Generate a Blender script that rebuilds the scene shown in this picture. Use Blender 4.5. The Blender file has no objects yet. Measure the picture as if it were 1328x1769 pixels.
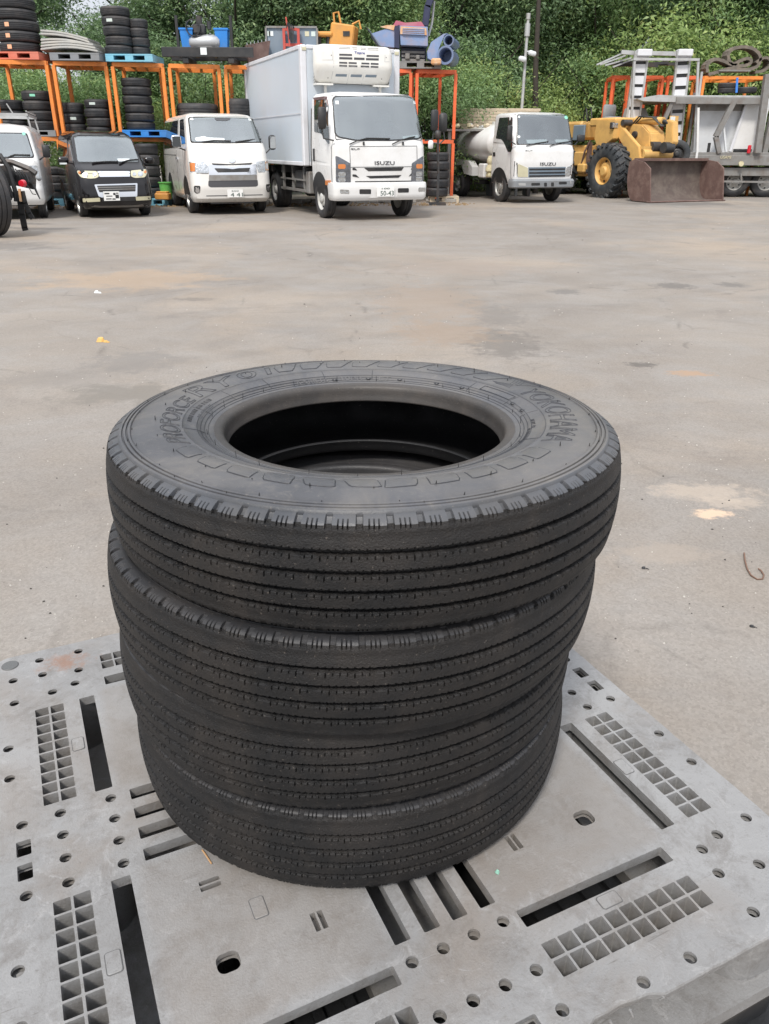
import bpy, bmesh, math, random
import numpy as np
from mathutils import Vector, Matrix, Euler
from mathutils.geometry import delaunay_2d_cdt
random.seed(7)
rng = np.random.default_rng(7)
SC = bpy.context.scene
COL = SC.collection
PI = math.pi
R = math.radians

# ------------------------------------------------------------------ camera
F_PX, PITCH, ROLL, CAM_H = 1342.5, 0.4379, 0.0055, 1.264
cam_data = bpy.data.cameras.new('camera')
cam = bpy.data.objects.new('camera', cam_data)
COL.objects.link(cam)
cam.location = (0, 0, CAM_H)
cam.matrix_world = Matrix.Translation((0, 0, CAM_H)) @ Euler((PI/2-PITCH, 0, 0)).to_matrix().to_4x4() @ Matrix.Rotation(ROLL, 4, 'Z')
cam_data.sensor_fit = 'VERTICAL'
cam_data.sensor_height = 24
cam_data.lens = F_PX/1769*24
cam_data.clip_start = 0.05
cam_data.clip_end = 2000
SC.camera = cam

# ------------------------------------------------------------------ light
SUN_EL, SUN_AZ = R(52), R(200)      # azimuth clockwise from +Y
w = bpy.data.worlds.new("World")
SC.world = w
w.use_nodes = True
nt = w.node_tree
for n in list(nt.nodes): nt.nodes.remove(n)
out = nt.nodes.new('ShaderNodeOutputWorld')
bg = nt.nodes.new('ShaderNodeBackground')
sky = nt.nodes.new('ShaderNodeTexSky')
sky.sky_type = 'NISHITA'
sky.sun_disc = False
sky.sun_elevation = SUN_EL
sky.sun_rotation = SUN_AZ
sky.dust_density = 3.0
geo = nt.nodes.new('ShaderNodeTexCoord')
ns = nt.nodes.new('ShaderNodeTexNoise'); ns.inputs['Scale'].default_value = 2.2; ns.inputs['Detail'].default_value = 6
cr = nt.nodes.new('ShaderNodeValToRGB')
cr.color_ramp.elements[0].position = .3; cr.color_ramp.elements[0].color = (.55, .55, .55, 1)
cr.color_ramp.elements[1].position = .62; cr.color_ramp.elements[1].color = (1, 1, 1, 1)
mx = nt.nodes.new('ShaderNodeMixRGB')
mx.inputs['Color2'].default_value = (10.2, 10.4, 10.9, 1)      # bright cloud cover
bg.inputs['Strength'].default_value = 0.10
nt.links.new(geo.outputs['Generated'], ns.inputs['Vector'])
nt.links.new(ns.outputs['Fac'], cr.inputs['Fac'])
nt.links.new(cr.outputs['Color'], mx.inputs['Fac'])
# overcast vault: the zenith is brighter than the rim
sx_ = nt.nodes.new('ShaderNodeSeparateXYZ'); nt.links.new(geo.outputs['Generated'], sx_.inputs['Vector'])
el = nt.nodes.new('ShaderNodeMapRange'); el.inputs['From Min'].default_value = 0; el.inputs['From Max'].default_value = .9
el.inputs['To Min'].default_value = .55; el.inputs['To Max'].default_value = 1.35
nt.links.new(sx_.outputs['Z'], el.inputs['Value'])
vm = nt.nodes.new('ShaderNodeVectorMath'); vm.operation = 'SCALE'; vm.inputs[0].default_value = (10.0, 10.3, 11.0)
nt.links.new(el.outputs['Result'], vm.inputs['Scale'])
nt.links.new(vm.outputs['Vector'], mx.inputs['Color2'])
nt.links.new(sky.outputs['Color'], mx.inputs['Color1'])
nt.links.new(mx.outputs['Color'], bg.inputs['Color'])
nt.links.new(bg.outputs['Background'], out.inputs['Surface'])
sd = bpy.data.lights.new('sun', 'SUN'); sd.energy = 2.4; sd.angle = R(11); sd.color = (1, .95, .88)
so = bpy.data.objects.new('sun', sd); COL.objects.link(so)
dirv = Vector((math.sin(SUN_AZ)*math.cos(SUN_EL), math.cos(SUN_AZ)*math.cos(SUN_EL), math.sin(SUN_EL)))
so.rotation_euler = dirv.to_track_quat('Z', 'Y').to_euler()
so.location = (0, 0, 20)
SC.view_settings.view_transform = 'Standard'
SC.view_settings.look = 'None'
SC.view_settings.gamma = 1
SC.view_settings.exposure = 0.42

# ------------------------------------------------------------------ camera mathematics (pixels of the 1328x1769 photograph)
def ray(px, py):
    X, Y = (px-664)/F_PX, (884.5-py)/F_PX
    c, s = math.cos(ROLL), math.sin(ROLL)
    X, Y = X*c-Y*s, X*s+Y*c
    c, s = math.cos(PITCH), math.sin(PITCH)
    return Vector((X, c+Y*s, -s+Y*c))
def ground(px, py, z=0.0):
    d = ray(px, py); t = (z-CAM_H)/d.z
    return Vector((d.x*t, d.y*t, z))
def at(px, py, Y):
    d = ray(px, py); t = Y/d.y
    return Vector((d.x*t, Y, CAM_H+d.z*t))

# ------------------------------------------------------------------ objects and tags
def link(o): COL.objects.link(o); return o
def tag(o, label=None, cat=None, group=None, kind=None):
    if label: o['label'] = label
    if cat: o['category'] = cat
    if group: o['group'] = group
    if kind: o['kind'] = kind
    return o
def empty(name, loc=(0, 0, 0), rz=0, label=None, cat=None, group=None):
    o = bpy.data.objects.new(name, None); link(o)
    o.location = loc; o.rotation_euler = (0, 0, rz); o.empty_display_size = .2
    return tag(o, label, cat, group)
def copy_tree(o, parent=None):
    c = o.copy(); link(c)
    if parent is not None: c.parent = parent
    for ch in list(o.children): copy_tree(ch, c)
    return c

class MB:
    """collects geometry and links it as one mesh object"""
    def __init__(s): s.v = []; s.f = []; s.M = None
    def add(s, vs, fs):
        n = len(s.v)
        if s.M is not None: vs = [tuple(s.M @ Vector(v)) for v in vs]
        s.v += [tuple(v) for v in vs]; s.f += [tuple(i+n for i in f) for f in fs]
        return s
    def box(s, c, d, rz=0, M=None, ch=0):
        x, y, z = d[0]/2, d[1]/2, d[2]/2
        if ch:
            pts = []
            vs, fs = [], []
            for sx in (-1, 1):
                for sy in (-1, 1):
                    for sz in (-1, 1):
                        vs += [(sx*x, sy*(y-ch), sz*(z-ch)), (sx*(x-ch), sy*y, sz*(z-ch)), (sx*(x-ch), sy*(y-ch), sz*z)]
            bm = bmesh.new()
            for v in vs: bm.verts.new(v)
            r = bmesh.ops.convex_hull(bm, input=bm.verts)
            bm.verts.index_update()
            vs = [v.co.copy() for v in bm.verts]; fs = [[v.index for v in f.verts] for f in bm.faces]; bm.free()
        else:
            vs = [(a*x, b*y, g*z) for a in (-1, 1) for b in (-1, 1) for g in (-1, 1)]
            fs = [(0, 1, 3, 2), (4, 6, 7, 5), (0, 4, 5, 1), (2, 3, 7, 6), (0, 2, 6, 4), (1, 5, 7, 3)]
        m = Matrix.Translation(c) @ (M if M is not None else Matrix.Rotation(rz, 4, 'Z'))
        return s.add([m @ Vector(v) for v in vs], fs)
    def bar(s, a, b, w, h=None, up=(0, 0, 1)):
        a, b = Vector(a), Vector(b); h = h or w
        d = (b-a); L = d.length; d.normalize(); u = Vector(up)
        if abs(d.dot(u)) > .98: u = Vector((0, 1, 0))
        r = d.cross(u).normalized(); u = r.cross(d)
        vs = [p + r*(i*w/2) + u*(j*h/2) for p in (a, b) for i, j in ((-1, -1), (1, -1), (1, 1), (-1, 1))]
        return s.add(vs, [(0, 1, 2, 3), (7, 6, 5, 4), (0, 4, 5, 1), (1, 5, 6, 2), (2, 6, 7, 3), (3, 7, 4, 0)])
    def tube(s, pts, r, n=8, caps=True, closed=False):
        pts = [Vector(p) for p in pts]
        rs = r if isinstance(r, (list, tuple)) else [r]*len(pts)
        N = len(pts); base = len(s.v); vs = []
        ref = None
        for i, p in enumerate(pts):
            if closed: d = pts[(i+1) % N]-pts[i-1]
            else: d = pts[min(i+1, N-1)]-pts[max(i-1, 0)]
            d.normalize()
            if ref is None:
                ref = d.cross(Vector((0, 0, 1)))
                if ref.length < .05: ref = d.cross(Vector((0, 1, 0)))
            ref = (ref-d*ref.dot(d)).normalized(); u = d.cross(ref)
            for k in range(n):
                a = 2*PI*k/n
                vs.append(p+(ref*math.cos(a)+u*math.sin(a))*rs[i])
        fs = []
        for i in range(N if closed else N-1):
            for k in range(n):
                j = (i+1) % N
                fs.append((i*n+k, i*n+(k+1) % n, j*n+(k+1) % n, j*n+k))
        if caps and not closed:
            fs.append(tuple(range(n))[::-1]); fs.append(tuple((N-1)*n+k for k in range(n)))
        return s.add(vs, fs)
    def prism(s, poly, axis, a, b):
        """polygon in the plane normal to axis ('x','y','z'), from a to b"""
        def P(p, t): return {'x': (t, p[0], p[1]), 'y': (p[0], t, p[1]), 'z': (p[0], p[1], t)}[axis]
        n = len(poly)
        vs = [P(p, a) for p in poly]+[P(p, b) for p in poly]
        fs = [tuple(range(n))[::-1], tuple(range(n, 2*n))]+[(i, (i+1) % n, n+(i+1) % n, n+i) for i in range(n)]
        return s.add(vs, fs)
    def lathe(s, prof, n=32, M=None, closed=False, th0=0, th1=2*PI):
        """profile (r, h) revolved about local x axis when M is None: use M to place; axis = local z"""
        full = abs(th1-th0-2*PI) < 1e-6
        m = n if full else n+1
        vs = []
        for k in range(m):
            a = th0+(th1-th0)*k/n
            for r, h in prof: vs.append(Vector((r*math.cos(a), r*math.sin(a), h)))
        P = len(prof); fs = []
        for k in range(n):
            k2 = (k+1) % m
            for i in range(P if closed else P-1):
                j = (i+1) % P
                fs.append((k*P+i, k2*P+i, k2*P+j, k*P+j))
        if M is not None: vs = [M @ v for v in vs]
        return s.add(vs, fs)
    def build(s, name, mat, parent=None, bevel=0, seg=2, smooth=None, label=None):
        me = bpy.data.meshes.new(name)
        me.from_pydata(s.v, [], s.f); 
        bm = bmesh.new(); bm.from_mesh(me)
        bmesh.ops.remove_doubles(bm, verts=bm.verts, dist=1e-5)
        if bevel:
            es = [e for e in bm.edges if len(e.link_faces) == 2 and e.calc_face_angle(0) > R(25)]
            bmesh.ops.bevel(bm, geom=es, offset=bevel, segments=seg, affect='EDGES', clamp_overlap=True)
        bmesh.ops.recalc_face_normals(bm, faces=bm.faces)
        bm.to_mesh(me); bm.free()
        if smooth is not None: shade(me, smooth)
        if mat is not None: me.materials.append(mat)
        o = bpy.data.objects.new(name, me); link(o)
        if parent is not None: o.parent = parent
        if label: o['label'] = label
        return o
def shade(me, ang=40):
    me.polygons.foreach_set('use_smooth', [True]*len(me.polygons))
    me.update()
    if hasattr(me, 'set_sharp_from_angle'): me.set_sharp_from_angle(angle=R(ang))

def np_grid_mesh(name, V, mat, parent, close_u=True, smooth=True, sharp=None):
    """V: (nu, nv, 3) grid -> mesh"""
    nu, nv = V.shape[:2]
    me = bpy.data.meshes.new(name)
    iu = np.arange(nu if close_u else nu-1); iv = np.arange(nv-1)
    A, B = np.meshgrid(iu, iv, indexing='ij')
    A2 = (A+1) % nu
    F = np.stack([A*nv+B, A2*nv+B, A2*nv+B+1, A*nv+B+1], -1).reshape(-1, 4)
    me.vertices.add(nu*nv); me.vertices.foreach_set('co', V.reshape(-1).astype(np.float32))
    me.loops.add(F.size); me.loops.foreach_set('vertex_index', F.reshape(-1).astype(np.int32))
    me.polygons.add(len(F)); me.polygons.foreach_set('loop_start', (np.arange(len(F))*4).astype(np.int32))
    me.polygons.foreach_set('loop_total', np.full(len(F), 4, np.int32))
    me.update(calc_edges=True); me.validate()
    if smooth: shade(me, sharp or 35)
    me.materials.append(mat)
    o = bpy.data.objects.new(name, me); link(o)
    if parent is not None: o.parent = parent
    return o

# ------------------------------------------------------------------ materials
def new_mat(name):
    m = bpy.data.materials.new(name); m.use_nodes = True
    b = m.node_tree.nodes['Principled BSDF']
    return m, m.node_tree, b
def mat(name, col, rough=.5, metal=0, var=.12, scale=6, dirt=None, dirt_amt=.35, dirt_scale=2.5, bump=.0, bump_scale=60, spec=.5, coat=0, stretch=None):
    """painted/cast surface: base colour with uneven tone, patches of dirt, uneven gloss and a fine bump"""
    m, t, b = new_mat(name); L = t.links
    tc = t.nodes.new('ShaderNodeTexCoord')
    vec = tc.outputs['Object']
    if stretch:
        mp = t.nodes.new('ShaderNodeMapping'); mp.inputs['Scale'].default_value = stretch
        L.new(vec, mp.inputs['Vector']); vec = mp.outputs['Vector']
    n1 = t.nodes.new('ShaderNodeTexNoise'); n1.inputs['Scale'].default_value = scale; n1.inputs['Detail'].default_value = 5
    L.new(vec, n1.inputs['Vector'])
    mix = t.nodes.new('ShaderNodeMixRGB')
    mix.inputs['Color1'].default_value = (*[c*(1-var) for c in col], 1)
    mix.inputs['Color2'].default_value = (*[min(1, c*(1+var)) for c in col], 1)
    L.new(n1.outputs['Fac'], mix.inputs['Fac'])
    last = mix.outputs['Color']
    if dirt:
        n2 = t.nodes.new('ShaderNodeTexNoise'); n2.inputs['Scale'].default_value = dirt_scale; n2.inputs['Detail'].default_value = 9; n2.inputs['Roughness'].default_value = .65
        L.new(vec, n2.inputs['Vector'])
        rr = t.nodes.new('ShaderNodeMapRange'); rr.inputs['From Min'].default_value = .46; rr.inputs['From Max'].default_value = .72
        rr.inputs['To Max'].default_value = dirt_amt
        L.new(n2.outputs['Fac'], rr.inputs['Value'])
        m2 = t.nodes.new('ShaderNodeMixRGB'); m2.inputs['Color2'].default_value = (*dirt, 1)
        L.new(rr.outputs['Result'], m2.inputs['Fac']); L.new(last, m2.inputs['Color1']); last = m2.outputs['Color']
    L.new(last, b.inputs['Base Color'])
    r2 = t.nodes.new('ShaderNodeMapRange'); r2.inputs['To Min'].default_value = max(0.02, rough*.8); r2.inputs['To Max'].default_value = min(1, rough*1.25)
    L.new(n1.outputs['Fac'], r2.inputs['Value']); L.new(r2.outputs['Result'], b.inputs['Roughness'])
    b.inputs['Metallic'].default_value = metal
    b.inputs['Specular IOR Level'].default_value = spec
    if coat: b.inputs['Coat Weight'].default_value = coat; b.inputs['Coat Roughness'].default_value = .06
    if bump:
        n3 = t.nodes.new('ShaderNodeTexNoise'); n3.inputs['Scale'].default_value = bump_scale; n3.inputs['Detail'].default_value = 4
        L.new(tc.outputs['Object'], n3.inputs['Vector'])
        bp = t.nodes.new('ShaderNodeBump'); bp.inputs['Strength'].default_value = bump; bp.inputs['Distance'].default_value = .01
        L.new(n3.outputs['Fac'], bp.inputs['Height']); L.new(bp.outputs['Normal'], b.inputs['Normal'])
    return m

DIRT = (.16, .12, .085)
M = {}
M['white'] = mat('white_paint', (.72, .72, .71), .28, var=.04, dirt=(.42, .37, .3), dirt_amt=.3, dirt_scale=1.6, coat=.4)
M['cream'] = mat('pearl_paint', (.72, .705, .67), .28, var=.03, dirt=(.5, .46, .4), dirt_amt=.15, dirt_scale=1.6, coat=.5)
M['box'] = mat('reefer_panel', (.54, .60, .66), .32, var=.03, dirt=(.5, .5, .48), dirt_amt=.3, dirt_scale=.8)
M['boxtrim'] = mat('reefer_trim', (.66, .67, .70), .35, var=.04, dirt=(.4, .38, .34), dirt_amt=.3)
M['unit'] = mat('cooler_plastic', (.72, .71, .67), .42, var=.03, dirt=(.5, .45, .36), dirt_amt=.25)
M['black_paint'] = mat('black_paint', (.007, .006, .007), .12, var=.2, dirt=(.06, .05, .045), dirt_amt=.08, coat=.35, spec=.35)
M['black'] = mat('black_plastic', (.02, .021, .023), .5, var=.2, dirt=(.09, .08, .07), dirt_amt=.4)
M['steel_dark'] = mat('dark_steel', (.05, .052, .055), .5, metal=.3, var=.25, dirt=(.14, .09, .06), dirt_amt=.5)
M['chrome'] = mat('chrome', (.75, .76, .78), .12, metal=1, var=.05)
M['silver'] = mat('silver_paint', (.48, .49, .50), .35, metal=.5, var=.08, dirt=(.2, .17, .14), dirt_amt=.35)
M['galv'] = mat('galvanised_steel', (.46, .47, .47), .5, metal=.35, var=.15, dirt=(.25, .2, .15), dirt_amt=.5, dirt_scale=4)
M['galvdark'] = mat('weathered_steel', (.24, .235, .225), .55, metal=.25, var=.2, dirt=(.15, .1, .07), dirt_amt=.55, dirt_scale=5)
M['orange'] = mat('orange_rack_paint', (.80, .25, .045), .5, var=.1, dirt=(.3, .12, .05), dirt_amt=.55, dirt_scale=6)
M['redorange'] = mat('red_orange_rack_paint', (.78, .14, .045), .5, var=.1, dirt=(.3, .1, .05), dirt_amt=.5, dirt_scale=6)
M['yellow'] = mat('loader_yellow', (.66, .40, .13), .5, var=.1, dirt=(.3, .17, .08), dirt_amt=.5, dirt_scale=2.4, bump=.1)
M['rust'] = mat('rusty_bucket', (.10, .076, .066), .75, var=.35, dirt=(.20, .17, .14), dirt_amt=.8, dirt_scale=2.2, bump=.4, bump_scale=25)
M['redrust'] = mat('rust_red_paint', (.125, .074, .062), .8, var=.3, dirt=(.26, .18, .15), dirt_amt=.6, dirt_scale=5, bump=.2)
M['blue'] = mat('blue_plastic', (.03, .22, .62), .45, var=.12, dirt=(.2, .25, .3), dirt_amt=.3)
M['skyblue'] = mat('pale_blue_plastic', (.19, .48, .62), .5, var=.1, dirt=(.3, .3, .28), dirt_amt=.35)
M['periwinkle'] = mat('faded_blue_paint', (.21, .29, .47), .55, var=.15, dirt=(.42, .24, .14), dirt_amt=.5, dirt_scale=3)
M['rustorange'] = mat('orange_rust_paint', (.62, .33, .15), .65, var=.2, dirt=(.7, .62, .5), dirt_amt=.7, dirt_scale=7)
M['pink'] = mat('faded_red_paint', (.42, .11, .17), .6, var=.2, dirt=(.45, .3, .25), dirt_amt=.5, dirt_scale=4)
M['red'] = mat('red_paint', (.48, .07, .05), .5, var=.15, dirt=(.2, .1, .08), dirt_amt=.5, dirt_scale=5)
M['redpal'] = mat('red_plastic', (.62, .16, .10), .55, var=.12, dirt=(.4, .25, .2), dirt_amt=.4)
M['green'] = mat('green_plastic', (.12, .42, .10), .5, var=.1, dirt=(.15, .2, .1), dirt_amt=.3)
M['yelloworange'] = mat('yellow_orange_paint', (.60, .28, .06), .5, var=.12, dirt=(.3, .18, .1), dirt_amt=.4, dirt_scale=5)
M['slate'] = mat('slate_panel', (.17, .22, .27), .5, var=.1, dirt=(.3, .3, .3), dirt_amt=.3)
M['navy'] = mat('dark_blue_steel', (.03, .035, .075), .4, var=.2)
M['pipeblue'] = mat('grey_blue_steel', (.16, .22, .36), .4, metal=.2, var=.15, dirt=(.25, .2, .2), dirt_amt=.4)
M['greypal'] = mat('grey_plastic_small', (.22, .235, .25), .6, var=.12, dirt=(.2, .18, .16), dirt_amt=.5)
M['wood'] = mat('weathered_boards', (.55, .46, .34), .8, var=.2, dirt=(.3, .24, .17), dirt_amt=.5, dirt_scale=4, stretch=(1, 1, 8))
M['fold'] = mat('folded_grey_panels', (.42, .42, .40), .6, var=.12, dirt=(.55, .5, .42), dirt_amt=.5, dirt_scale=4)
M['paper'] = mat('paper', (.7, .74, .74), .7, var=.04)
M['tank'] = mat('tank_paint', (.70, .70, .69), .38, var=.05, dirt=(.35, .32, .27), dirt_amt=.35, dirt_scale=1.8, coat=.2)
M['whitepanel'] = mat('white_panel', (.62, .64, .66), .45, var=.05, dirt=(.4, .38, .34), dirt_amt=.35, dirt_scale=2)
M['yellowlamp'] = mat('aged_lamp_lens', (.55, .52, .36), .12, var=.12, coat=.8)
M['lamp'] = mat('clear_lamp_lens', (.55, .57, .58), .12, metal=.85, var=.5, scale=26, coat=1, bump=1.0, bump_scale=22)
M['lampdark'] = mat('smoked_lamp_lens', (.16, .17, .19), .14, metal=.6, var=.5, scale=20, coat=1, bump=.8, bump_scale=18)
M['amber'] = mat('amber_lens', (.60, .20, .05), .2, var=.1, coat=.5)
M['redlens'] = mat('red_lens', (.55, .015, .03), .2, var=.1, coat=.5)
M['seam'] = mat('panel_gap', (.10, .10, .10), .7, var=.1)
M['plate'] = mat('number_plate', (.78, .78, .76), .45, var=.03)
M['inkgreen'] = mat('plate_ink', (.035, .07, .05), .5, var=.1)
M['inkblue'] = mat('blue_ink', (.04, .06, .30), .5, var=.1)
M['inkdark'] = mat('dark_ink', (.06, .06, .065), .5, var=.1)
M['stickgreen'] = mat('green_sticker', (.25, .62, .45), .5, var=.05)
M['label'] = mat('faded_label', (.55, .62, .58), .6, var=.1)
M['orangelabel'] = mat('orange_label', (.8, .42, .25), .6, var=.1)
M['hub'] = mat('wheel_silver', (.45, .45, .43), .38, metal=.6, var=.15, dirt=(.16, .13, .1), dirt_amt=.6, dirt_scale=9)
M['hubwhite'] = mat('wheel_white', (.5, .5, .48), .5, var=.1, dirt=(.2, .16, .12), dirt_amt=.6, dirt_scale=8)
M['valve'] = mat('chamber_cream', (.60, .55, .36), .6, var=.15, dirt=(.3, .22, .12), dirt_amt=.6, dirt_scale=9)
M['teal'] = mat('teal_sheet', (.22, .52, .55), .5, var=.08)
M['concrete'] = mat('concrete', (.34, .32, .29), .85, var=.15, dirt=(.18, .15, .12), dirt_amt=.6, dirt_scale=3, bump=.3)
M['bark'] = mat('bark', (.045, .037, .03), .9, var=.3, bump=.5, bump_scale=20)
M['bluestrap'] = mat('blue_strap', (.05, .2, .6), .6, var=.1)
M['oldtyre'] = mat('old_tyre_rubber', (.028, .029, .032), .6, var=.3, dirt=(.10, .085, .075), dirt_amt=.5, dirt_scale=5, bump=.2, bump_scale=40)
M['loadertyre'] = mat('dusty_tyre_rubber', (.035, .04, .045), .7, var=.3, dirt=(.14, .13, .12), dirt_amt=.6, dirt_scale=3, bump=.2, bump_scale=40)
M['tracks'] = mat('muddy_track_rubber', (.14, .12, .10), .8, var=.3, dirt=(.26, .21, .16), dirt_amt=.6, dirt_scale=6, bump=.3)
M['crust'] = mat('rusty_wire', (.16, .09, .06), .7, var=.3)

def glass_mat(name, col, metal=.25, rough=.04):
    m, t, b = new_mat(name); L = t.links
    tc = t.nodes.new('ShaderNodeTexCoord')
    n1 = t.nodes.new('ShaderNodeTexNoise'); n1.inputs['Scale'].default_value = 1.3; n1.inputs['Detail'].default_value = 3
    L.new(tc.outputs['Object'], n1.inputs['Vector'])
    mix = t.nodes.new('ShaderNodeMixRGB')
    mix.inputs['Color1'].default_value = (*[c*.7 for c in col], 1); mix.inputs['Color2'].default_value = (*[c*1.3 for c in col], 1)
    L.new(n1.outputs['Fac'], mix.inputs['Fac']); L.new(mix.outputs['Color'], b.inputs['Base Color'])
    b.inputs['Metallic'].default_value = metal; b.inputs['Roughness'].default_value = rough
    b.inputs['Coat Weight'].default_value = 1; b.inputs['Coat Roughness'].default_value = .02; b.inputs['Coat IOR'].default_value = 1.6
    return m
M['screen'] = glass_mat('windscreen_glass', (.17, .205, .22), .2)
M['screenblue'] = glass_mat('pale_windscreen_glass', (.27, .33, .345), .2)
M['glass'] = glass_mat('dark_window_glass', (.035, .04, .043), .15)
M['mirror'] = glass_mat('mirror_glass', (.5, .53, .55), .9)

def see_through(name, tint, refl, sky_film):
    m, t, b = new_mat(name); L = t.links; N = t.nodes.new
    tr = N('ShaderNodeBsdfTransparent'); tr.inputs['Color'].default_value = (*tint, 1)
    gl = N('ShaderNodeBsdfGlossy'); gl.inputs['Roughness'].default_value = .03; gl.inputs['Color'].default_value = (.9, .95, 1, 1)
    df = N('ShaderNodeBsdfDiffuse'); df.inputs['Color'].default_value = (.45, .5, .5, 1)  # pale diffuse layer puts the sky's reflection into the glass colour
    m1 = N('ShaderNodeMixShader'); m1.inputs['Fac'].default_value = refl
    m2 = N('ShaderNodeMixShader')
    tc = N('ShaderNodeTexCoord'); nn = N('ShaderNodeTexNoise'); nn.inputs['Scale'].default_value = 1.1; nn.inputs['Detail'].default_value = 6
    mr = N('ShaderNodeMapRange'); mr.inputs['From Min'].default_value = .35; mr.inputs['From Max'].default_value = .7; mr.inputs['To Min'].default_value = sky_film*.75; mr.inputs['To Max'].default_value = sky_film*1.25
    L.new(tc.outputs['Object'], nn.inputs['Vector']); L.new(nn.outputs['Fac'], mr.inputs['Value']); L.new(mr.outputs['Result'], m2.inputs['Fac'])
    L.new(tr.outputs[0], m1.inputs[1]); L.new(gl.outputs[0], m1.inputs[2]); L.new(m1.outputs[0], m2.inputs[1]); L.new(df.outputs[0], m2.inputs[2])
    L.new(m2.outputs[0], t.nodes['Material Output'].inputs['Surface'])
    return m
M['clear'] = see_through('windscreen_clear', (.78, .86, .86), .2, .12)
M['clearpale'] = see_through('windscreen_sky_sheen', (.6, .66, .68), .24, .24)
M['cabin'] = mat('cabin_trim', (.05, .052, .055), .8, var=.3)
M['seatcloth'] = mat('seat_cloth', (.10, .105, .11), .9, var=.3)
M['dash'] = mat('dashboard', (.045, .045, .05), .6, var=.2)
# ================================================================== GROUND
def ground_material():
    m, t, b = new_mat('worn_asphalt'); L = t.links; N = t.nodes.new
    tc = N('ShaderNodeTexCoord'); P = tc.outputs['Object']
    def noise(scale, detail=6, rough=.55, vec=P, dist=0):
        n = N('ShaderNodeTexNoise'); n.inputs['Scale'].default_value = scale; n.inputs['Detail'].default_value = detail
        n.inputs['Roughness'].default_value = rough; n.inputs['Distortion'].default_value = dist
        L.new(vec, n.inputs['Vector']); return n.outputs['Fac']
    def rng_(v, a, b_, c=0, d=1):
        r = N('ShaderNodeMapRange'); r.inputs['From Min'].default_value = a; r.inputs['From Max'].default_value = b_
        r.inputs['To Min'].default_value = c; r.inputs['To Max'].default_value = d
        L.new(v, r.inputs['Value']); return r.outputs['Result']
    def mixc(f, c1, c2, mode='MIX'):
        x = N('ShaderNodeMixRGB'); x.blend_type = mode
        for i, c in (('Color1', c1), ('Color2', c2)):
            if isinstance(c, tuple): x.inputs[i].default_value = (*c, 1)
            else: L.new(c, x.inputs[i])
        if isinstance(f, float): x.inputs['Fac'].default_value = f
        else: L.new(f, x.inputs['Fac'])
        return x.outputs['Color']
    def mul(a, b_):
        x = N('ShaderNodeMath'); x.operation = 'MULTIPLY'; L.new(a, x.inputs[0])
        if isinstance(b_, float): x.inputs[1].default_value = b_
        else: L.new(b_, x.inputs[1])
        return x.outputs[0]
    base = mixc(rng_(noise(.55, 7), .35, .65), (.198, .174, .150), (.256, .226, .194))
    base = mixc(rng_(noise(1.7, 8, .65, dist=.6), .42, .7, 0, .5), base, (.275, .265, .252))
    base = mixc(rng_(noise(.28, 6, .6, dist=.5), .5, .72, 0, .75), base, (.34, .27, .20))
    base = mixc(rng_(noise(.9, 9, .7, dist=1.2), .56, .74, 0, .55), base, (.15, .13, .115))
    # streaks along the parking direction
    mp = N('ShaderNodeMapping'); mp.inputs['Scale'].default_value = (.5, 3.5, 1); mp.inputs['Rotation'].default_value = (0, 0, .08)
    L.new(P, mp.inputs['Vector'])
    base = mixc(rng_(noise(1.1, 8, .65, mp.outputs['Vector']), .5, .75, 0, .4), base, (.19, .175, .16))
    # stones and grit
    v = N('ShaderNodeTexVoronoi'); v.inputs['Scale'].default_value = 140; L.new(P, v.inputs['Vector'])
    grit = N('ShaderNodeValToRGB'); L.new(v.outputs['Color'], grit.inputs['Fac'])
    bw = N('ShaderNodeRGBToBW'); L.new(v.outputs['Color'], bw.inputs['Color']); base = mixc(.18, base, bw.outputs['Val'], 'SOFT_LIGHT')
    gr = noise(260, 4, .7)
    base = mixc(rng_(gr, .56, .68, 0, .35), base, (.12, .108, .095))
    base = mixc(rng_(noise(170, 3, .6), .64, .70, 0, .35), base, (.42, .38, .33))
    pit = noise(28, 8, .7)
    base = mixc(rng_(pit, .60, .70, 0, .55), base, (.13, .115, .10))
    # fine cracks and old joints
    nv = N('ShaderNodeTexNoise'); nv.inputs['Scale'].default_value = 1.3; nv.inputs['Detail'].default_value = 8; L.new(P, nv.inputs['Vector'])
    wm = N('ShaderNodeMixRGB'); wm.inputs['Fac'].default_value = .22; L.new(P, wm.inputs['Color1']); L.new(nv.outputs['Color'], wm.inputs['Color2'])
    for sc, wd, am in ((.42, .010, .5), (1.1, .006, .28)):
        vo = N('ShaderNodeTexVoronoi'); vo.feature = 'DISTANCE_TO_EDGE'; vo.inputs['Scale'].default_value = sc; L.new(wm.outputs['Color'], vo.inputs['Vector'])
        f1 = rng_(vo.outputs['Distance'], 0, wd*sc*2, 1, 0)
        base = mixc(mul(mul(f1, rng_(noise(2.3, 6, .7), .48, .6)), am), base, (.10, .088, .075))
    # tyre tracks: faint pairs of curved bands
    for (cx_, cy_, r1, wd, am) in ((-14, 30, 26.5, .14, .35), (-14, 30, 28.0, .14, .35), (11, -6, 15.2, .12, .3), (11, -6, 16.7, .12, .3), (-3, 34, 27.3, .15, .25)):
        sb = N('ShaderNodeVectorMath'); sb.operation = 'DISTANCE'; L.new(P, sb.inputs[0]); sb.inputs[1].default_value = (cx_, cy_, 0)
        df = N('ShaderNodeMath'); df.operation = 'SUBTRACT'; L.new(sb.outputs['Value'], df.inputs[0]); df.inputs[1].default_value = r1
        ab = N('ShaderNodeMath'); ab.operation = 'ABSOLUTE'; L.new(df.outputs[0], ab.inputs[0])
        base = mixc(mul(mul(rng_(ab.outputs[0], wd*.5, wd, 1, 0), rng_(noise(1.6, 7, .7), .42, .62)), am), base, (.15, .135, .12))
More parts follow.
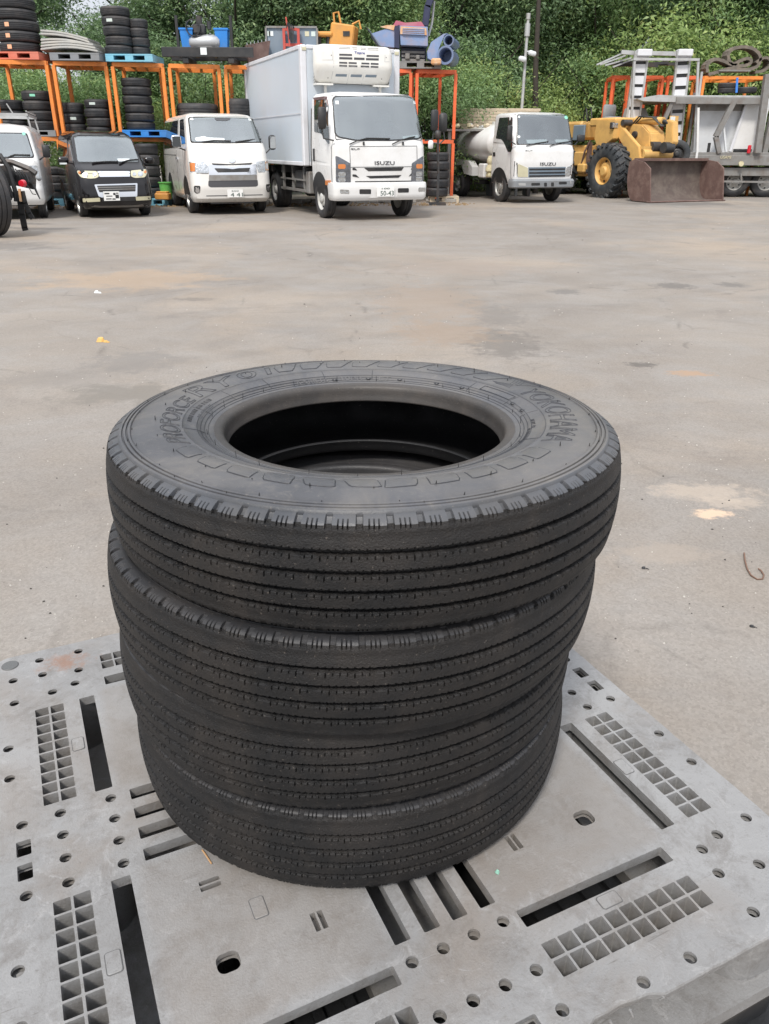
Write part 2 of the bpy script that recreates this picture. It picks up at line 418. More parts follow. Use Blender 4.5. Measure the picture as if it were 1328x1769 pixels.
    # stains and patches of other tone at known places
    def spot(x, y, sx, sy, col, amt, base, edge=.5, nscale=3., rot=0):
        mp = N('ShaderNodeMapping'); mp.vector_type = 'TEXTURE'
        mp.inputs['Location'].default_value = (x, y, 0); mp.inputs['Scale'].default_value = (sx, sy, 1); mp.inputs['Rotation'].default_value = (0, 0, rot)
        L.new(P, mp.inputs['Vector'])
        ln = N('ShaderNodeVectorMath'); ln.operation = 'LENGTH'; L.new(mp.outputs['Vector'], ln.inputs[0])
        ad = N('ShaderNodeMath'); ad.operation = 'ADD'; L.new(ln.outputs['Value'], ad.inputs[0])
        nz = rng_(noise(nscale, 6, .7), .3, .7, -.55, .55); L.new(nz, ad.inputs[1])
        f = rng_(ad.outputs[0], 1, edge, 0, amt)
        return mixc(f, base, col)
    for (px, py, sx, sy, col, amt) in [
        (868, 592, .33, .55, (.14, .125, .11), .75), (770, 575, .45, .5, (.25, .19, .14), .6), (862, 545, .25, .5, (.16, .145, .13), .6),
        (740, 520, .6, 1.2, (.26, .20, .15), .5), (795, 462, 1.0, .8, (.26, .21, .17), .5),
        (235, 625, .35, .35, (.18, .165, .15), .7), (225, 680, .5, .25, (.16, .145, .125), .75), (120, 655, .4, .2, (.2, .18, .16), .5), (1165, 494, .25, .25, (.12, .11, .10), .75),
        (1262, 492, .2, .2, (.13, .12, .11), .7), (975, 504, .2, .2, (.14, .13, .12), .7), (1108, 630, .12, .08, (.10, .09, .08), .8), (1190, 645, .16, .08, (.33, .22, .14), .8),
        (270, 503, .4, .3, (.2, .175, .15), .6), (335, 517, .25, .12, (.16, .14, .12), .7), (230, 483, 1.1, .8, (.36, .26, .17), .5),
        (1232, 888, .09, .05, (.60, .44, .31), .8), (1265, 868, .16, .07, (.42, .35, .28), .45), (1215, 850, .25, .1, (.42, .35, .28), .5),
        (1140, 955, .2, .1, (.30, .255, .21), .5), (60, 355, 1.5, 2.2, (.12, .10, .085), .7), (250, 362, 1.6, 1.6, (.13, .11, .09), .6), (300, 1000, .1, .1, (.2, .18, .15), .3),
        (0, 425, 1.0, .7, (.13, .12, .11), .6), (470, 345, 1.5, 1.2, (.14, .12, .1), .6), (760, 342, 1.2, 1.4, (.15, .13, .11), .7), (1180, 352, 2.2, .7, (.12, .11, .10), .7)]:  # broad darker patches on the asphalt around the vehicles
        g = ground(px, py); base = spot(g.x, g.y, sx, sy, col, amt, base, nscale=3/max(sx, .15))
    L.new(base, b.inputs['Base Color'])
    b.inputs['Roughness'].default_value = .88
    hh = N('ShaderNodeMath'); hh.operation = 'MULTIPLY_ADD'; L.new(gr, hh.inputs[0]); hh.inputs[1].default_value = .35; L.new(pit, hh.inputs[2])
    bp = N('ShaderNodeBump'); bp.inputs['Strength'].default_value = .5; bp.inputs['Distance'].default_value = .006
    L.new(hh.outputs[0], bp.inputs['Height']); L.new(bp.outputs['Normal'], b.inputs['Normal'])
    return m
M['ground'] = ground_material()
g = MB()
xs = [-300, -60, -20, -8, -3, 0, 3, 8, 20, 60, 300]
g.add([(x, y, 0) for x in xs for y in xs], [(i*11+j, (i+1)*11+j, (i+1)*11+j+1, i*11+j+1) for i in range(10) for j in range(10)])
go = g.build('ground', M['ground']); go['kind'] = 'structure'

# loose grit and chips
mp_ = MB()
rr = random.Random(3)
def chip(mb, x, y, s, z=0):
    n = 6; vs = []
    ph = rr.random()*6
    for k in range(n):
        a = ph+2*PI*k/n; q_ = s*(.7+.6*rr.random())
        vs.append((x+q_*math.cos(a), y+q_*math.sin(a)*.8, z))
    for k in range(n):
        v_ = vs[k]; vs.append((x+(v_[0]-x)*.6, y+(v_[1]-y)*.6, z+s*(.5+.4*rr.random())))
    mb.add(vs, [tuple(range(n, 2*n))]+[(i, (i+1) % n, n+(i+1) % n, n+i) for i in range(n)])
for i in range(600):
    py = rr.uniform(380, 1150); px = rr.uniform(-20, 1350)
    g_ = ground(px, py)
    chip(mp_, g_.x, g_.y, rr.uniform(.0008, .0026)*(1+g_.y*.22))
tag(mp_.build('gravel', mat('pale_chips', (.42, .40, .36), .8, var=.35, scale=3)), 'loose pale grit and chips scattered over the asphalt', 'gravel', kind='stuff')
mp_ = MB()
for i in range(110):
    py = rr.uniform(395, 1150); px = rr.uniform(-20, 1350)
    g_ = ground(px, py)
    chip(mp_, g_.x, g_.y, rr.uniform(.001, .003)*(1+g_.y*.2))
tag(mp_.build('gravel', mat('dark_chips', (.05, .045, .04), .8, var=.3)), 'small dark stones scattered over the asphalt', 'gravel', kind='stuff')
# yellow scrap and wire hook
def scrap(px, py, s, name, m_, label):
    mb = MB(); c = ground(px, py)
    chip(mb, 0, 0, s); chip(mb, s*1.1, -s*.5, s*.5); chip(mb, s*1.7, -s*.9, s*.3)
    o = mb.build(name, m_); o.location = (c.x, c.y, .001); tag(o, label, 'debris')
scrap(175, 590, .035, 'paint_chip', mat('yellow_chip', (.62, .38, .12), .7), 'yellow flake lying on the asphalt left of the tyre stack')
scrap(167, 506, .028, 'paper_scrap', M['paper'], 'small pale scrap on the asphalt far left of the tyre stack')
scrap(1112, 982, .008, 'black_pebble', M['black'], 'small black lump on the asphalt just right of the tyre stack')
scrap(1298, 1083, .007, 'rubber_crumb', M['black'], 'tiny black crumb on the asphalt below the bent wire hook')
wpts = [ground(1285, 957), ground(1286, 970), ground(1290, 985), ground(1297, 996), ground(1308, 1002), ground(1317, 1001), ground(1319, 995), ground(1314, 988), ground(1309, 985)]
wb = MB(); wb.tube([(p.x, p.y, .004+.002*math.sin(i)) for i, p in enumerate(wpts)], .0026, 8)
tag(wb.build('wire_hook', M['crust'], smooth=60), 'rusty bent wire hook lying on the asphalt at right', 'wire')

# ================================================================== PALLETS
def pallet_material(name, base, hi, lo, rough, scratch):
    m, t, b = new_mat(name); L = t.links; N = t.nodes.new
    tc = N('ShaderNodeTexCoord'); P = tc.outputs['Object']
    def noise(scale, detail=8, rough_=.6, dist=0, vec=P):
        n = N('ShaderNodeTexNoise'); n.inputs['Scale'].default_value = scale; n.inputs['Detail'].default_value = detail
        n.inputs['Roughness'].default_value = rough_; n.inputs['Distortion'].default_value = dist
        L.new(vec, n.inputs['Vector']); return n.outputs['Fac']
    def mr(v, a, b_, c=0, d=1):
        r = N('ShaderNodeMapRange'); r.inputs['From Min'].default_value = a; r.inputs['From Max'].default_value = b_
        r.inputs['To Min'].default_value = c; r.inputs['To Max'].default_value = d
        L.new(v, r.inputs['Value']); return r.outputs['Result']
    def mx(f, a, c):
        x = N('ShaderNodeMixRGB')
        for i, k in (('Color1', a), ('Color2', c)):
            if isinstance(k, tuple): x.inputs[i].default_value = (*k, 1)
            else: L.new(k, x.inputs[i])
        L.new(f, x.inputs['Fac']); return x.outputs['Color']
    c = mx(mr(noise(3), .35, .65), base, hi)
    c = mx(mr(noise(14, 12, .8, .6), .50, .66, 0, .6), c, lo)
    c = mx(mr(noise(2.2, 10, .65, .8), .5, .68, 0, .65), c, (base[0]*.95, base[1]*.8, base[2]*.66))
    c = mx(mr(noise(60, 6, .75), .55, .72, 0, .5), c, lo)
    c = mx(mr(noise(22, 10, .82, 1.2), .54, .66, 0, .8), c, (base[0]*1.5, base[1]*1.5, base[2]*1.5))
    # long fine scratches in two directions
    crack = None
    for rot, sc in ((.5, (9, 150, 1)), (-.9, (11, 130, 1)), (1.3, (8, 190, 1))):
        mp = N('ShaderNodeMapping'); mp.inputs['Rotation'].default_value = (0, 0, rot); mp.inputs['Scale'].default_value = sc
        L.new(P, mp.inputs['Vector'])
        f = mr(noise(1.0, 4, .6, .9, mp.outputs['Vector']), .68, .75, 0, scratch)
        crack = f if crack is None else crack
        c = mx(f, c, (base[0]*1.45, base[1]*1.45, base[2]*1.45) if rot > 0 else (base[0]*.5, base[1]*.46, base[2]*.42))
    # tyre rubber and grime ground into the surface
    c = mx(mr(noise(9, 12, .82, .4), .52, .64, 0, .45*scratch*1.8), c, (base[0]*.62, base[1]*.56, base[2]*.50))
    c = mx(mr(noise(130, 4, .8), .60, .70, 0, .5), c, (base[0]*.5, base[1]*.46, base[2]*.42))
    # the four flat fields are stained warmer by cargo, the bands between stay cooler
    sp_ = N('ShaderNodeSeparateXYZ'); L.new(P, sp_.inputs['Vector'])
    fld = None
    for ax in ('X', 'Y'):
        ab = N('ShaderNodeMath'); ab.operation = 'ABSOLUTE'; L.new(sp_.outputs[ax], ab.inputs[0])
        d_ = N('ShaderNodeMath'); d_.operation = 'SUBTRACT'; L.new(ab.outputs[0], d_.inputs[0]); d_.inputs[1].default_value = .232
        d2 = N('ShaderNodeMath'); d2.operation = 'ABSOLUTE'; L.new(d_.outputs[0], d2.inputs[0])
        g_ = mr(d2.outputs[0], .135, .150, 1, 0)
        if fld is None: fld = g_
        else:
            q_ = N('ShaderNodeMath'); q_.operation = 'MULTIPLY'; L.new(fld, q_.inputs[0]); L.new(g_, q_.inputs[1]); fld = q_.outputs[0]
    fm = N('ShaderNodeMath'); fm.operation = 'MULTIPLY'; L.new(fld, fm.inputs[0]); L.new(mr(noise(4, 8, .65), .3, .65, .15, .62 if scratch > .2 else 0), fm.inputs[1])
    c = mx(fm.outputs[0], c, (base[0]*.98, base[1]*.88, base[2]*.78))
    # rust marks near far-left corner
    mp = N('ShaderNodeMapping'); mp.vector_type = 'TEXTURE'; mp.inputs['Location'].default_value = (-.425, .50, 0); mp.inputs['Scale'].default_value = (.05, .035, .2)
    L.new(P, mp.inputs['Vector']); ln = N('ShaderNodeVectorMath'); ln.operation = 'LENGTH'; L.new(mp.outputs['Vector'], ln.inputs[0])
    ad = N('ShaderNodeMath'); ad.operation = 'ADD'; L.new(ln.outputs['Value'], ad.inputs[0]); L.new(mr(noise(26, 8, .8), .3, .7, -1.1, 1.1), ad.inputs[1])
    c = mx(mr(ad.outputs[0], 1, .2, 0, .6 if scratch > .2 else 0), c, (.24, .11, .055))
    L.new(c, b.inputs['Base Color'])
    b.inputs['Roughness'].default_value = rough; b.inputs['Specular IOR Level'].default_value = .35
    hh = N('ShaderNodeMath'); hh.operation = 'MULTIPLY_ADD'; L.new(noise(34, 9, .8, 3), hh.inputs[0]); hh.inputs[1].default_value = .6; L.new(noise(300, 3), hh.inputs[2])
    sb = N('ShaderNodeMath'); sb.operation = 'SUBTRACT'; L.new(hh.outputs[0], sb.inputs[0]); L.new(crack, sb.inputs[1])
    bp = N('ShaderNodeBump'); bp.inputs['Strength'].default_value = .32; bp.inputs['Distance'].default_value = .003
    L.new(sb.outputs[0], bp.inputs['Height']); L.new(bp.outputs['Normal'], b.inputs['Normal'])
    return m
M['pallet'] = pallet_material('worn_grey_plastic', (.212, .210, .208), (.29, .29, .29), (.135, .125, .116), .45, .6)
M['pallet2'] = pallet_material('black_pallet_plastic', (.018, .019, .021), (.03, .031, .033), (.012, .012, .012), .35, .1)

PYAW = .4398; PX, PY_, PZ = -.0634, 1.0637, .290
def rrect(x0, y0, x1, y1, r=.002, n=2):
    pts = []
    for cx, cy, a0 in ((x1-r, y1-r, 0), (x0+r, y1-r, 90), (x0+r, y0+r, 180), (x1-r, y0+r, 270)):
        for k in range(n+1):
            a = R(a0+90*k/n); pts.append((cx+r*math.cos(a), cy+r*math.sin(a)))
    return pts
def circ(x, y, r, n=20): return [(x+r*math.cos(2*PI*k/n), y+r*math.sin(2*PI*k/n)) for k in range(n)]
def sym8(x, y):
    return [(sx*a, sy*b_) for a, b_ in ((x, y), (y, x)) for sx in (-1, 1) for sy in (-1, 1)]
def uniq(l):
    o = []
    for p in l:
        if all(abs(p[0]-q_[0])+abs(p[1]-q_[1]) > 1e-4 for q_ in o): o.append(p)
    return o
def cdt_surface(outer, holes, z=0.0):
    vs, es = [], []
    for lp in [outer]+holes:
        n = len(vs); vs += lp; m_ = len(lp); es += [(n+i, n+(i+1) % m_) for i in range(m_)]
    # winding: outer ccw, holes cw are distinguished by even-odd test afterwards
    r = delaunay_2d_cdt([Vector(v) for v in vs], es, [], 0, 1e-7)
    V2, _, F2 = r[0], r[1], r[2]
    def inside(p, poly):
        c = False; j = len(poly)-1
        for i in range(len(poly)):
            a, b_ = poly[i], poly[j]
            if (a[1] > p[1]) != (b_[1] > p[1]) and p[0] < (b_[0]-a[0])*(p[1]-a[1])/(b_[1]-a[1])+a[0]: c = not c
            j = i
        return c
    boxes = [(min(p[0] for p in h), max(p[0] for p in h), min(p[1] for p in h), max(p[1] for p in h)) for h in holes]
    fs = []
    for f in F2:
        cx = sum(V2[i].x for i in f)/len(f); cy = sum(V2[i].y for i in f)/len(f)
        if not inside((cx, cy), outer): continue
        hit = False
        for h, bb in zip(holes, boxes):
            if bb[0] < cx < bb[1] and bb[2] < cy < bb[3] and inside((cx, cy), h): hit = True; break
        if not hit: fs.append(tuple(f))
    return [(v.x, v.y, z) for v in V2], fs

def pallet_holes():
    H_ = []      # (loop, depth)
    for x, y in [(.543, .188), (.543, .268), (.528, .399), (.528, .476), (.474, .474), (.405, .460), (.417, .417), (.478, .533), (.403, .531),
                 (.528, .071), (.471, .072), (.471, .024), (.393, .071), (.393, .024)]:
        pass
    C = uniq(sum([sym8(x, y) for x, y in [(.543, .188), (.543, .268), (.529, .400), (.529, .477), (.474, .474), (.406, .460), (.417, .417),
                                       (.528, .071), (.471, .072), (.471, .024), (.393, .071), (.393, .024)]], []))
    for x, y in C: H_.append((circ(x, y, .0088), .0055))
    for sx in (-1, 1):
        for sgn in (-1, 1):
            for (a0, a1) in ((-.041, -.011), (.006, .037)):
                H_.append((rrect(min(sx*.517, sx*.538), a0, max(sx*.517, sx*.538), a1), .009))
                H_.append((rrect(a0, min(sx*.517, sx*.538), a1, max(sx*.517, sx*.538)), .009))
            break
    for s1 in (-1, 1):
        for s2 in (-1, 1):
            for sw in (0, 1):
                def add(a, b_, c, d, dep, r=.002):
                    x0, x1 = sorted((s1*a, s1*b_)); y0, y1 = sorted((s2*c, s2*d))
                    if sw: x0, x1, y0, y1 = y0, y1, x0, x1
                    H_.append((rrect(x0, y0, x1, y1, r), dep))
                add(.387, .4145, .096, .362, .018)
                for i in range(2):
                    for j in range(10):
                        a = .4435+i*.0272; c = .0985+j*.0266
                        add(a, a+.0235, c, c+.0232, .062, .0015)
                # two small twin slots
                add(.269, .299, .152, .1595, .04, .001); add(.269, .299, .1625, .170, .04, .001)
    for s in (-1, 1):
        for a0, a1 in ((-.081, -.057), (-.036, -.0115), (.0085, .0325), (.0535, .078)):
            x0, x1 = sorted((s*.215, s*.3625))
            H_.append((rrect(a0, x0, a1, x1), .018)); H_.append((rrect(x0, a0, x1, a1), .018))
    for s1 in (-1, 1):
        for s2 in (-1, 1):
            H_.append((rrect(s1*.291-.0155, s2*.291-.0145, s1*.291+.0155, s2*.291+.0145, .010, 5), .008))
    return H_

def make_pallet(name, matl, label, full=True, chip_edge=True, loc=(0, 0, 0), rz=0, hs=.565, H1=.131, H2=.157):
    root = empty(name, loc, rz, label, 'pallet')
    HO = pallet_holes() if full else []
    rr2 = random.Random(5)
    outer = []
    base = rrect(-hs, -hs, hs, hs, .035, 8)
    # densify and roughen the outline
    for i in range(len(base)):
        a, b_ = Vector(base[i]), Vector(base[(i+1) % len(base)])
        n = max(1, int((b_-a).length/.02))
        for k in range(n):
            p = a.lerp(b_, k/n)
            if n > 1 and k: p = p+Vector((rr2.uniform(-1, 1), rr2.uniform(-1, 1)))*.0007
            # broken bite in the near-right edge
            if chip_edge and p.y < -hs+.01:
                d = abs(p.x-.135)
                if d < .055: p.y += .016*math.sqrt(max(0, 1-(d/.055)**2))*(1+.25*rr2.uniform(-1, 1))
                if abs(p.x-.06) < .02: p.y += .006
            outer.append((p.x, p.y))
    mb = MB()
    if full:
        vs, fs = cdt_surface(outer, [h[0] for h in HO])
        mb.add(vs, fs)
        for lp, dep in HO:
            n = len(lp)
            mb.add([(x, y, 0) for x, y in lp]+[(x, y, -dep) for x, y in lp], [(i, (i+1) % n, n+(i+1) % n, n+i) for i in range(n)])
        # soffit closing plate with the same large openings
        big = [h[0] for h in HO if h[1] not in (.04,)]
        vs, fs = cdt_surface([(x*.985, y*.985) for x, y in outer], big, -.0145)
        mb.add(vs, fs)
    else:
        vs, fs = cdt_surface(outer, [])
        mb.add(vs, fs)
    n = len(outer)
    mb.add([(x, y, 0) for x, y in outer]+[(x*1.0025, y*1.0025, -.003) for x, y in outer]+[(x*1.001, y*1.001, -.0125) for x, y in outer]+[(x*.985, y*.985, -.014) for x, y in outer],
           [(r_*n+i, r_*n+(i+1) % n, (r_+1)*n+(i+1) % n, (r_+1)*n+i) for r_ in range(3) for i in range(n)])
    mb.build('deck', matl, root)
    # feet
    for ix in (-1, 0, 1):
        for iy in (-1, 0, 1):
            fb = MB(); w_ = .185 if (ix and iy) else .17
            cx = ix*(hs-w_/2-.016); cy = iy*(hs-w_/2-.016)
            lp = rrect(cx-w_/2, cy-w_/2, cx+w_/2, cy+w_/2, .055, 8); n = len(lp)
            fb.add([(x, y, -.0147) for x, y in lp]+[(cx+(x-cx)*.97, cy+(y-cy)*.97, -H1) for x, y in lp], [(i, (i+1) % n, n+(i+1) % n, n+i) for i in range(n)])
            fb.build('foot', matl, root, smooth=50)
    if full:
        for k in range(4):  # webs added under the deck to keep side light out of the holes
            Mr = Matrix.Rotation(k*PI/2, 4, 'Z')
            for x0, x1 in ((-.375, -.09), (.09, .375)):
                q = MB(); q.add([Mr @ Vector((x, y, z)) for x in (x0, x1) for y in (-.434, -.430) for z in (-.1305, -.0150)], [(0, 1, 3, 2), (4, 6, 7, 5), (0, 4, 5, 1), (2, 3, 7, 6), (0, 2, 6, 4), (1, 5, 7, 3)])
                q.build('light_baffle', matl, root)
    lb = MB()
    o2 = rrect(-hs, -hs, hs, hs, .035, 6)
    hl = [rrect(a, b_, c, d, .03, 4) for a, b_, c, d in ((-.37, -.37, -.10, -.10), (.10, -.37, .37, -.10), (-.37, .10, -.10, .37), (.10, .10, .37, .37))]
    for z, s in ((-H1, 1), (-H2, -1)):
        vs, fs = cdt_surface(o2, hl, z); lb.add(vs, fs)
    for lp in [o2]+hl:
        n = len(lp); lb.add([(x, y, -H1) for x, y in lp]+[(x, y, -H2) for x, y in lp], [(i, (i+1) % n, n+(i+1) % n, n+i) for i in range(n)])
    lb.build('base_frame', matl, root)
    return root
gp = make_pallet('plastic_pallet', M['pallet'], 'large worn grey plastic pallet carrying the tyre stack in the foreground', loc=(PX, PY_, PZ), rz=PYAW)
pin = mat('pallet_plug', (.10, .103, .103), .5, var=.15, bump=.2, bump_scale=300)
for (x, y, a, b_, r_) in [(-.533, .534, .016, .016, .0159), (-.429, .229, .010, .017, .004), (-.428, -.228, .010, .017, .004), (-.231, -.229, .010, .017, .003),
                          (.228, -.428, .017, .010, .004), (.426, -.228, .010, .017, .004), (.231, .229, .010, .017, .004)]:
    pb = MB(); lp = rrect(x-a, y-b_, x+a, y+b_, r_, 6); n = len(lp)
    pb.add([(p[0], p[1], .0004) for p in lp]+[(x+(p[0]-x)*.93, y+(p[1]-y)*.93, .0016) for p in lp], [tuple(range(n, 2*n))]+[(i, (i+1) % n, n+(i+1) % n, n+i) for i in range(n)])
    pb.build('plug', pin if a == b_ else M['pallet'], gp)
    rb = MB(); rb.tube([(p[0], p[1], .0002) for p in lp], .0009, 5, closed=True); rb.build('plug_seam', M['seam'], gp)
# moulding flash hanging from the broken edge
for x, L_ in ((.118, .012), (.15, .02), (.20, .009)):
    fl = MB(); fl.tube([(x, -.562, -.004), (x+.003, -.566, -.004-L_*.5), (x-.002, -.564, -.004-L_)], [.0022, .0016, .0006], 5); fl.build('torn_burr', M['pallet'], gp)
# two raised reinforcing lines per band (mould relief)
mr_ = MB()
for s in (-1, 1):
    for lp in (rrect(-.095, min(s*.372, s*.508), .095, max(s*.372, s*.508), .03, 6), rrect(min(s*.372, s*.508), -.095, max(s*.372, s*.508), .095, .03, 6)):
        n = len(lp); z = .0011
        cx = sum(p[0] for p in lp)/n; cy = sum(p[1] for p in lp)/n
        pass
bp2 = make_pallet('plastic_pallet', M['pallet2'], 'black plastic pallet lying under the grey pallet', full=False, chip_edge=False, loc=(PX-.012, PY_-.012, PZ-.158), rz=PYAW+.012, hs=.56, H1=.108, H2=.1315)
# slats of the lower black pallet that show through the slots
sl = MB()
for i in range(22):
    sl.box((-.5+i*1.0/21, 0, .006), (.016, 1.0, .010))
sl.build('slat_grid', M['pallet2'], bp2)

# bits lying on the pallet
tw = MB(); a = Vector((350, 1466)); 
def onpal(px, py, dz=.002): p = ground(px, py, PZ+dz); return p
tw.tube([onpal(349, 1468), onpal(356, 1478), onpal(365, 1492)], .0012, 5)
tag(tw.build('twig', mat('dry_twig', (.42, .25, .12), .8)), 'short dry orange twig on the grey pallet beside the bottom tyre', 'twig')
gc = MB(); rr = random.Random(9); c_ = onpal(859, 1507, .0008); chip(gc, c_.x, c_.y, .0045, c_.z)
tag(gc.build('plastic_chip', mat('mint_chip', (.25, .48, .38), .6)), 'small mint green flake on the grey pallet right of the bottom tyre', 'debris')

# ================================================================== TYRES IN THE FOREGROUND
def rubber(name, base, dirt, amt, rough, bump=.35, dscale=7):
    m, t, b = new_mat(name); L = t.links; N = t.nodes.new
    tc = N('ShaderNodeTexCoord'); P = tc.outputs['Object']
    def noise(scale, detail=8, rough_=.65, dist=0):
        n = N('ShaderNodeTexNoise'); n.inputs['Scale'].default_value = scale; n.inputs['Detail'].default_value = detail
        n.inputs['Roughness'].default_value = rough_; n.inputs['Distortion'].default_value = dist
        L.new(P, n.inputs['Vector']); return n.outputs['Fac']
    def mr(v, a, b_, c=0, d=1):
        r = N('ShaderNodeMapRange'); r.inputs['From Min'].default_value = a; r.inputs['From Max'].default_value = b_
        r.inputs['To Min'].default_value = c; r.inputs['To Max'].default_value = d
        L.new(v, r.inputs['Value']); return r.outputs['Result']
    def mx(f, a, c):
        x = N('ShaderNodeMixRGB')
        for i, k in (('Color1', a), ('Color2', c)):
            if isinstance(k, tuple): x.inputs[i].default_value = (*k, 1)
            else: L.new(k, x.inputs[i])
        L.new(f, x.inputs['Fac']); return x.outputs['Color']
    c = mx(mr(noise(5), .35, .65), tuple(k*.8 for k in base), tuple(k*1.3 for k in base))
    c = mx(mr(noise(dscale, 10, .7, .8), .44, .68, 0, amt), c, dirt)
    c = mx(mr(noise(45, 8, .75, 1), .54, .74, 0, amt*.7), c, tuple(k*1.15 for k in dirt))
    c = mx(mr(noise(260, 3, .6), .66, .72, 0, .35), c, (.22, .19, .16))
    L.new(c, b.inputs['Base Color'])
    L.new(mr(noise(14), .3, .7, rough*.82, min(1, rough*1.2)), b.inputs['Roughness'])
    b.inputs['Specular IOR Level'].default_value = .42
    hh = N('ShaderNodeMath'); hh.operation = 'MULTIPLY_ADD'; L.new(noise(60, 8, .8), hh.inputs[0]); hh.inputs[1].default_value = 1.; L.new(noise(420, 3), hh.inputs[2])
    bp = N('ShaderNodeBump'); bp.inputs['Strength'].default_value = bump; bp.inputs['Distance'].default_value = .002
    L.new(hh.outputs[0], bp.inputs['Height']); L.new(bp.outputs['Normal'], b.inputs['Normal'])
    return m
M['tread'] = rubber('tread_rubber', (.0068, .0068, .0074), (.043, .035, .029), .42, .58, .8)
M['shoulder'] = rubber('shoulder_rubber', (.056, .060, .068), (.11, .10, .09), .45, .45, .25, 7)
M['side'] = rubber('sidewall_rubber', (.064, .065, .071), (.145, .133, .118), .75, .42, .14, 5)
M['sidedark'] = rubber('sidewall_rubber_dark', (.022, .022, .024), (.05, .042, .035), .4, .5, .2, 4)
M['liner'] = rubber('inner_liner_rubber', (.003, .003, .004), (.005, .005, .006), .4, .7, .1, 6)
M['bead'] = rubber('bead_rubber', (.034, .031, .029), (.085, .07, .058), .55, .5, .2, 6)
M['beadshade'] = rubber('bead_rubber_shaded', (.008, .008, .009), (.016, .015, .014), .5, .55, .2, 6)  # darker copy of the bead rubber; the hole's shade is in its colour

NT = 2176
def tyre(name, loc, tilt, rz, label, up, dn, seed, top_shown=False, notch=1.0):
    """up/dn: half thickness of the sidewalls above/below the centre plane"""
    root = empty(name, loc, 0, label, 'tyre')
    # tilt: normal (nx, ny)
    nrm = Vector((tilt[0], tilt[1], 1)).normalized()
    root.rotation_euler = (nrm.to_track_quat('Z', 'Y').to_matrix().to_4x4() @ Matrix.Rotation(0, 4, 'Z')).to_euler() if False else Vector((0, 0, 1)).rotation_difference(nrm).to_euler()
    rs = random.Random(seed)
    ph = [rs.random()*6.28 for _ in range(8)]
    th = np.arange(NT)*2*PI/NT
    wob = .0011*np.sin(2*th+ph[0])+.0008*np.sin(3*th+ph[1])+.0005*np.sin(7*th+ph[2])
    rw = .0010*np.sin(2*th+ph[3])+.0006*np.sin(5*th+ph[4])
    # rows of the tread: (z, r, kind) ; kind 0 plain, 'g' groove, 's' beside groove, 'n' shoulder notch rows
    rows = []
    GZ = (-.0375, -.0125, .0125, .0375)
    def crown(z): return .3855-.0040*(z/.05)**2-.0010*max(0, abs(z)-.05)/.01
    zs = [-.0585]
    for gz in GZ:
        for d, k in ((-.0112, 0), (-.0106, 2), (-.0083, 2), (-.0078, 1), (-.0050, 1), (-.0043, 'g0'), (-.0030, 'g1'), (.0036, 'g1'), (.0041, 'g0'), (.0045, 1), (.0053, 1), (.0058, 0), (.0076, 0), (.0081, 0)):
            rows.append((gz+d, k, gz))
    rows = [(-.0585, 0, 0), (-.052, 0, 0)]+rows+[(.052, 0, 0), (.0585, 0, 0)]
    sh_up = [(.3795, .0600, 0), (.3785, min(.0640, up-.0060), 0), (.3780, min(.0652, up-.0050), 3), (.3766, min(.0690, up-.0030), 3), (.3756, min(.0702, up-.0024), 4), (.3725, min(.0722, up-.0016), 4), (.3690, min(.0742, up-.0008), 4), (.3640, min(.0762, up-.0004), 5), (.3625, min(.0768, up-.0002), 0), (.3610, min(.0800, up), 0), (.3600, min(.0806, up), 0)]
    sh_dn = [(r_, (.060 if i == 0 else min(z_, dn-(.0055-.0006*i))), k) for i, (r_, z_, k) in enumerate(sh_up)]
    full = [(r_, -z_, k, -1) for r_, z_, k in sh_dn[::-1]]+[(crown(z_), z_, k, gz) for z_, k, gz in rows]+[(r_, z_, k, 1) for r_, z_, k in sh_up]
    V = np.zeros((NT, len(full), 3))
    col = np.arange(NT)
    jit = np.array([rs.random() for _ in range(NT//8+1)])
    for j, (r_, z_, k, gz) in enumerate(full):
        rr_ = np.full(NT, r_); zz = np.full(NT, z_)
        off = {-.0375: 0, -.0125: 4, .0125: 1, .0375: 5}.get(gz, 0) if k in (1, 2, 'g0', 'g1') else 0
        wz = 0
        if k == 'g1': rr_ = rr_-.0105
        if k == 'g0': rr_ = rr_-.0006-(.0006 if z_ < gz else 0)
        if k in (1, 'g0', 'g1'):
            s_ = ((col+off) % 8 == 0) & (jit[(col+off)//8 % len(jit)] > .14)
            rr_ = np.where(s_, np.minimum(rr_, r_-.0034), rr_)
            wz = .0003*np.sin(th*260+gz*100)
            if k != 1: wz = wz+.00035*np.sin(th*97+ph[5])
        if k == 2:
            s_ = ((col+off) % 32 == 0)
            rr_ = np.where(s_, rr_-.0036, rr_)
        if isinstance(k, int) and k in (3, 4, 5):
            c40 = (col+ (12 if z_ < 0 else 0)) % 32
            wide = (c40 < 7)
            sip = np.isin(c40, (13, 18, 23)) & (k in (3, 4)) & (abs(z_) < .0735)
            dpt = {3: .0045, 4: .0055, 5: .003}[k]*(notch if z_ > 0 else .35)
            nr, nz = (.5, .86) if k != 3 else (1, 0)
            if abs(z_) > .07 and up < .075 and z_ > 0: nr, nz = .5, .5
            d_ = np.where(wide, dpt, 0)+np.where(sip & ~wide, .0032*(1 if z_ < 0 else max(notch, .6 if notch > 0 else 0)), 0)
            rr_ = rr_-d_*nr; zz = zz-np.sign(z_)*d_*nz
        if k in (3,): wz = .0004*np.sin(th*68)
        rr_ = rr_+rw
        V[:, j, 0] = rr_*np.cos(th+rz); V[:, j, 1] = rr_*np.sin(th+rz); V[:, j, 2] = zz+wob+wz
    iu_ = len(full)-len(sh_up)+3; il_ = len(sh_dn)-4
    np_grid_mesh('tread', V[:, il_:iu_+1], M['tread'], root, sharp=40)
    np_grid_mesh('shoulder', V[:, iu_:], M['shoulder'] if top_shown else M['sidedark'], root, sharp=40)
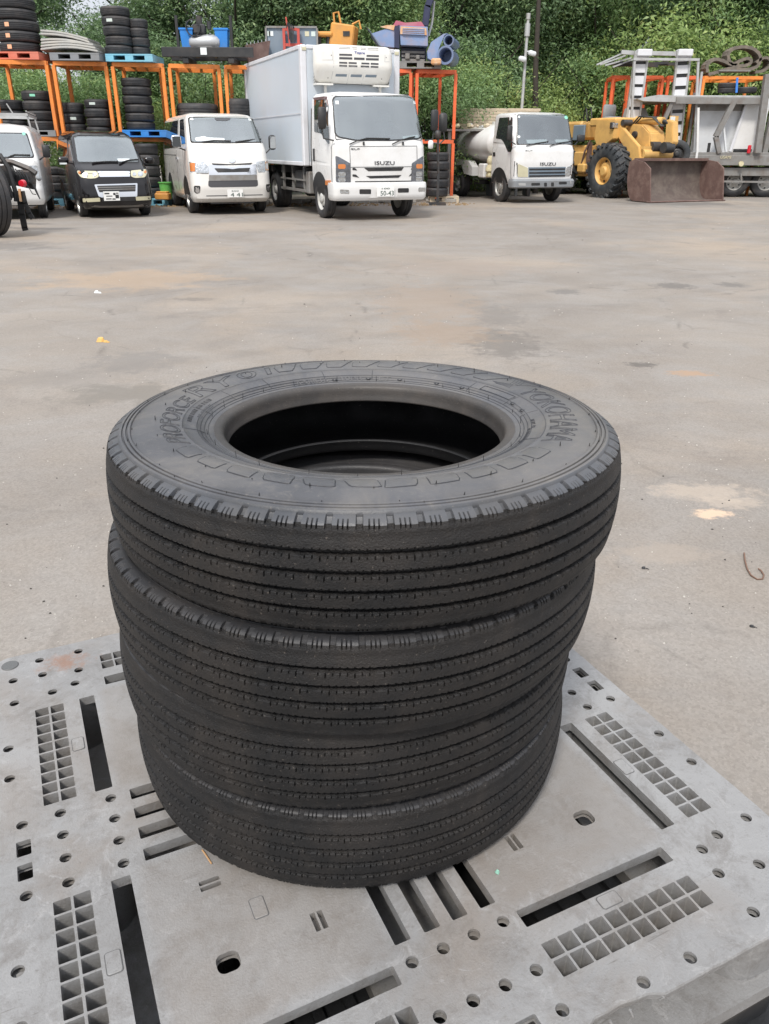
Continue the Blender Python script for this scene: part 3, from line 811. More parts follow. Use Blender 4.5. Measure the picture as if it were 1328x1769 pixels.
    np_grid_mesh('shoulder', V[:, :il_+1], M['sidedark'], root, sharp=40)
    # sidewalls
    n2 = 416; th2 = np.arange(n2)*2*PI/n2; wob2 = np.interp(th2, th, wob, period=2*PI); rw2 = np.interp(th2, th, rw, period=2*PI)
    def side_prof(h):
        b_ = h*.93
        p = [(.3600, min(.0806, h)), (.3570, min(.0815, h)), (.3562, min(.0792, h-.002)), (.3550, min(.0792, h-.002)), (.3542, min(.0820, h)), (.3512, min(.0826, h)), (.3504, min(.0800, h-.0024)), (.3490, min(.0800, h-.0024)), (.3482, min(.0828, h)), (.3452, min(.0834, h)), (.3442, min(.0812, h-.0016)), (.3425, h*.952),
             (.334, h*.975), (.322, h*.992), (.308, h), (.294, h*.995), (.282, h*.977), (.2725, h*.955), (.2715, h*.962), (.2705, h*.951), (.262, h*.925), (.2525, h*.895), (.2505, h*.888), (.2495, h*.868), (.2465, h*.860), (.2455, h*.846), (.2425, h*.838),
             (.2415, h*.825), (.2375, h*.815), (.2362, h*.806), (.2300, h*.802), (.2292, h*.794), (.2284, h*.800), (.222, h*.798), (.2185, h*.788), (.2155, h*.765), (.2138, h*.73), (.2128, h*.68), (.2120, h*.62), (.2105, h*.55), (.2088, h*.50), (.2086, h*.485), (.2100, h*.465), (.2130, h*.455)]
        return p
    def mk(h, sgn, m1, m2):
        p = side_prof(h)
        k = [i for i, q_ in enumerate(p) if q_[0] < .2290][0]
        for nm, seg, mm in (('sidewall', p[:k+1], m1), ('bead', p[k:], m2)):
            V = np.zeros((n2, len(seg), 3))
            for j, (r_, z_) in enumerate(seg):
                f = np.clip((r_-.21)/.15, 0, 1)
                V[:, j, 0] = (r_+rw2*f)*np.cos(th2+rz); V[:, j, 1] = (r_+rw2*f)*np.sin(th2+rz); V[:, j, 2] = sgn*z_+wob2*f
            np_grid_mesh(nm, V, mm, root, sharp=50)
        return p
    pt = mk(up, 1, M['side'] if top_shown else M['sidedark'], M['bead'] if top_shown else (M['sidedark'] if seed == 12 else M['beadshade']))
    mk(dn, -1, M['sidedark'], M['beadshade'])
    lin = [(.2130, up*.455), (.235, up*.60), (.27, up*.80), (.31, up*.86), (.345, up*.78), (.365, up*.5), (.371, 0), (.365, -dn*.5), (.345, -dn*.78), (.31, -dn*.86), (.27, -dn*.80), (.235, -dn*.60), (.2130, -dn*.455)]
    V = np.zeros((n2//2, len(lin), 3)); t3 = th2[::2]
    for j, (r_, z_) in enumerate(lin): V[:, j, 0] = r_*np.cos(t3); V[:, j, 1] = r_*np.sin(t3); V[:, j, 2] = z_
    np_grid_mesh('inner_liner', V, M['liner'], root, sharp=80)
    return root, pt, (th2, wob2)

CXY = (-.031, 1.147)
T1, prof1, WB = tyre('tyre', (CXY[0], CXY[1], PZ+.522), (.002, .016), 0, 'topmost used tyre of the foreground stack, grey sidewall lettering facing up', .0865, .0715, 11, True)
SCL = None
T2, _, _ = tyre('tyre', (-.049, 1.139, PZ+.3765), (.004, -.004), .7, 'second tyre from the top of the foreground stack, its notched shoulder showing', .0745, .0705, 12)
T3, _, _ = tyre('tyre', (-.0625, 1.146, PZ+.2325), (-.016, .004), 1.9, 'third tyre from the top of the foreground stack, brown scuffed ribs', .0715, .0715, 13, notch=0.0)
T4, _, _ = tyre('tyre', (-.057, 1.142, PZ+.087), (-.010, -.006), 2.8, 'bottom tyre of the foreground stack resting on the grey pallet', .0730, .0850, 14, notch=.35)

T1.scale = (1.004, 1.004, 1); T2.scale = (.999, .999, 1); T3.scale = (.975, .975, 1); T4.scale = (.966, .966, 1)
# relief on the top sidewall
pr = sorted([(r_, z_) for r_, z_ in prof1 if r_ >= .2290])
PR = np.array([p[0] for p in pr]); PZs = np.array([p[1] for p in pr])
def sz(r_): return float(np.interp(r_, PR, PZs))
def pol(th_deg, r_, dz=0):
    a = R(th_deg); wv = float(np.interp(a % (2*PI), WB[0], WB[1], period=2*PI))*min(1, max(0, (r_-.21)/.15))
    return Vector((r_*math.cos(a), r_*math.sin(a), sz(r_)+wv+dz))
def arc_text(txt, t0, t1, r0, r1, shear=0, outline=True, bev=.0006, wide=1.0, parent=None, matl=None):
    cu = bpy.data.curves.new('t', 'FONT'); cu.body = txt
    if outline:
        cu.fill_mode = 'NONE'; cu.bevel_depth = .0001; cu.bevel_resolution = 0
    cu.resolution_u = 4; cu.space_character = wide
    o = bpy.data.objects.new('t', cu); link(o)
    bpy.context.view_layer.update()
    if outline:
        # take the outline splines themselves and make slim raised cords from them
        dg = bpy.context.evaluated_depsgraph_get()
        me = bpy.data.meshes.new_from_object(o.evaluated_get(dg))
    else:
        cu.extrude = 0
        dg = bpy.context.evaluated_depsgraph_get()
        me = bpy.data.meshes.new_from_object(o.evaluated_get(dg))
    xs = [v.co.x for v in me.vertices]; ys = [v.co.y for v in me.vertices]
    x0, x1, y0, y1 = min(xs), max(xs), min(ys), max(ys)
    bm = bmesh.new(); bm.from_mesh(me)
    if outline:
        bmesh.ops.remove_doubles(bm, verts=bm.verts, dist=.0006)
    else:
        bmesh.ops.subdivide_edges(bm, edges=[e for e in bm.edges if e.calc_length() > .15], cuts=2)
    out = MB()
    def mp(x, y):
        u = (x-x0)/(x1-x0); v_ = (y-y0)/(y1-y0)
        r_ = r0+v_*(r1-r0); t_ = t0+(t1-t0)*u-shear*v_
        return t_, r_
    if outline:
        # edges that run along the outline become cords
        seen = set()
        for e in bm.edges:
            a_, b_ = e.verts[0].co, e.verts[1].co
            if (a_-b_).length < .004: continue
            key = (round((a_.x+b_.x)/2/.01), round((a_.y+b_.y)/2/.01))
            if key in seen: continue
            seen.add(key)
            n = max(1, int((a_-b_).length/.18))
            pts = []
            for k in range(n+1):
                p = a_.lerp(b_, k/n); t_, r_ = mp(p.x, p.y); pts.append(pol(t_, r_, .0003))
            out.tube(pts, bev, 4, caps=False)
    else:
        bm.verts.ensure_lookup_table(); bm.verts.index_update()
        vs = []
        for v_ in bm.verts:
            t_, r_ = mp(v_.co.x, v_.co.y); vs.append(pol(t_, r_, .0009))
        out.add(vs, [[v_.index for v_ in f.verts] for f in bm.faces])
        bd = [e for e in bm.edges if len(e.link_faces) == 1]
        for e in bd:
            p, q_ = vs[e.verts[0].index], vs[e.verts[1].index]
            out.add([p, q_, q_-Vector((0, 0, .002)), p-Vector((0, 0, .002))], [(0, 1, 2, 3)])
    bm.free(); bpy.data.objects.remove(o)
    return out.build('lettering', matl or M['side'], parent, smooth=60)
SW = [c for c in T1.children if c.name.startswith('sidewall')][0]
M['relief'] = rubber('relief_rubber', (.028, .030, .036), (.05, .05, .05), .3, .4, .1)
arc_text('PROFORCE', 213, 168.5, .277, .3035, shear=2.5, parent=SW, matl=M['relief'], bev=.0006)
arc_text('RY', 164.5, 143, .279, .322, shear=3.5, parent=SW, matl=M['relief'], bev=.0006)
arc_text('01', 140.5, 127.5, .285, .325, shear=3, parent=SW, matl=M['relief'], bev=.0006)
arc_text('YOKOHAMA', 26, -28.5, .279, .318, parent=SW, matl=M['relief'], bev=.0006)
arc_text('6.50R16', 121.5, 107.5, .238, .2475, outline=False, parent=SW, matl=M['side'])
arc_text('10PR', 101.5, 92.5, .240, .2495, outline=False, parent=SW, matl=M['side'])
arc_text('LT', 85.5, 80.5, .240, .2495, outline=False, parent=SW, matl=M['side'])
arc_text('TUBELESS RADIAL', 200, 148, .258, .2635, outline=False, parent=SW, matl=M['relief']) if False else None
rl = MB()
def cord(tr, r_, rad=.0006, n=60, dz=.0002):
    rl.tube([pol(tr[0]+(tr[1]-tr[0])*k/n, r_, dz) for k in range(n+1)], rad, 4)
cord((197, -25), .2725, .0006, 150)
for rr_ in (.2522, .2470, .2418, .2365): cord((0, 360), rr_, .00055, 200)
for t_ in (197, 175, 154, 133.5, 108.5, 88.5, 45, 21.5, 5, -25):
    rl.tube([pol(t_, r_, .0002) for r_ in (.2425, .252, .262, .2725)], .0005, 4)
# label recess outline
bx = [pol(40+(22.5-40)*k/14, .2665, .0003) for k in range(15)]+[pol(22.5-(22.5-40)*k/14, .2535, .0003) for k in range(15)]
rl.tube(bx, .0007, 5, closed=True)
# small round moulding dots
for t_, r_ in ((104.5, .243), (90, .245), (76.5, .245), (60, .246), (48, .247), (18, .251), (9, .251)):
    c_ = pol(t_, r_, .0003); rl.tube([c_+Vector((.0038*math.cos(a), .0038*math.sin(a), 0)) for a in [2*PI*k/12 for k in range(12)]], .0010, 5, closed=True)
# arrow mark before the maker's name
for k in range(5):
    t0_, r0_ = 33.5-k*.0, .288+.006*k
for k in range(4):
    d = k*1.25
    rl.tube([pol(38.2-d, .333-.0*k), pol(35.6-d, .312), pol(34.6-d*.9, .300)], .0007, 4)
for k in range(4):
    rl.tube([pol(41-k*.9, .2905-.002*k), pol(36.5-k*.5, .2945-.003*k), pol(32.4-.4*k, .2985-.0045*k)], .0006, 4)
for k in range(3):
    rl.tube([pol(32.4-k*.5, .2995+.002*k), pol(29.8-k*.4, .322), pol(27.6-k*.3, .343-.003*k)], .0006, 4)
for t_ in (152, 160, 185): pass
rl.build('raised_lines', M['relief'], SW, smooth=60)
# illegible small print: two rows of tiny raised marks
sp = MB(); r3 = random.Random(4)
for (ta, tb, rr0, hgt) in ((190, 163, .2605, .006), (183, 168, .2495, .0055), (-3, -12, .2520, .0055), (-12, -28, .2465, .004)):
    t_ = ta
    while t_ > tb:
        w_ = r3.uniform(.55, 1.0)
        if r3.random() > .12:
            kind = r3.random()
            pts = [pol(t_, rr0, .0003), pol(t_, rr0+hgt, .0003)] if kind < .35 else [pol(t_, rr0, .0003), pol(t_-w_*.3, rr0+hgt, .0003), pol(t_-w_*.6, rr0, .0003)] if kind < .65 else [pol(t_-w_*.6, rr0+hgt, .0003), pol(t_, rr0+hgt, .0003), pol(t_, rr0, .0003), pol(t_-w_*.6, rr0, .0003)]
            sp.tube(pts, .00045, 4)
        t_ -= w_*1.15
sp.build('small_print', M['relief'], SW)
# chevron panels around the sidewall
def chevron(q_, fade):
    """thin raised plate; fade: its inner side runs out into the sidewall"""
    cp = MB(); ed = MB()
    q_ = roundp(q_)
    pts = []
    for i in range(len(q_)):
        a, b_ = q_[i], q_[(i+1) % len(q_)]
        for k in range(4): pts.append((a[0]+(b_[0]-a[0])*k/4, a[1]+(b_[1]-a[1])*k/4))
    n = len(pts); ct = sum(p[0] for p in pts)/n; cr_ = sum(p[1] for p in pts)/n
    ri = min(p[1] for p in pts); ro = max(p[1] for p in pts)
    def hgt(r_): return .0009*(min(1, max(0, (r_-ri)/(ro-ri)*1.3)) if fade else 1)
    vs = []
    for f, top in ((1, 0), (.97, 1), (.5, 1)):
        for p in pts: r_ = cr_+(p[1]-cr_)*f; vs.append(pol(ct+(p[0]-ct)*f, r_, hgt(r_) if top else -.0004))
    vs.append(pol(ct, cr_, hgt(cr_)))
    fs = [(r_*n+i, r_*n+(i+1) % n, (r_+1)*n+(i+1) % n, (r_+1)*n+i) for r_ in range(2) for i in range(n)]+[(2*n+i, 2*n+(i+1) % n, 3*n) for i in range(n)]
    cp.add(vs, fs)
    o = cp.build('chevron_panel', M['side'], SW, smooth=50)
    thr = ri+(ro-ri)*.35 if fade else ri-1
    run = [p for p in pts+pts[:1] if p[1] > thr]
    ed.tube([pol(p[0], p[1], .0003) for p in run], .00065, 4, closed=not fade)
    ed.build('panel_edge', M['relief'], SW, smooth=60)
def roundp(q_):
    o = []; n = len(q_)
    for i in range(n):
        a, b_, c = q_[i-1], q_[i], q_[(i+1) % n]
        for t in (.82, 1): o.append((a[0]+(b_[0]-a[0])*t, a[1]+(b_[1]-a[1])*t) if t < 1 else (b_[0]+(a[0]-b_[0])*.04+(c[0]-b_[0])*.04, b_[1]+(a[1]-b_[1])*.04+(c[1]-b_[1])*.04))
    return o
for i in range(9):
    ta = 124.5-i*9.4; chevron([(ta, .286), (ta-5.6, .285), (ta-7.4, .300), (ta-10.2, .333), (ta-2.6, .334), (ta-.6, .31)], False)
for i in range(11):
    ta = -146+i*10.2
    if ta < -92: q_ = [(ta, .272), (ta+3.4, .308), (ta+10.4, .3085), (ta+9, .272)]
    else: q_ = [(ta+10.0, .272), (ta+7.6, .311), (ta+.2, .311), (ta+1.6, .272)]
    chevron(q_, True)
# rubber hairs
hb = MB(); r4 = random.Random(8)
for i in range(24):
    t_ = i*15+r4.uniform(-4, 4); p = pol(t_, .2385, 0); h_ = r4.uniform(.004, .012)
    hb.tube([p, p+Vector((r4.uniform(-.001, .001), r4.uniform(-.001, .001), h_))], [.0006, .00035], 4)
for i in range(52):
    t_ = i*360/52+r4.uniform(-2, 2); p = pol(t_, .3505 if i % 2 else .343, 0); h_ = r4.uniform(.002, .005)
    hb.tube([p, p+Vector((r4.uniform(-.001, .001), r4.uniform(-.001, .001), h_))], [.0009, .0004], 4)
for i in range(26):
    t_ = 121-i*360/26; p = pol(t_, .311, .0006); h_ = r4.uniform(.001, .006)
    hb.tube([p, p+Vector((0, 0, h_))], [.0010, .0004], 4)
hb.build('rubber_hairs', M['black'], SW)['kind'] = 'stuff'
# ================================================================== VEHICLES
class Pose:
    """local frame of a parked vehicle: x to the image right, y backwards, z up; origin on the ground under its nose"""
    def __init__(s, x, y, th):
        s.x, s.y, s.th = x, y, th
        s.M = Matrix.Translation((x, y, 0)) @ Matrix.Rotation(th, 4, 'Z')
        s.I = s.M.inverted()
        s.o = s.I @ Vector((0, 0, CAM_H))
    def dirl(s, px, py): return s.I.to_3x3() @ ray(px, py)
    def fy(s, px, py, y):
        d = s.dirl(px, py); t = (y-s.o.y)/d.y; p = s.o+d*t; return p.x, p.z
    def sx(s, px, py, x):
        d = s.dirl(px, py); t = (x-s.o.x)/d.x; p = s.o+d*t; return p.y, p.z
    def front(s, px, py, sh):
        y = sh.lv[0][1]
        for _ in range(12):
            x, z = s.fy(px, py, y); y = .5*y+.5*sh.front(x, z)
        return x, z
class Shell:
    def __init__(s, lv): s.lv = lv         # (z, yf, yb, w, r, bow)
    def at(s, z):
        lv = s.lv
        if z <= lv[0][0]: return lv[0][1:]
        for a, b_ in zip(lv, lv[1:]):
            if z <= b_[0]:
                t = (z-a[0])/(b_[0]-a[0]); return tuple(a[i]+(b_[i]-a[i])*t for i in range(1, 6))
        return lv[-1][1:]
    def front(s, x, z):
        yf, yb, w_, r_, bow = s.at(z); ax = min(abs(x), w_-.001)
        if ax <= w_-r_: return yf+bow*(ax/w_)**2
        dx = ax-(w_-r_); return yf+bow*((w_-r_)/w_)**2+r_-math.sqrt(max(0, r_*r_-dx*dx))
    def side(s, y, z):
        yf, yb, w_, r_, bow = s.at(z); yc = yf+bow*((w_-r_)/w_)**2+r_
        if y >= yc: return w_
        return w_-r_+math.sqrt(max(0, r_*r_-(yc-y)**2))
    def outline(s, z, n=7, m=14):
        yf, yb, w_, r_, bow = s.at(z)
        pts = []
        for i in range(-m, m+1):
            x = (w_-r_)*i/m; pts.append((x, yf+bow*(x/w_)**2))
        yc = yf+bow*((w_-r_)/w_)**2+r_
        for k in range(1, n+1):
            a = PI/2*k/n; pts.append((w_-r_+r_*math.sin(a), yc-r_*math.cos(a)))
        rb = min(.12, r_)
        for k in range(0, 5):
            a = PI/2*k/4; pts.append((w_-rb+rb*math.cos(a), yb-rb+rb*math.sin(a)))
        left = [(-x, y) for x, y in pts[:0:-1]]
        left = [(-x, y) for x, y in pts if x > (w_-r_)+1e-6][::-1]
        return pts+left
    def mesh(s, mb, sub=.09, cut=None):
        '''cut: polygon (x, z) of a window opening left out of the front'''
        zs = [s.lv[0][0]]
        for a, b_ in zip(s.lv, s.lv[1:]):
            n = max(1, int((b_[0]-a[0])/sub))
            zs += [a[0]+(b_[0]-a[0])*(k+1)/n for k in range(n)]
        rings = [s.outline(z) for z in zs]; n = len(rings[0])
        vs = [(x, y, z) for r_, z in zip(rings, zs) for x, y in r_]
        fs = [(i*n+k, i*n+(k+1) % n, (i+1)*n+(k+1) % n, (i+1)*n+k) for i in range(len(zs)-1) for k in range(n)]
        if cut:
            k_ = []
            for f in fs:
                c = [sum(vs[i][j] for i in f)/len(f) for j in range(3)]
                yf, yb = s.at(c[2])[:2]
                if c[1] < (yf+yb)/2 and abs(c[0]) < s.at(c[2])[2]-.03 and inpoly(c[0], c[2], cut): continue
                k_.append(f)
            fs = k_
        fs += [tuple(range(n))[::-1], tuple((len(zs)-1)*n+k for k in range(n))]
        mb.add(vs, fs); return mb
def inpoly(x, y, poly):
    c = False; j = len(poly)-1
    for i in range(len(poly)):
        a, b_ = poly[i], poly[j]
        if (a[1] > y) != (b_[1] > y) and x < (b_[0]-a[0])*(y-a[1])/(b_[1]-a[1])+a[0]: c = not c
        j = i
    return c
def shrink(poly, d):
    cx = (min(p[0] for p in poly)+max(p[0] for p in poly))/2; cz = (min(p[1] for p in poly)+max(p[1] for p in poly))/2
    hx = (max(p[0] for p in poly)-min(p[0] for p in poly))/2; hz = (max(p[1] for p in poly)-min(p[1] for p in poly))/2
    return [(cx+(p[0]-cx)*(hx-d)/hx, cz+(p[1]-cz)*(hz-d)/hz) for p in poly]
def roundpoly(p, r):
    if not r: return p
    o = []; n = len(p)
    for i in range(n):
        a, b_, c = Vector(p[i-1]), Vector(p[i]), Vector(p[(i+1) % n])
        u, v_ = (a-b_), (c-b_); q_ = min(r, u.length*.45, v_.length*.45)
        u.normalize(); v_.normalize(); s_, e_ = b_+u*q_, b_+v_*q_
        for k in range(5):
            t = k/4; o.append(tuple(s_*(1-t)**2+b_*2*t*(1-t)+e_*t*t))
    return o
def patch(mb, poly, fn, nrm, off=.006, r=0, depth=.02, step=.09, hole=None):
    """panel lying on the surface fn(a,b), raised by off along nrm, with an edge going depth inwards"""
    poly = roundpoly([tuple(p) for p in poly], r)
    area = sum(poly[i-1][0]*poly[i][1]-poly[i][0]*poly[i-1][1] for i in range(len(poly)))
    if area < 0: poly = poly[::-1]
    bd = []
    for i in range(len(poly)):
        a, b_ = Vector(poly[i]), Vector(poly[(i+1) % len(poly)]); n = max(1, int((b_-a).length/step))
        for k in range(n): bd.append(a.lerp(b_, k/n))
    # drop duplicates
    o = []
    for p in bd:
        if not o or (p-o[-1]).length > 1e-4: o.append(p)
    if (o[0]-o[-1]).length < 1e-4: o.pop()
    bd = o; N_ = len(bd)
    xs = [p.x for p in bd]; ys = [p.y for p in bd]
    def inside(x, y):
        c = False; j = N_-1
        for i in range(N_):
            a, b_ = bd[i], bd[j]
            if (a.y > y) != (b_.y > y) and x < (b_.x-a.x)*(y-a.y)/(b_.y-a.y)+a.x: c = not c
            j = i
        return c
    hb = []
    if hole:
        hb = [Vector(p) for p in roundpoly([tuple(p) for p in hole], r)]
        o = []
        for i in range(len(hb)):
            a, b_ = hb[i], hb[(i+1) % len(hb)]; n = max(1, int((b_-a).length/step))
            for k in range(n): o.append(a.lerp(b_, k/n))
        hb = []
        for p in o:
            if not hb or (p-hb[-1]).length > 1e-4: hb.append(p)
        if (hb[0]-hb[-1]).length < 1e-4: hb.pop()
    inner = []
    nx = int((max(xs)-min(xs))/step); ny = int((max(ys)-min(ys))/step)
    for i in range(1, nx+1):
        for j in range(1, ny+1):
            x = min(xs)+(max(xs)-min(xs))*i/(nx+1); y = min(ys)+(max(ys)-min(ys))*j/(ny+1)
            if inside(x, y) and not (hb and inpoly(x, y, hb)) and min((Vector((x, y))-p).length for p in bd) > step*.3: inner.append(Vector((x, y)))
    H0 = N_+len(inner); res = delaunay_2d_cdt(bd+inner+hb, [(i, (i+1) % N_) for i in range(N_)]+[(H0+i, H0+(i+1) % len(hb)) for i in range(len(hb))], [], 0, 1e-6)
    V2, F2 = res[0], res[2]
    nv = Vector(nrm)
    vs = [fn(v.x, v.y)+nv*off for v in V2]
    fs = [tuple(f) for f in F2 if inside(sum(V2[i].x for i in f)/len(f), sum(V2[i].y for i in f)/len(f)) and not (hb and inpoly(sum(V2[i].x for i in f)/len(f), sum(V2[i].y for i in f)/len(f), hb))]
    mb.add(vs, fs)
    mb.add([fn(p.x, p.y)+nv*off for p in bd]+[fn(p.x, p.y)-nv*depth for p in bd], [(i, (i+1) % N_, N_+(i+1) % N_, N_+i) for i in range(N_)])
    return mb
class Vehicle:
    def screen(s, ws, glass, seal=.045, r=.05, bodymat=None, sub=.05, name='cab', seats=2, wheel_side=1, dashz=None):
        """body with an open window, its frame, the glass and a simple cabin behind it"""
        hole = shrink(ws, seal)
        mb = MB(); s.sh.mesh(mb, sub, cut=shrink(ws, seal*.45)); body = mb.build(name, bodymat, s.root, smooth=40)
        s.front('windscreen_seal', shrink(ws, -.006), M['black'], off=.004, r=r, step=.05, hole=hole, depth=.03)
        g = s.front('windscreen', shrink(ws, seal*.35), glass, off=.010, r=r, step=.05, depth=0)
        z0 = min(p[1] for p in hole); z1 = max(p[1] for p in hole); w_ = max(abs(p[0]) for p in hole)
        yf = s.sh.front(0, z0); yb = yf+1.25
        # cabin tub: inner faces only
        t = MB(); x = w_-.01
        y1 = s.sh.front(0, z1)
        P_ = [(-x, yf+.03, z0-.02), (x, yf+.03, z0-.02), (x, yb, z0-.3), (-x, yb, z0-.3), (-x*.92, y1+.06, z1+.01), (x*.92, y1+.06, z1+.01), (x*.92, yb, z1+.01), (-x*.92, yb, z1+.01)]
        t.add(P_, [(0, 1, 2, 3), (2, 6, 7, 3), (4, 5, 6, 7), (0, 3, 7, 4), (1, 5, 6, 2)]); t.build('cabin', M['cabin'], s.root)
        d = MB(); d.box((0, yf+.22, z0-.03), (2*w_-.08, .34, .06), ch=.02); d.box((wheel_side*w_*.5, yf+.33, z0+.02), (.34, .16, .08), ch=.03); d.build('dashboard', M['dash'], s.root)
        sw_ = MB(); c = Vector((wheel_side*w_*.5, yf+.42, z0+.06))
        sw_.tube([c+Vector((.19*math.cos(a), .08*math.sin(a), .17*math.sin(a))) for a in np.linspace(0, 2*PI, 21)[:-1]], .016, 6, closed=True)
        sw_.tube([c-Vector((.18, 0, 0)), c+Vector((.18, 0, 0))], .014, 5); sw_.build('steering_wheel', M['black'], s.root, smooth=60)
        for sx in (-1, 1):
            q = MB(); q.box((sx*w_*.5, yf+.85, z0-.02), (.46, .14, .62), ch=.06); q.build('seat_back', M['seatcloth'], s.root)
            q = MB(); q.box((sx*w_*.5, yf+.84, z0+.38), (.24, .10, .16), ch=.04); q.build('headrest', M['seatcloth'], s.root)
        m_ = MB(); m_.box((0, s.sh.front(0, z1)+.07, z1-.11), (.22, .03, .07), ch=.01); m_.build('rear_view_mirror', M['black'], s.root)
        return body
    def __init__(s, name, pose, shell, label, cat, T):
        s.p = pose; s.sh = shell; s.T = T
        s.root = empty(name, (pose.x, pose.y, 0), pose.th, label, cat)
    def px(s, u, v_): return s.T[0]+u*s.T[2], s.T[1]+v_*s.T[2]
    def F(s, pts):
        o = []
        for u, v_ in pts:
            x, z = s.p.front(*s.px(u, v_), s.sh); w_ = s.sh.at(z)[2]-.012
            o.append((max(-w_, min(w_, x)), z))
        return o
    def S(s, pts, x):
        o = []
        for u, v_ in pts:
            xx = x
            for _ in range(12):
                y, z = s.p.sx(*s.px(u, v_), xx)
                yf, yb, w_, r_, bow = s.sh.at(z); ymin = yf+bow*((w_-r_)/w_)**2+r_*.35
                y = max(y, ymin); xx = .5*xx-.5*s.sh.side(y, z)
            o.append((y, z))
        return o
    def front(s, name, poly, matl, off=.006, r=0, depth=.02, parent=None, mirror=False, step=.09, label=None, smooth=50, hole=None):
        o = None
        for m in ((1, -1) if mirror else (1,)):
            mb = MB(); patch(mb, [(x*m, z) for x, z in poly], lambda x, z: Vector((x, s.sh.front(x, z), z)), (0, -1, .15), off, r, depth, step, hole)
            o = mb.build(name, matl, parent or s.root, smooth=smooth, label=label)
        return o
    def side(s, name, poly, matl, sgn=-1, off=.005, r=0, depth=.02, parent=None, step=.12, smooth=50, both=False):
        for m in ((sgn, -sgn) if both else (sgn,)):
            mb = MB(); patch(mb, poly, lambda y, z: Vector((m*s.sh.side(y, z), y, z)), (m, 0, .05), off, r, depth, step)
            o = mb.build(name, matl, parent or s.root, smooth=smooth)
        return o
    def text(s, txt, u0, v0, u1, v1, matl, name='lettering', off=.012, parent=None, depth=None):
        """lettering on the nose between two zoom corners (top left, bottom right)"""
        a = s.p.front(*s.px(u0, v0), s.sh); b_ = s.p.front(*s.px(u1, v1), s.sh)
        me = text_mesh(txt)
        bm = bmesh.new(); bm.from_mesh(me)
        xs = [v.co.x for v in bm.verts]; ys = [v.co.y for v in bm.verts]
        for v in bm.verts:
            x = a[0]+(b_[0]-a[0])*(v.co.x-min(xs))/(max(xs)-min(xs)); z = b_[1]+(a[1]-b_[1])*(v.co.y-min(ys))/(max(ys)-min(ys))
            v.co = Vector((x, s.sh.front(x, z)-off, z))
        return finish_text(bm, name, matl, parent or s.root, Vector((0, .012, 0)))
def text_mesh(txt):
    cu = bpy.data.curves.new('t', 'FONT'); cu.body = txt; cu.resolution_u = 3
    o = bpy.data.objects.new('t', cu); link(o); bpy.context.view_layer.update()
    me = bpy.data.meshes.new_from_object(o.evaluated_get(bpy.context.evaluated_depsgraph_get()))
    bpy.data.objects.remove(o); return me
def finish_text(bm, name, matl, parent, ext):
    r_ = bmesh.ops.extrude_face_region(bm, geom=bm.faces[:])
    for g_ in r_['geom']:
        if isinstance(g_, bmesh.types.BMVert): g_.co += ext
    me = bpy.data.meshes.new(name); bm.to_mesh(me); bm.free(); me.materials.append(matl)
    o = bpy.data.objects.new(name, me); link(o); o.parent = parent; return o
def flat_text(txt, M_, w_, h_, matl, parent, name='lettering', thick=.004):
    """text in the plane of M_ (x right, z up), centred"""
    bm = bmesh.new(); bm.from_mesh(text_mesh(txt))
    xs = [v.co.x for v in bm.verts]; ys = [v.co.y for v in bm.verts]
    for v in bm.verts:
        x = -w_/2+w_*(v.co.x-min(xs))/(max(xs)-min(xs)); z = -h_/2+h_*(v.co.y-min(ys))/(max(ys)-min(ys))
        v.co = M_ @ Vector((x, -thick, z))
    return finish_text(bm, name, matl, parent, (M_.to_3x3() @ Vector((0, thick*.9, 0))))

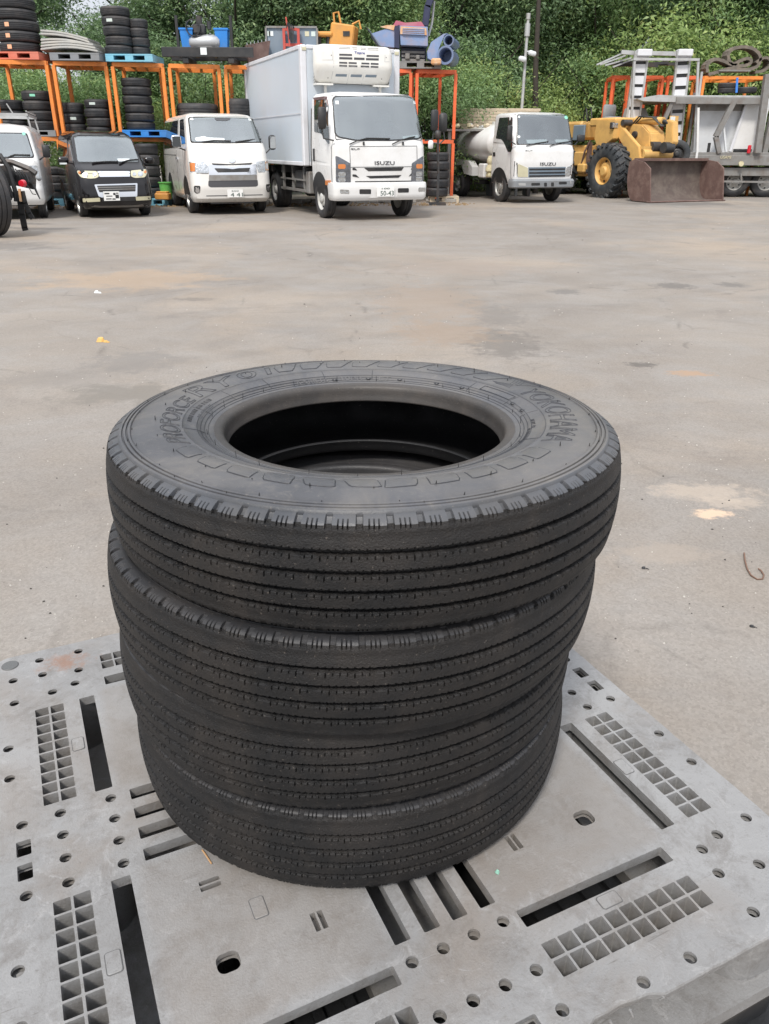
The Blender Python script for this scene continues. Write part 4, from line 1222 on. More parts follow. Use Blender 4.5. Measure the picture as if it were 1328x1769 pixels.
def wheel(parent, x, y, r, w_, rim, sgn=-1, rim_r=.62, tyre_m=None, holes=6, lug=False, name='wheel', hubr=.3, steer=0):
    """wheel with its axle along x; sgn gives the outer side"""
    mb = MB()
    hw = w_/2
    prof = [(r*rim_r, hw*.78), (r*(rim_r+.06), hw*.95), (r*(rim_r+.2), hw), (r*.93, hw*.92), (r*.975, hw*.80), (r, hw*.7), (r, hw*.32), (r*.975, hw*.29), (r*.975, hw*.23), (r, hw*.2), (r, -hw*.2), (r*.975, -hw*.23), (r*.975, -hw*.29), (r, -hw*.32), (r, -hw*.7), (r*.975, -hw*.8), (r*.93, -hw*.92), (r*(rim_r+.2), -hw), (r*(rim_r+.06), -hw*.95), (r*rim_r, -hw*.78)]
    Mx = Matrix.Translation((x, y, r)) @ Matrix.Rotation(steer, 4, 'Z') @ Matrix.Rotation(sgn*PI/2, 4, 'Y')
    mb.lathe(prof, 40, Mx)
    if lug:
        for k in range(22):
            a = 2*PI*k/22
            for s_ in (-1, 1):
                a2 = a+(PI/22 if s_ > 0 else 0)
                p0 = Mx @ Vector((r*math.cos(a2), r*math.sin(a2), s_*hw*.95)); p1 = Mx @ Vector((r*1.0*math.cos(a2+.16), r*1.0*math.sin(a2+.16), s_*hw*.08))
                q0 = Mx @ Vector((r*.9*math.cos(a2), r*.9*math.sin(a2), s_*hw*1.0))
                mb.bar(p0, p1, .07, .07, up=(p0-(Mx @ Vector((0, 0, 0)))).normalized())
                mb.bar(q0, p0, .07, .06, up=(1, 0, 0))
    o = mb.build(name, tyre_m or M['oldtyre'], parent, smooth=40)
    rb = MB(); R_ = r*rim_r
    rb.lathe([(R_*1.03, hw*.80), (R_*1.0, hw*.86), (R_*.95, hw*.80), (R_*.88, hw*.35), (R_*.80, hw*.30), (R_*.62, hw*.55), (R_*.45, hw*.62), (R_*.40, hw*.60), (R_*.38, hw*.80), (R_*.30, hw*.92), (R_*.12, hw*.94), (.001, hw*.94)], 36, Mx)
    rb.lathe([(R_*1.0, -hw*.8), (R_*.9, -hw*.3), (R_*.88, hw*.35)], 36, Mx)
    ro = rb.build('rim', rim, o, smooth=40)
    nb = MB()
    for k in range(holes):
        a = 2*PI*k/holes; c = Mx @ Vector((R_*.72*math.cos(a), R_*.72*math.sin(a), hw*.42))
        nb.lathe([(.001, .012), (R_*.10, .010), (R_*.10, -.004)], 10, Mx @ Matrix.Translation((R_*.72*math.cos(a), R_*.72*math.sin(a), hw*.455)) @ Matrix.Rotation(0, 4, 'Z'))
    nb.build('rim_holes', M['black'], o, smooth=40)
    return o
def plate(v, u0, v0, u1, v1, small, big, name='number_plate', ink='inkgreen', bgm='plate'):
    a = v.p.front(*v.px(u0, v0), v.sh); b_ = v.p.front(*v.px(u1, v1), v.sh)
    cx, cz = (a[0]+b_[0])/2, (a[1]+b_[1])/2; w_, h_ = abs(b_[0]-a[0]), abs(a[1]-b_[1])
    y = v.sh.front(cx, cz)-.03
    mb = MB(); mb.box((cx, y, cz), (w_, .008, h_), ch=.002)
    o = mb.build(name, M[bgm], v.root)
    Mp = Matrix.Translation((cx+.0*w_, y-.004, cz))
    if big: flat_text(big, Matrix.Translation((cx+.08*w_, y-.004, cz-h_*.14)), w_*.76, h_*.48, M[ink], o)
    if small: flat_text(small, Matrix.Translation((cx, y-.004, cz+h_*.34)), w_*.45, h_*.15, M[ink], o)
    return o
def mirror_pod(v, c, d, matl, face=None, arm=None, name='door_mirror'):
    mb = MB(); mb.box(c, d, ch=min(d)*.28)
    o = mb.build(name, matl, v.root, bevel=min(d)*.12, smooth=50)
    if face:
        fb = MB(); fb.box((c[0], c[1]-d[1]/2-.004, c[2]), (d[0]*.8, .008, d[2]*.8)); fb.build('mirror_face', face, o)
    if arm:
        ab = MB(); ab.tube([Vector(a) for a in arm], .014, 6); ab.build('mirror_arm', M['black'], o)
    return o
def wiper(v, pts, parent=None):
    P_ = v.F(pts); mb = MB()
    mb.tube([(x, v.sh.front(x, z)-.03, z) for x, z in P_], .011, 5)
    return mb.build('wiper', M['black'], v.root)

# ---------------------------------------------------------------- refrigerated truck
tp = Pose(-.062, 15.954, .405)
W2 = .945
tsh = Shell([(.44, .10, 1.46, .90, .10, .05), (.62, .07, 1.46, W2-.01, .12, .05), (.95, .05, 1.47, W2, .13, .06), (1.30, .075, 1.47, W2, .14, .07), (1.40, .11, 1.47, W2-.005, .15, .08),
             (2.07, .42, 1.47, W2-.035, .15, .08), (2.13, .47, 1.46, W2-.05, .16, .08), (2.185, .56, 1.42, W2-.10, .18, .08), (2.215, .72, 1.34, W2-.19, .2, .08)])
tv = Vehicle('refrigerated_truck', tp, tsh, 'white refrigerated box truck with a cooling unit above the cab', 'truck', (530, 150, 220/1328))
# bumper
bsh = Shell([(.36, .05, .5, .93, .1, .04), (.41, .0, .5, .96, .11, .05), (.60, -.015, .5, .965, .11, .05), (.665, .0, .5, .96, .11, .05), (.68, .04, .5, .94, .1, .05)])
mb = MB(); bsh.mesh(mb, .05); mb.build('bumper', M['white'], tv.root, smooth=40)
tvb = Vehicle.__new__(Vehicle); tvb.p = tp; tvb.sh = bsh; tvb.T = tv.T; tvb.root = tv.root
for q_ in ([(548, 1068), (668, 1068), (668, 1118), (548, 1118)], [(948, 1058), (1062, 1056), (1062, 1102), (948, 1104)]):
    tvb.front('bumper_opening', tvb.F(q_), M['black'], r=.02, off=.004)
for q_ in ([(345, 1070), (440, 1075), (440, 1115), (345, 1110)], [(1162, 1050), (1235, 1050), (1235, 1092), (1162, 1092)]):
    tvb.front('fog_lamp', tvb.F(q_), M['lamp'], r=.02, off=.006)
plate(tvb, 725, 1045, 902, 1142, '100', '50-43')
ws = tv.F([(262, 135), (285, 100), (700, 92), (1135, 98), (1185, 130), (1240, 480), (1235, 515), (1160, 545), (860, 562), (500, 560), (320, 525), (290, 490)])
cab = tv.screen(ws, M['clearpale'], bodymat=M['white'])
tv.text('ISUZU', 706, 775, 912, 812, M['inkdark'])
tv.text('ELF', 460, 640, 550, 655, M['seam'], off=.010)
gl = [[(595, 845), (1010, 838), (985, 875), (640, 880)], [(615, 930), (985, 920), (955, 948), (660, 955)], [(500, 985), (1090, 978), (1080, 1012), (500, 1020)],
      [(475, 845), (500, 845), (525, 872), (475, 868)], [(475, 912), (510, 915), (545, 948), (475, 935)], [(1125, 838), (1120, 860), (1080, 862), (1100, 840)], [(1118, 895), (1118, 915), (1060, 935), (1085, 905)]]
for q_ in gl: tv.front('grille_slot', tv.F(q_), M['black'], off=.005, r=.01)
for q_ in ([(445, 620), (1145, 614), (1145, 618), (445, 624)], [(443, 620), (447, 620), (455, 1010), (451, 1010)], [(1143, 614), (1147, 614), (1145, 995), (1141, 995)], [(450, 836), (1145, 828), (1145, 832), (450, 840)]):
    tv.front('panel_gap', tv.F(q_), M['seam'], off=.006)
hl = tv.F([(295, 720), (330, 730), (452, 800), (455, 1008), (320, 1012), (300, 985)])
for m in (1, -1):
    hp = [(x*m, z) for x, z in hl]
    o = tv.front('headlight', hp, M['lampdark'], off=.010, r=.02)
    cx = sum(p[0] for p in hp)/len(hp); zz = sorted(p[1] for p in hp)
    for i, zf in enumerate((.15, .34, .62)):
        z = zz[0]+(zz[-1]-zz[0])*zf
        tv.front('lamp_bulb', [(cx-.07, z-.04), (cx+.07, z-.04), (cx+.07, z+.04), (cx-.07, z+.04)], M['lamp'] if i < 2 else M['amber'], off=.014, r=.03, parent=o)
wiper(tv, [(438, 598), (520, 560), (620, 535), (860, 540)]); wiper(tv, [(882, 598), (960, 560), (1060, 530), (1120, 520)])
for q_ in ((588, 590), (998, 590)):
    x, z = tv.p.front(*tv.px(*q_), tsh); b = MB(); b.box((x, tsh.front(x, z)-.02, z), (.03, .04, .06), ch=.008); b.build('washer_nozzle', M['black'], tv.root)
x, z = tv.p.front(*tv.px(312, 165), tsh)
tv.front('sticker', [(x-.03, z-.03), (x+.03, z-.03), (x+.03, z+.03), (x-.03, z+.03)], M['paper'], off=.016)
x, z = tv.p.front(*tv.px(1120, 165), tsh)
tv.front('sticker', [(x-.03, z-.025), (x+.03, z-.025), (x+.03, z+.025), (x-.03, z+.025)], M['paper'], off=.016)
# left side
wd = tv.S([(80, 130), (205, 118), (228, 200), (235, 600), (215, 585), (150, 485), (78, 468)], -.93)
tv.side('door_window', wd, M['glass'], off=.006, r=.03, both=True)
tv.side('window_visor', tv.S([(75, 115), (215, 100), (228, 200), (215, 130), (90, 140)], -.93), mat('brown_visor', (.12, .07, .07), .3), off=.03, r=.01)
tv.side('door_handle', tv.S([(64, 645), (80, 645), (84, 772), (68, 772)], -.945), M['black'], off=.010)
tv.side('panel_gap', tv.S([(272, 560), (277, 560), (277, 1080), (272, 1080)], -.945), M['seam'], off=.006)
tv.side('panel_gap', [(1.40, .95), (1.41, .95), (1.41, 1.95), (1.40, 1.95)], M['seam'], off=.006)
tv.side('side_marker', tv.S([(200, 975), (250, 975), (250, 1025), (200, 1025)], -.94), M['amber'], off=.02)
for sx_ in (-1, 1):
    o = wheel(tv.root, sx_*.82, .96, .375, .22, M['hubwhite'], sx_, .60, hubr=.4)
arch = [(.96+.47*math.cos(a), .375+.47*math.sin(a)) for a in np.linspace(R(2), R(178), 20)]
tv.side('wheel_arch', [p for p in arch if p[1] > .40]+[(.96-.47, .44), (.96+.47, .44)][::1], M['black'], off=.006, both=True)
mirror_pod(tv, (-W2-.17, .20, 1.75), (.15, .09, .36), M['black'], arm=[(-W2-.17, .22, 1.58), (-W2-.15, .2, 1.42), (-W2+.03, .14, 1.385)])
mirror_pod(tv, (W2+.20, .20, 1.75), (.15, .09, .36), M['black'], arm=[(W2+.20, .22, 1.58), (W2+.17, .2, 1.42), (W2-.02, .14, 1.40)])
mirror_pod(tv, (W2+.06, .05, 1.33), (.10, .07, .15), M['white'], name='side_indicator')
# interior hint
tv.front('dashboard_paper', tv.F([(990, 520), (1150, 500), (1165, 530), (1000, 545)]), M['screenblue'], off=.013, r=.01)
# cargo box
BY, BL, BH, BW, BZ = 1.60, 4.45, 3.034, 1.03, .93
mb = MB(); mb.box((0, BY+BL/2, (BH+BZ)/2), (2*BW-.03, BL-.03, BH-BZ-.03)); bx_ = mb.build('cargo_box', M['box'], tv.root)
for sx_ in (-1, 1):
    for yy in (BY+.06, BY+BL-.06):
        b = MB(); b.box((sx_*(BW-.055), yy, (BH+BZ)/2), (.125, .13, BH-BZ-.002), ch=.02); b.build('corner_post', M['boxtrim'], bx_)
    for zz in (BZ+.04, BH-.035):
        b = MB(); b.box((sx_*(BW-.025), BY+BL/2, zz), (.055, BL-.26, .075), ch=.01); b.build('side_rail', M['boxtrim'], bx_)
for zz in (BZ+.04, BH-.035):
    b = MB(); b.box((0, BY+.025, zz), (2*BW-.24, .05, .07), ch=.01); b.build('front_rail', M['boxtrim'], bx_)
for sx_ in (-1, 1):
    b = MB(); b.box((sx_*(BW-.07), BY+.0-.008, BH-.07), (.09, .02, .06), ch=.008); b.build('marker_lamp', M['yellowlamp'], bx_)
b = MB(); b.box((-BW-.001, BY+BL/2, BZ+.95), (.006, BL-.3, .012)); b.build('rub_strip', M['boxtrim'], bx_)
# cooling unit
ush = Shell([(2.395, -.13, 0, .76, .12, .03), (2.43, -.17, 0, .775, .13, .03), (2.60, -.30, 0, .80, .15, .03), (2.68, -.33, 0, .805, .15, .03), (2.93, -.31, 0, .80, .15, .03), (3.01, -.28, 0, .78, .15, .03), (3.04, -.2, 0, .74, .12, .03)])
up_ = Pose(0, 0, 0); up_.M = tp.M @ Matrix.Translation((-.02, BY, 0)); up_.I = up_.M.inverted(); up_.o = up_.I @ Vector((0, 0, CAM_H))
uo = bpy.data.objects.new('cooling_unit', None)
mb = MB(); ush.mesh(mb, .04); unit = mb.build('cooling_unit', M['unit'], tv.root, smooth=40); unit.location = (-.02, BY, 0)
uv = Vehicle.__new__(Vehicle); uv.p = up_; uv.sh = ush; uv.T = (510, 70, 190/1328); uv.root = unit
for q_ in [(530, 160, 683, 182), (530, 200, 688, 226), (860, 174, 1008, 196), (852, 212, 1006, 238), (708, 205, 835, 232), (530, 257, 626, 277), (643, 260, 740, 280), (798, 266, 894, 286), (910, 270, 1004, 291), (530, 294, 624, 313), (643, 298, 748, 317), (790, 302, 892, 322), (908, 307, 1002, 326)]:
    uv.front('vent_slot', uv.F([(q_[0], q_[1]), (q_[2], q_[1]+4), (q_[2], q_[3]+4), (q_[0], q_[3])]), M['inkdark'], off=.003, depth=.004)
for q_ in [(528, 75, 665, 80), (528, 94, 665, 100), (685, 80, 748, 85), (690, 98, 748, 104), (785, 86, 850, 92), (790, 104, 850, 110), (872, 90, 1003, 96), (872, 110, 1003, 116)]:
    uv.front('vent_slot', uv.F([(q_[0], q_[1]), (q_[2], q_[1]+3), (q_[2], q_[3]+3), (q_[0], q_[3])]), M['galvdark'], off=.003, depth=.004)
for q_ in ([(490, 405), (625, 408), (618, 438), (483, 434)], [(672, 410), (805, 413), (798, 444), (665, 440)], [(850, 413), (982, 416), (975, 447), (843, 443)]):
    uv.front('air_intake', uv.F(q_), M['slate'], off=.004)
for q_ in ([(450, 110), (455, 110), (455, 240), (450, 240)], [(1078, 110), (1082, 110), (1082, 260), (1078, 260)], [(200, 240), (455, 232), (455, 236), (200, 244)], [(1080, 256), (1195, 262), (1195, 266), (1080, 260)],
           [(462, 240), (466, 240), (420, 520), (416, 520)], [(655, 360), (658, 360), (620, 530), (616, 530)], [(838, 360), (841, 360), (800, 535), (796, 535)]):
    uv.front('panel_gap', uv.F(q_), M['galv'], off=.003, depth=.004)
uv.text('Topre', 713, 130, 838, 172, M['inkblue'], off=.008)
for x_ in (-.60, .58): b = MB(); b.box((x_, -.08, 2.375), (.34, .2, .03)); b.build('mount_foot', M['unit'], unit)
for x_ in (-.55, .60):
    b = MB(); b.tube([(x_, -.06, 2.38), (x_, -.06, 2.0)], .03, 8); b.build('drain_pipe', M['unit'], unit)
for q_ in ((435, 178), (1096, 205), (393, 452), (1040, 466)):
    x, z = up_.front(*uv.px(*q_), ush); uv.front('screw', [(x-.008, z-.008), (x+.008, z-.008), (x+.008, z+.008), (x-.008, z+.008)], M['galvdark'], off=.005)
# chassis under the box
b = MB()
for x_ in (-.36, .36): b.box((x_, 3.6, .72), (.08, 5.0, .2))
for y_ in (1.9, 2.7, 3.5, 4.3, 5.2): b.box((0, y_, .83), (1.9, .08, .12))
b.box((0, .8, .55), (1.3, 1.2, .2)); b.box((0, 4.3, .38), (1.5, .12, .12)); b.box((0, 4.3, .38), (.35, .35, .3), ch=.08)
b.build('chassis', M['steel_dark'], tv.root)
b = MB(); b.box((-.72, 2.35, .66), (.42, .55, .36), ch=.04); b.build('fuel_tank', M['steel_dark'], tv.root)
b = MB(); b.box((-.78, 1.75, .62), (.3, .22, .42), ch=.02); b.build('battery_box', M['galvdark'], tv.root)
b = MB()
for y_ in (1.95, 2.75, 3.45): b.box((-.92, y_, .66), (.05, .05, .5))
b.box((-.95, 2.7, .46), (.035, 1.75, .05)); b.box((-.95, 2.7, .66), (.03, 1.75, .03)); b.build('side_guard', M['galvdark'], tv.root)
for sx_ in (-1, 1):
    wheel(tv.root, sx_*.74, 4.35, .375, .34, M['hubwhite'], sx_, .60)
b = MB(); b.lathe([(.50, -.2), (.50, .2)], 20, Matrix.Translation((-.74, 4.35, .4)) @ Matrix.Rotation(PI/2, 4, 'Y'), th0=R(100), th1=R(260)); b.build('mudguard', M['black'], tv.root)
b = MB(); b.box((-.60, 1.50, 1.2), (.5, .06, 1.2)); b.box((.60, 1.50, 1.2), (.5, .06, 1.2)); b.build('air_duct', M['black'], tv.root)

# ---------------------------------------------------------------- white van
vp = Pose(-3.104, 17.094, .378)
vw = .8175
vsh = Shell([(.24, .16, 4.2, .76, .2, .05), (.32, .04, 4.22, .80, .22, .07), (.52, .0, 4.25, vw, .22, .08), (.80, .03, 4.25, vw, .22, .09), (.95, .07, 4.25, vw, .21, .09), (1.16, .16, 4.25, vw-.01, .2, .09),
             (1.24, .20, 4.25, vw-.02, .18, .09), (1.76, .69, 4.24, vw-.11, .16, .09), (1.82, .77, 4.2, vw-.13, .16, .09), (1.87, .92, 4.12, vw-.18, .18, .09), (1.905, 1.2, 3.9, vw-.29, .2, .09)])
vv = Vehicle('white_van', vp, vsh, 'pearl white passenger van with a chrome grille, parked left of the box truck', 'van', (270, 180, 210/1328))
ws = vv.F([(345, 160), (365, 142), (640, 134), (960, 138), (1045, 150), (1080, 200), (1170, 400), (1165, 418), (780, 425), (385, 420), (372, 400)])
vv.screen(ws, M['clearpale'], bodymat=M['cream'], name='body')
vv.front('dashboard_paper', vv.F([(420, 368), (520, 350), (560, 365), (740, 372), (745, 392), (430, 402)]), M['paper'], off=.013, r=.02)
vv.front('sensor_housing', vv.F([(630, 150), (810, 148), (800, 172), (750, 182), (650, 180)]), M['inkdark'], off=.013, r=.02)
for q_ in ((383, 162), (1020, 168)):
    x, z = vp.front(*vv.px(*q_), vsh); vv.front('sticker', [(x-.03, z-.02), (x+.03, z-.02), (x+.03, z+.02), (x-.03, z+.02)], M['paper'], off=.014)
wiper(vv, [(500, 412), (620, 395), (810, 400)]); wiper(vv, [(860, 412), (1000, 392), (1140, 380)])
hlL = vv.F([(355, 628), (520, 628), (572, 690), (568, 752), (365, 745)]); 
o = vv.front('headlight', hlL, M['lamp'], off=.008, r=.02)
x0 = vv.F([(362, 640), (420, 640), (420, 735), (370, 735)]); vv.front('indicator', x0, M['amber'], off=.012, parent=o, r=.02)
o = vv.front('headlight', vv.F([(1080, 640), (1110, 622), (1235, 615), (1245, 735), (1110, 745)]), M['lamp'], off=.008, r=.02)
vv.front('indicator', vv.F([(1190, 628), (1230, 624), (1236, 720), (1195, 722)]), M['rustorange'], off=.012, parent=o, r=.02)
vv.front('grille_upper', vv.F([(600, 645), (810, 655), (1050, 640), (1030, 660), (620, 668)]), M['black'], off=.006, r=.01)
vv.front('grille_chrome', vv.F([(560, 645), (620, 665), (820, 680), (1040, 662), (1085, 650), (1098, 760), (1095, 775), (575, 780), (570, 690)]), M['chrome'], off=.008, r=.02)
vv.front('grille_mesh', vv.F([(630, 700), (770, 702), (830, 710), (890, 700), (1025, 695), (1005, 740), (670, 746)]), M['black'], off=.016, r=.02)
vv.front('grille_lower_chrome', vv.F([(575, 775), (1095, 770), (1098, 830), (572, 838)]), M['galvdark'], off=.012, r=.01)
vv.front('lower_grille', vv.F([(568, 835), (1105, 828), (1110, 885), (1090, 900), (590, 908), (566, 892)]), M['inkdark'], off=.006, r=.02)
vv.front('emblem', vv.F([(785, 600), (825, 585), (862, 600), (860, 630), (825, 645), (788, 630)]), M['chrome'], off=.018, r=.06)
for q_ in ([(408, 890), (480, 892), (475, 960), (440, 980), (412, 960)], [(1195, 875), (1240, 872), (1250, 900), (1248, 955), (1215, 965), (1198, 930)]):
    o = vv.front('fog_recess', vv.F(q_), M['black'], off=.006, r=.03)
    cx = sum(p[0] for p in q_)/len(q_)+4; cy = sum(p[1] for p in q_)/len(q_)+8
    vv.front('fog_lamp', vv.F([(cx+24*math.cos(a), cy+26*math.sin(a)) for a in np.linspace(0, 2*PI, 12)[:-1]]), M['chrome'], off=.014, parent=o)
vv.front('bumper_line', vv.F([(545, 998), (1160, 985), (1160, 992), (545, 1006)]), M['inkdark'], off=.005)
plate(vv, 770, 935, 945, 1015, '500', '4 41')
for q_ in ([(355, 752), (570, 756), (570, 760), (355, 756)],): vv.front('panel_gap', vv.F(q_), M['seam'], off=.006)
vv.front('panel_gap', vv.F([(350, 600), (600, 632), (600, 635), (350, 604)]), M['galv'], off=.002)
# side
def S2(v, pts, x): return v.S(pts, x)
vv.side('door_window', S2(vv, [(258, 172), (300, 160), (318, 430), (250, 440)], -.76), M['glass'], off=.006, r=.02, both=True)
vv.side('rear_window', S2(vv, [(95, 205), (242, 175), (232, 470), (90, 485)], -.76), M['glass'], off=.008, r=.03, both=True)
vv.side('pillar_trim', S2(vv, [(243, 170), (258, 166), (252, 440), (236, 440)], -.76), M['cream'], off=.012)
vv.side('panel_gap', [(.95, .38), (.96, .38), (.96, 1.66), (.95, 1.66)], M['seam'], off=.006)
vv.side('panel_gap', [(1.9, .38), (1.91, .38), (1.91, 1.2), (1.9, 1.2)], M['seam'], off=.006)
vv.side('panel_gap', [(2.0, 1.10), (4.1, 1.10), (4.1, 1.11), (2.0, 1.11)], M['seam'], off=.006)
vv.side('door_handle', [(1.70, 1.02), (1.84, 1.02), (1.84, 1.07), (1.70, 1.07)], M['chrome'], off=.03)
for y_, rr_ in ((.86, .325), (3.25, .325)):
    for sx_ in (-1, 1): wheel(vv.root, sx_*.715, y_, rr_, .2, M['hub'], sx_, .62)
    arch = [(y_+.40*math.cos(a), .33+.40*math.sin(a)) for a in np.linspace(R(5), R(175), 20)]
    vv.side('wheel_arch', arch+[(y_-.38, .27), (y_+.38, .27)], M['black'], off=.005, both=True)
mirror_pod(vv, (-vw-.16, .55, 1.36), (.20, .11, .24), M['chrome'], face=M['glass'], arm=[(-vw-.14, .6, 1.26), (-vw+.03, .62, 1.2)])
mirror_pod(vv, (vw+.17, .55, 1.36), (.15, .11, .28), M['black'], face=M['mirror'], arm=[(vw+.13, .6, 1.24), (vw-.02, .62, 1.10)])
b = MB(); b.box((0, 2.2, .3), (1.2, 3.6, .14)); b.box((0, .35, .26), (.9, .3, .1)); b.build('underbody', M['steel_dark'], vv.root)

# ---------------------------------------------------------------- black kei wagon
kp = Pose(-5.16, 16.143, .478)
kw = .686
ksh = Shell([(.17, .12, 3.2, .62, .18, .05), (.24, .02, 3.22, .66, .22, .07), (.40, .0, 3.24, kw, .22, .08), (.62, .04, 3.24, kw, .22, .09), (.80, .12, 3.24, kw-.005, .2, .09), (.885, .22, 3.24, kw-.01, .18, .09),
             (.93, .34, 3.24, kw-.015, .16, .08), (1.40, .92, 3.22, kw-.10, .14, .08), (1.47, 1.03, 3.16, kw-.13, .14, .08), (1.52, 1.2, 3.0, kw-.18, .16, .07), (1.56, 1.5, 2.7, kw-.26, .16, .05)])
kv = Vehicle('minicar', kp, ksh, 'glossy black boxy minicar with yellowed headlights and a blanked front plate', 'car', (90, 210, 180/1328))
ws = kv.F([(265, 190), (300, 182), (700, 180), (985, 195), (1020, 260), (1105, 490), (1100, 520), (700, 522), (330, 522), (315, 500)])
kv.screen(ws, M['clearpale'], bodymat=M['black_paint'], name='body', seal=.035)
kv.front('dashboard_paper', kv.F([(825, 474), (985, 474), (965, 500), (850, 506)]), M['paper'], off=.012)
wiper(kv, [(500, 520), (680, 508), (835, 508)]); wiper(kv, [(850, 528), (960, 492), (1090, 480)])
for q_, m in (([(312, 625), (450, 628), (568, 632), (598, 700), (560, 722), (480, 728), (370, 715), (325, 665)], 0), ([(998, 625), (1195, 605), (1208, 660), (1180, 710), (1060, 720), (1000, 700)], 1)):
    o = kv.front('headlight', kv.F(q_), M['yellowlamp'], off=.008, r=.03)
    cs = ((420, 680, 34), (535, 675, 26)) if m == 0 else ((1122, 665, 34), (1045, 670, 24))
    for (cx, cy, rr_) in cs:
        kv.front('lamp_lens', kv.F([(cx+rr_*math.cos(a), cy+rr_*math.sin(a)) for a in np.linspace(0, 2*PI, 14)[:-1]]), M['lamp'], off=.013, parent=o)
    for (cx, cy) in (((345, 650),) if m == 0 else ((1185, 640),)):
        kv.front('indicator', kv.F([(cx+16*math.cos(a), cy+18*math.sin(a)) for a in np.linspace(0, 2*PI, 10)[:-1]]), M['amber'], off=.013, parent=o)
kv.front('grille_bar', kv.F([(572, 632), (988, 632), (990, 702), (605, 706)]), M['chrome'], off=.009, r=.01)
kv.front('grille_frame', kv.F([(535, 802), (1085, 785), (1082, 955), (1050, 965), (640, 972), (592, 955)]), M['chrome'], off=.008, r=.02)
kv.front('grille_mesh', kv.F([(568, 818), (1062, 806), (1060, 890), (600, 902)]), M['black'], off=.014, r=.01)
for yy in (835, 862): kv.front('grille_slat', kv.F([(575, yy), (1060, yy-8), (1060, yy+2), (578, yy+10)]), M['galvdark'], off=.018)
kv.front('lower_grille', kv.F([(640, 968), (1060, 955), (1060, 1010), (640, 1020)]), M['black'], off=.010)
kv.front('fog_lamp', kv.F([(385, 980), (605, 972), (612, 1020), (392, 1028)]), M['yellowlamp'], off=.010, r=.01)
kv.front('fog_lamp', kv.F([(1062, 960), (1255, 948), (1258, 998), (1068, 1008)]), M['yellowlamp'], off=.010, r=.01)
kv.front('bumper_lip', kv.F([(400, 1050), (620, 1075), (1060, 1065), (1260, 1035), (1262, 1060), (1090, 1092), (600, 1098), (410, 1078)]), M['galvdark'], off=.006)
a = kp.front(*kv.px(640, 890), ksh); b_ = kp.front(*kv.px(862, 1005), ksh)
mb = MB(); cx, cz = (a[0]+b_[0])/2, (a[1]+b_[1])/2; w_, h_ = b_[0]-a[0], a[1]-b_[1]; yy = ksh.front(cx, cz)-.035
mb.box((cx, yy, cz), (w_, .008, h_), ch=.002); o = mb.build('number_plate', M['plate'], kv.root)
b = MB()
for (fx, fz, fw, fh) in ((-.28, .28, .3, .14), (-.15, .0, .38, .1), (-.2, -.3, .34, .12), (.18, .22, .14, .24), (.34, -.05, .22, .4), (.12, -.32, .2, .14), (.36, .3, .16, .1)):
    b.box((cx+fx*w_, yy-.0045, cz+fz*h_), (fw*w_, .003, fh*h_), ch=.0008)
b.build('plate_marks', M['black'], o)
kv.side('side_glass', kv.S([(80, 240), (185, 230), (205, 500), (85, 540)], -.63), M['glass'], off=.005, r=.03, both=True)
kv.side('quarter_glass', kv.S([(205, 240), (225, 300), (270, 500), (225, 500)], -.64), M['screen'], off=.005, r=.02, both=True)
kv.side('panel_gap', [(1.35, .3), (1.36, .3), (1.36, 1.35), (1.35, 1.35)], M['inkdark'], off=.003)
for y_ in (.70, 3.0-.25):
    for sx_ in (-1, 1): wheel(kv.root, sx_*.60, y_, .275, .16, M['hub'], sx_, .74)
    arch = [(y_+.335*math.cos(a), .275+.335*math.sin(a)) for a in np.linspace(R(5), R(175), 20)]
    kv.side('wheel_arch', arch+[(y_-.33, .2), (y_+.33, .2)], M['black'], off=.004, both=True)
mirror_pod(kv, (-kw-.13, .75, 1.02), (.19, .12, .13), M['black_paint'], arm=[(-kw-.08, .8, .98), (-kw+.06, .82, .96)])
mirror_pod(kv, (kw+.13, .75, 1.02), (.19, .12, .13), M['black_paint'], arm=[(kw+.08, .8, .98), (kw-.06, .82, .96)])
b = MB(); b.box((-kw-.15, .68, .965), (.13, .02, .03)); b.build('mirror_indicator', M['paper'], kv.root)
b = MB(); b.box((0, 1.7, .2), (1.0, 2.7, .1)); b.build('underbody', M['steel_dark'], kv.root)

# ---------------------------------------------------------------- white kei van with roof carrier
wp = Pose(-7.128, 15.495, .316)
ww = .7375
wsh = Shell([(.26, .06, 3.3, .70, .12, .05), (.34, .0, 3.3, ww, .14, .06), (.55, -.01, 3.3, ww, .14, .06), (.60, .02, 3.3, ww, .14, .06), (1.02, .06, 3.3, ww, .14, .07), (1.08, .12, 3.3, ww-.01, .14, .07),
             (1.50, .50, 3.3, ww-.10, .14, .07), (1.56, .58, 3.25, ww-.13, .14, .07), (1.62, .75, 3.1, ww-.20, .16, .07), (1.65, 1.0, 2.9, ww-.28, .16, .05)])
wv_ = Vehicle('minivan', wp, wsh, 'small white van with a grey roof carrier at the left edge', 'van', (0, 180, 90/724))
wx = wv_.F([(370, 400), (470, 720), (470, 745)])
wv_.screen([(-wx[0][0], wx[0][1]), (wx[0][0], wx[0][1]), (wx[1][0], wx[1][1]), (wx[2][0]-.02, wx[2][1]), (-wx[2][0]+.02, wx[2][1]), (-wx[1][0], wx[1][1])], M['clearpale'], bodymat=M['white'], name='body')
x, z = wp.front(*wv_.px(330, 410), wsh)
wv_.front('sticker', [(x+.03*math.cos(a), z+.03*math.sin(a)) for a in np.linspace(0, 2*PI, 10)[:-1]], M['stickgreen'], off=.014)
wiper(wv_, [(60, 755), (200, 700), (420, 705)])
q_ = wv_.F([(390, 855), (518, 850), (540, 970), (535, 1005), (440, 985)])
wv_.front('headlight', q_, M['lamp'], off=.008, r=.03, mirror=True)
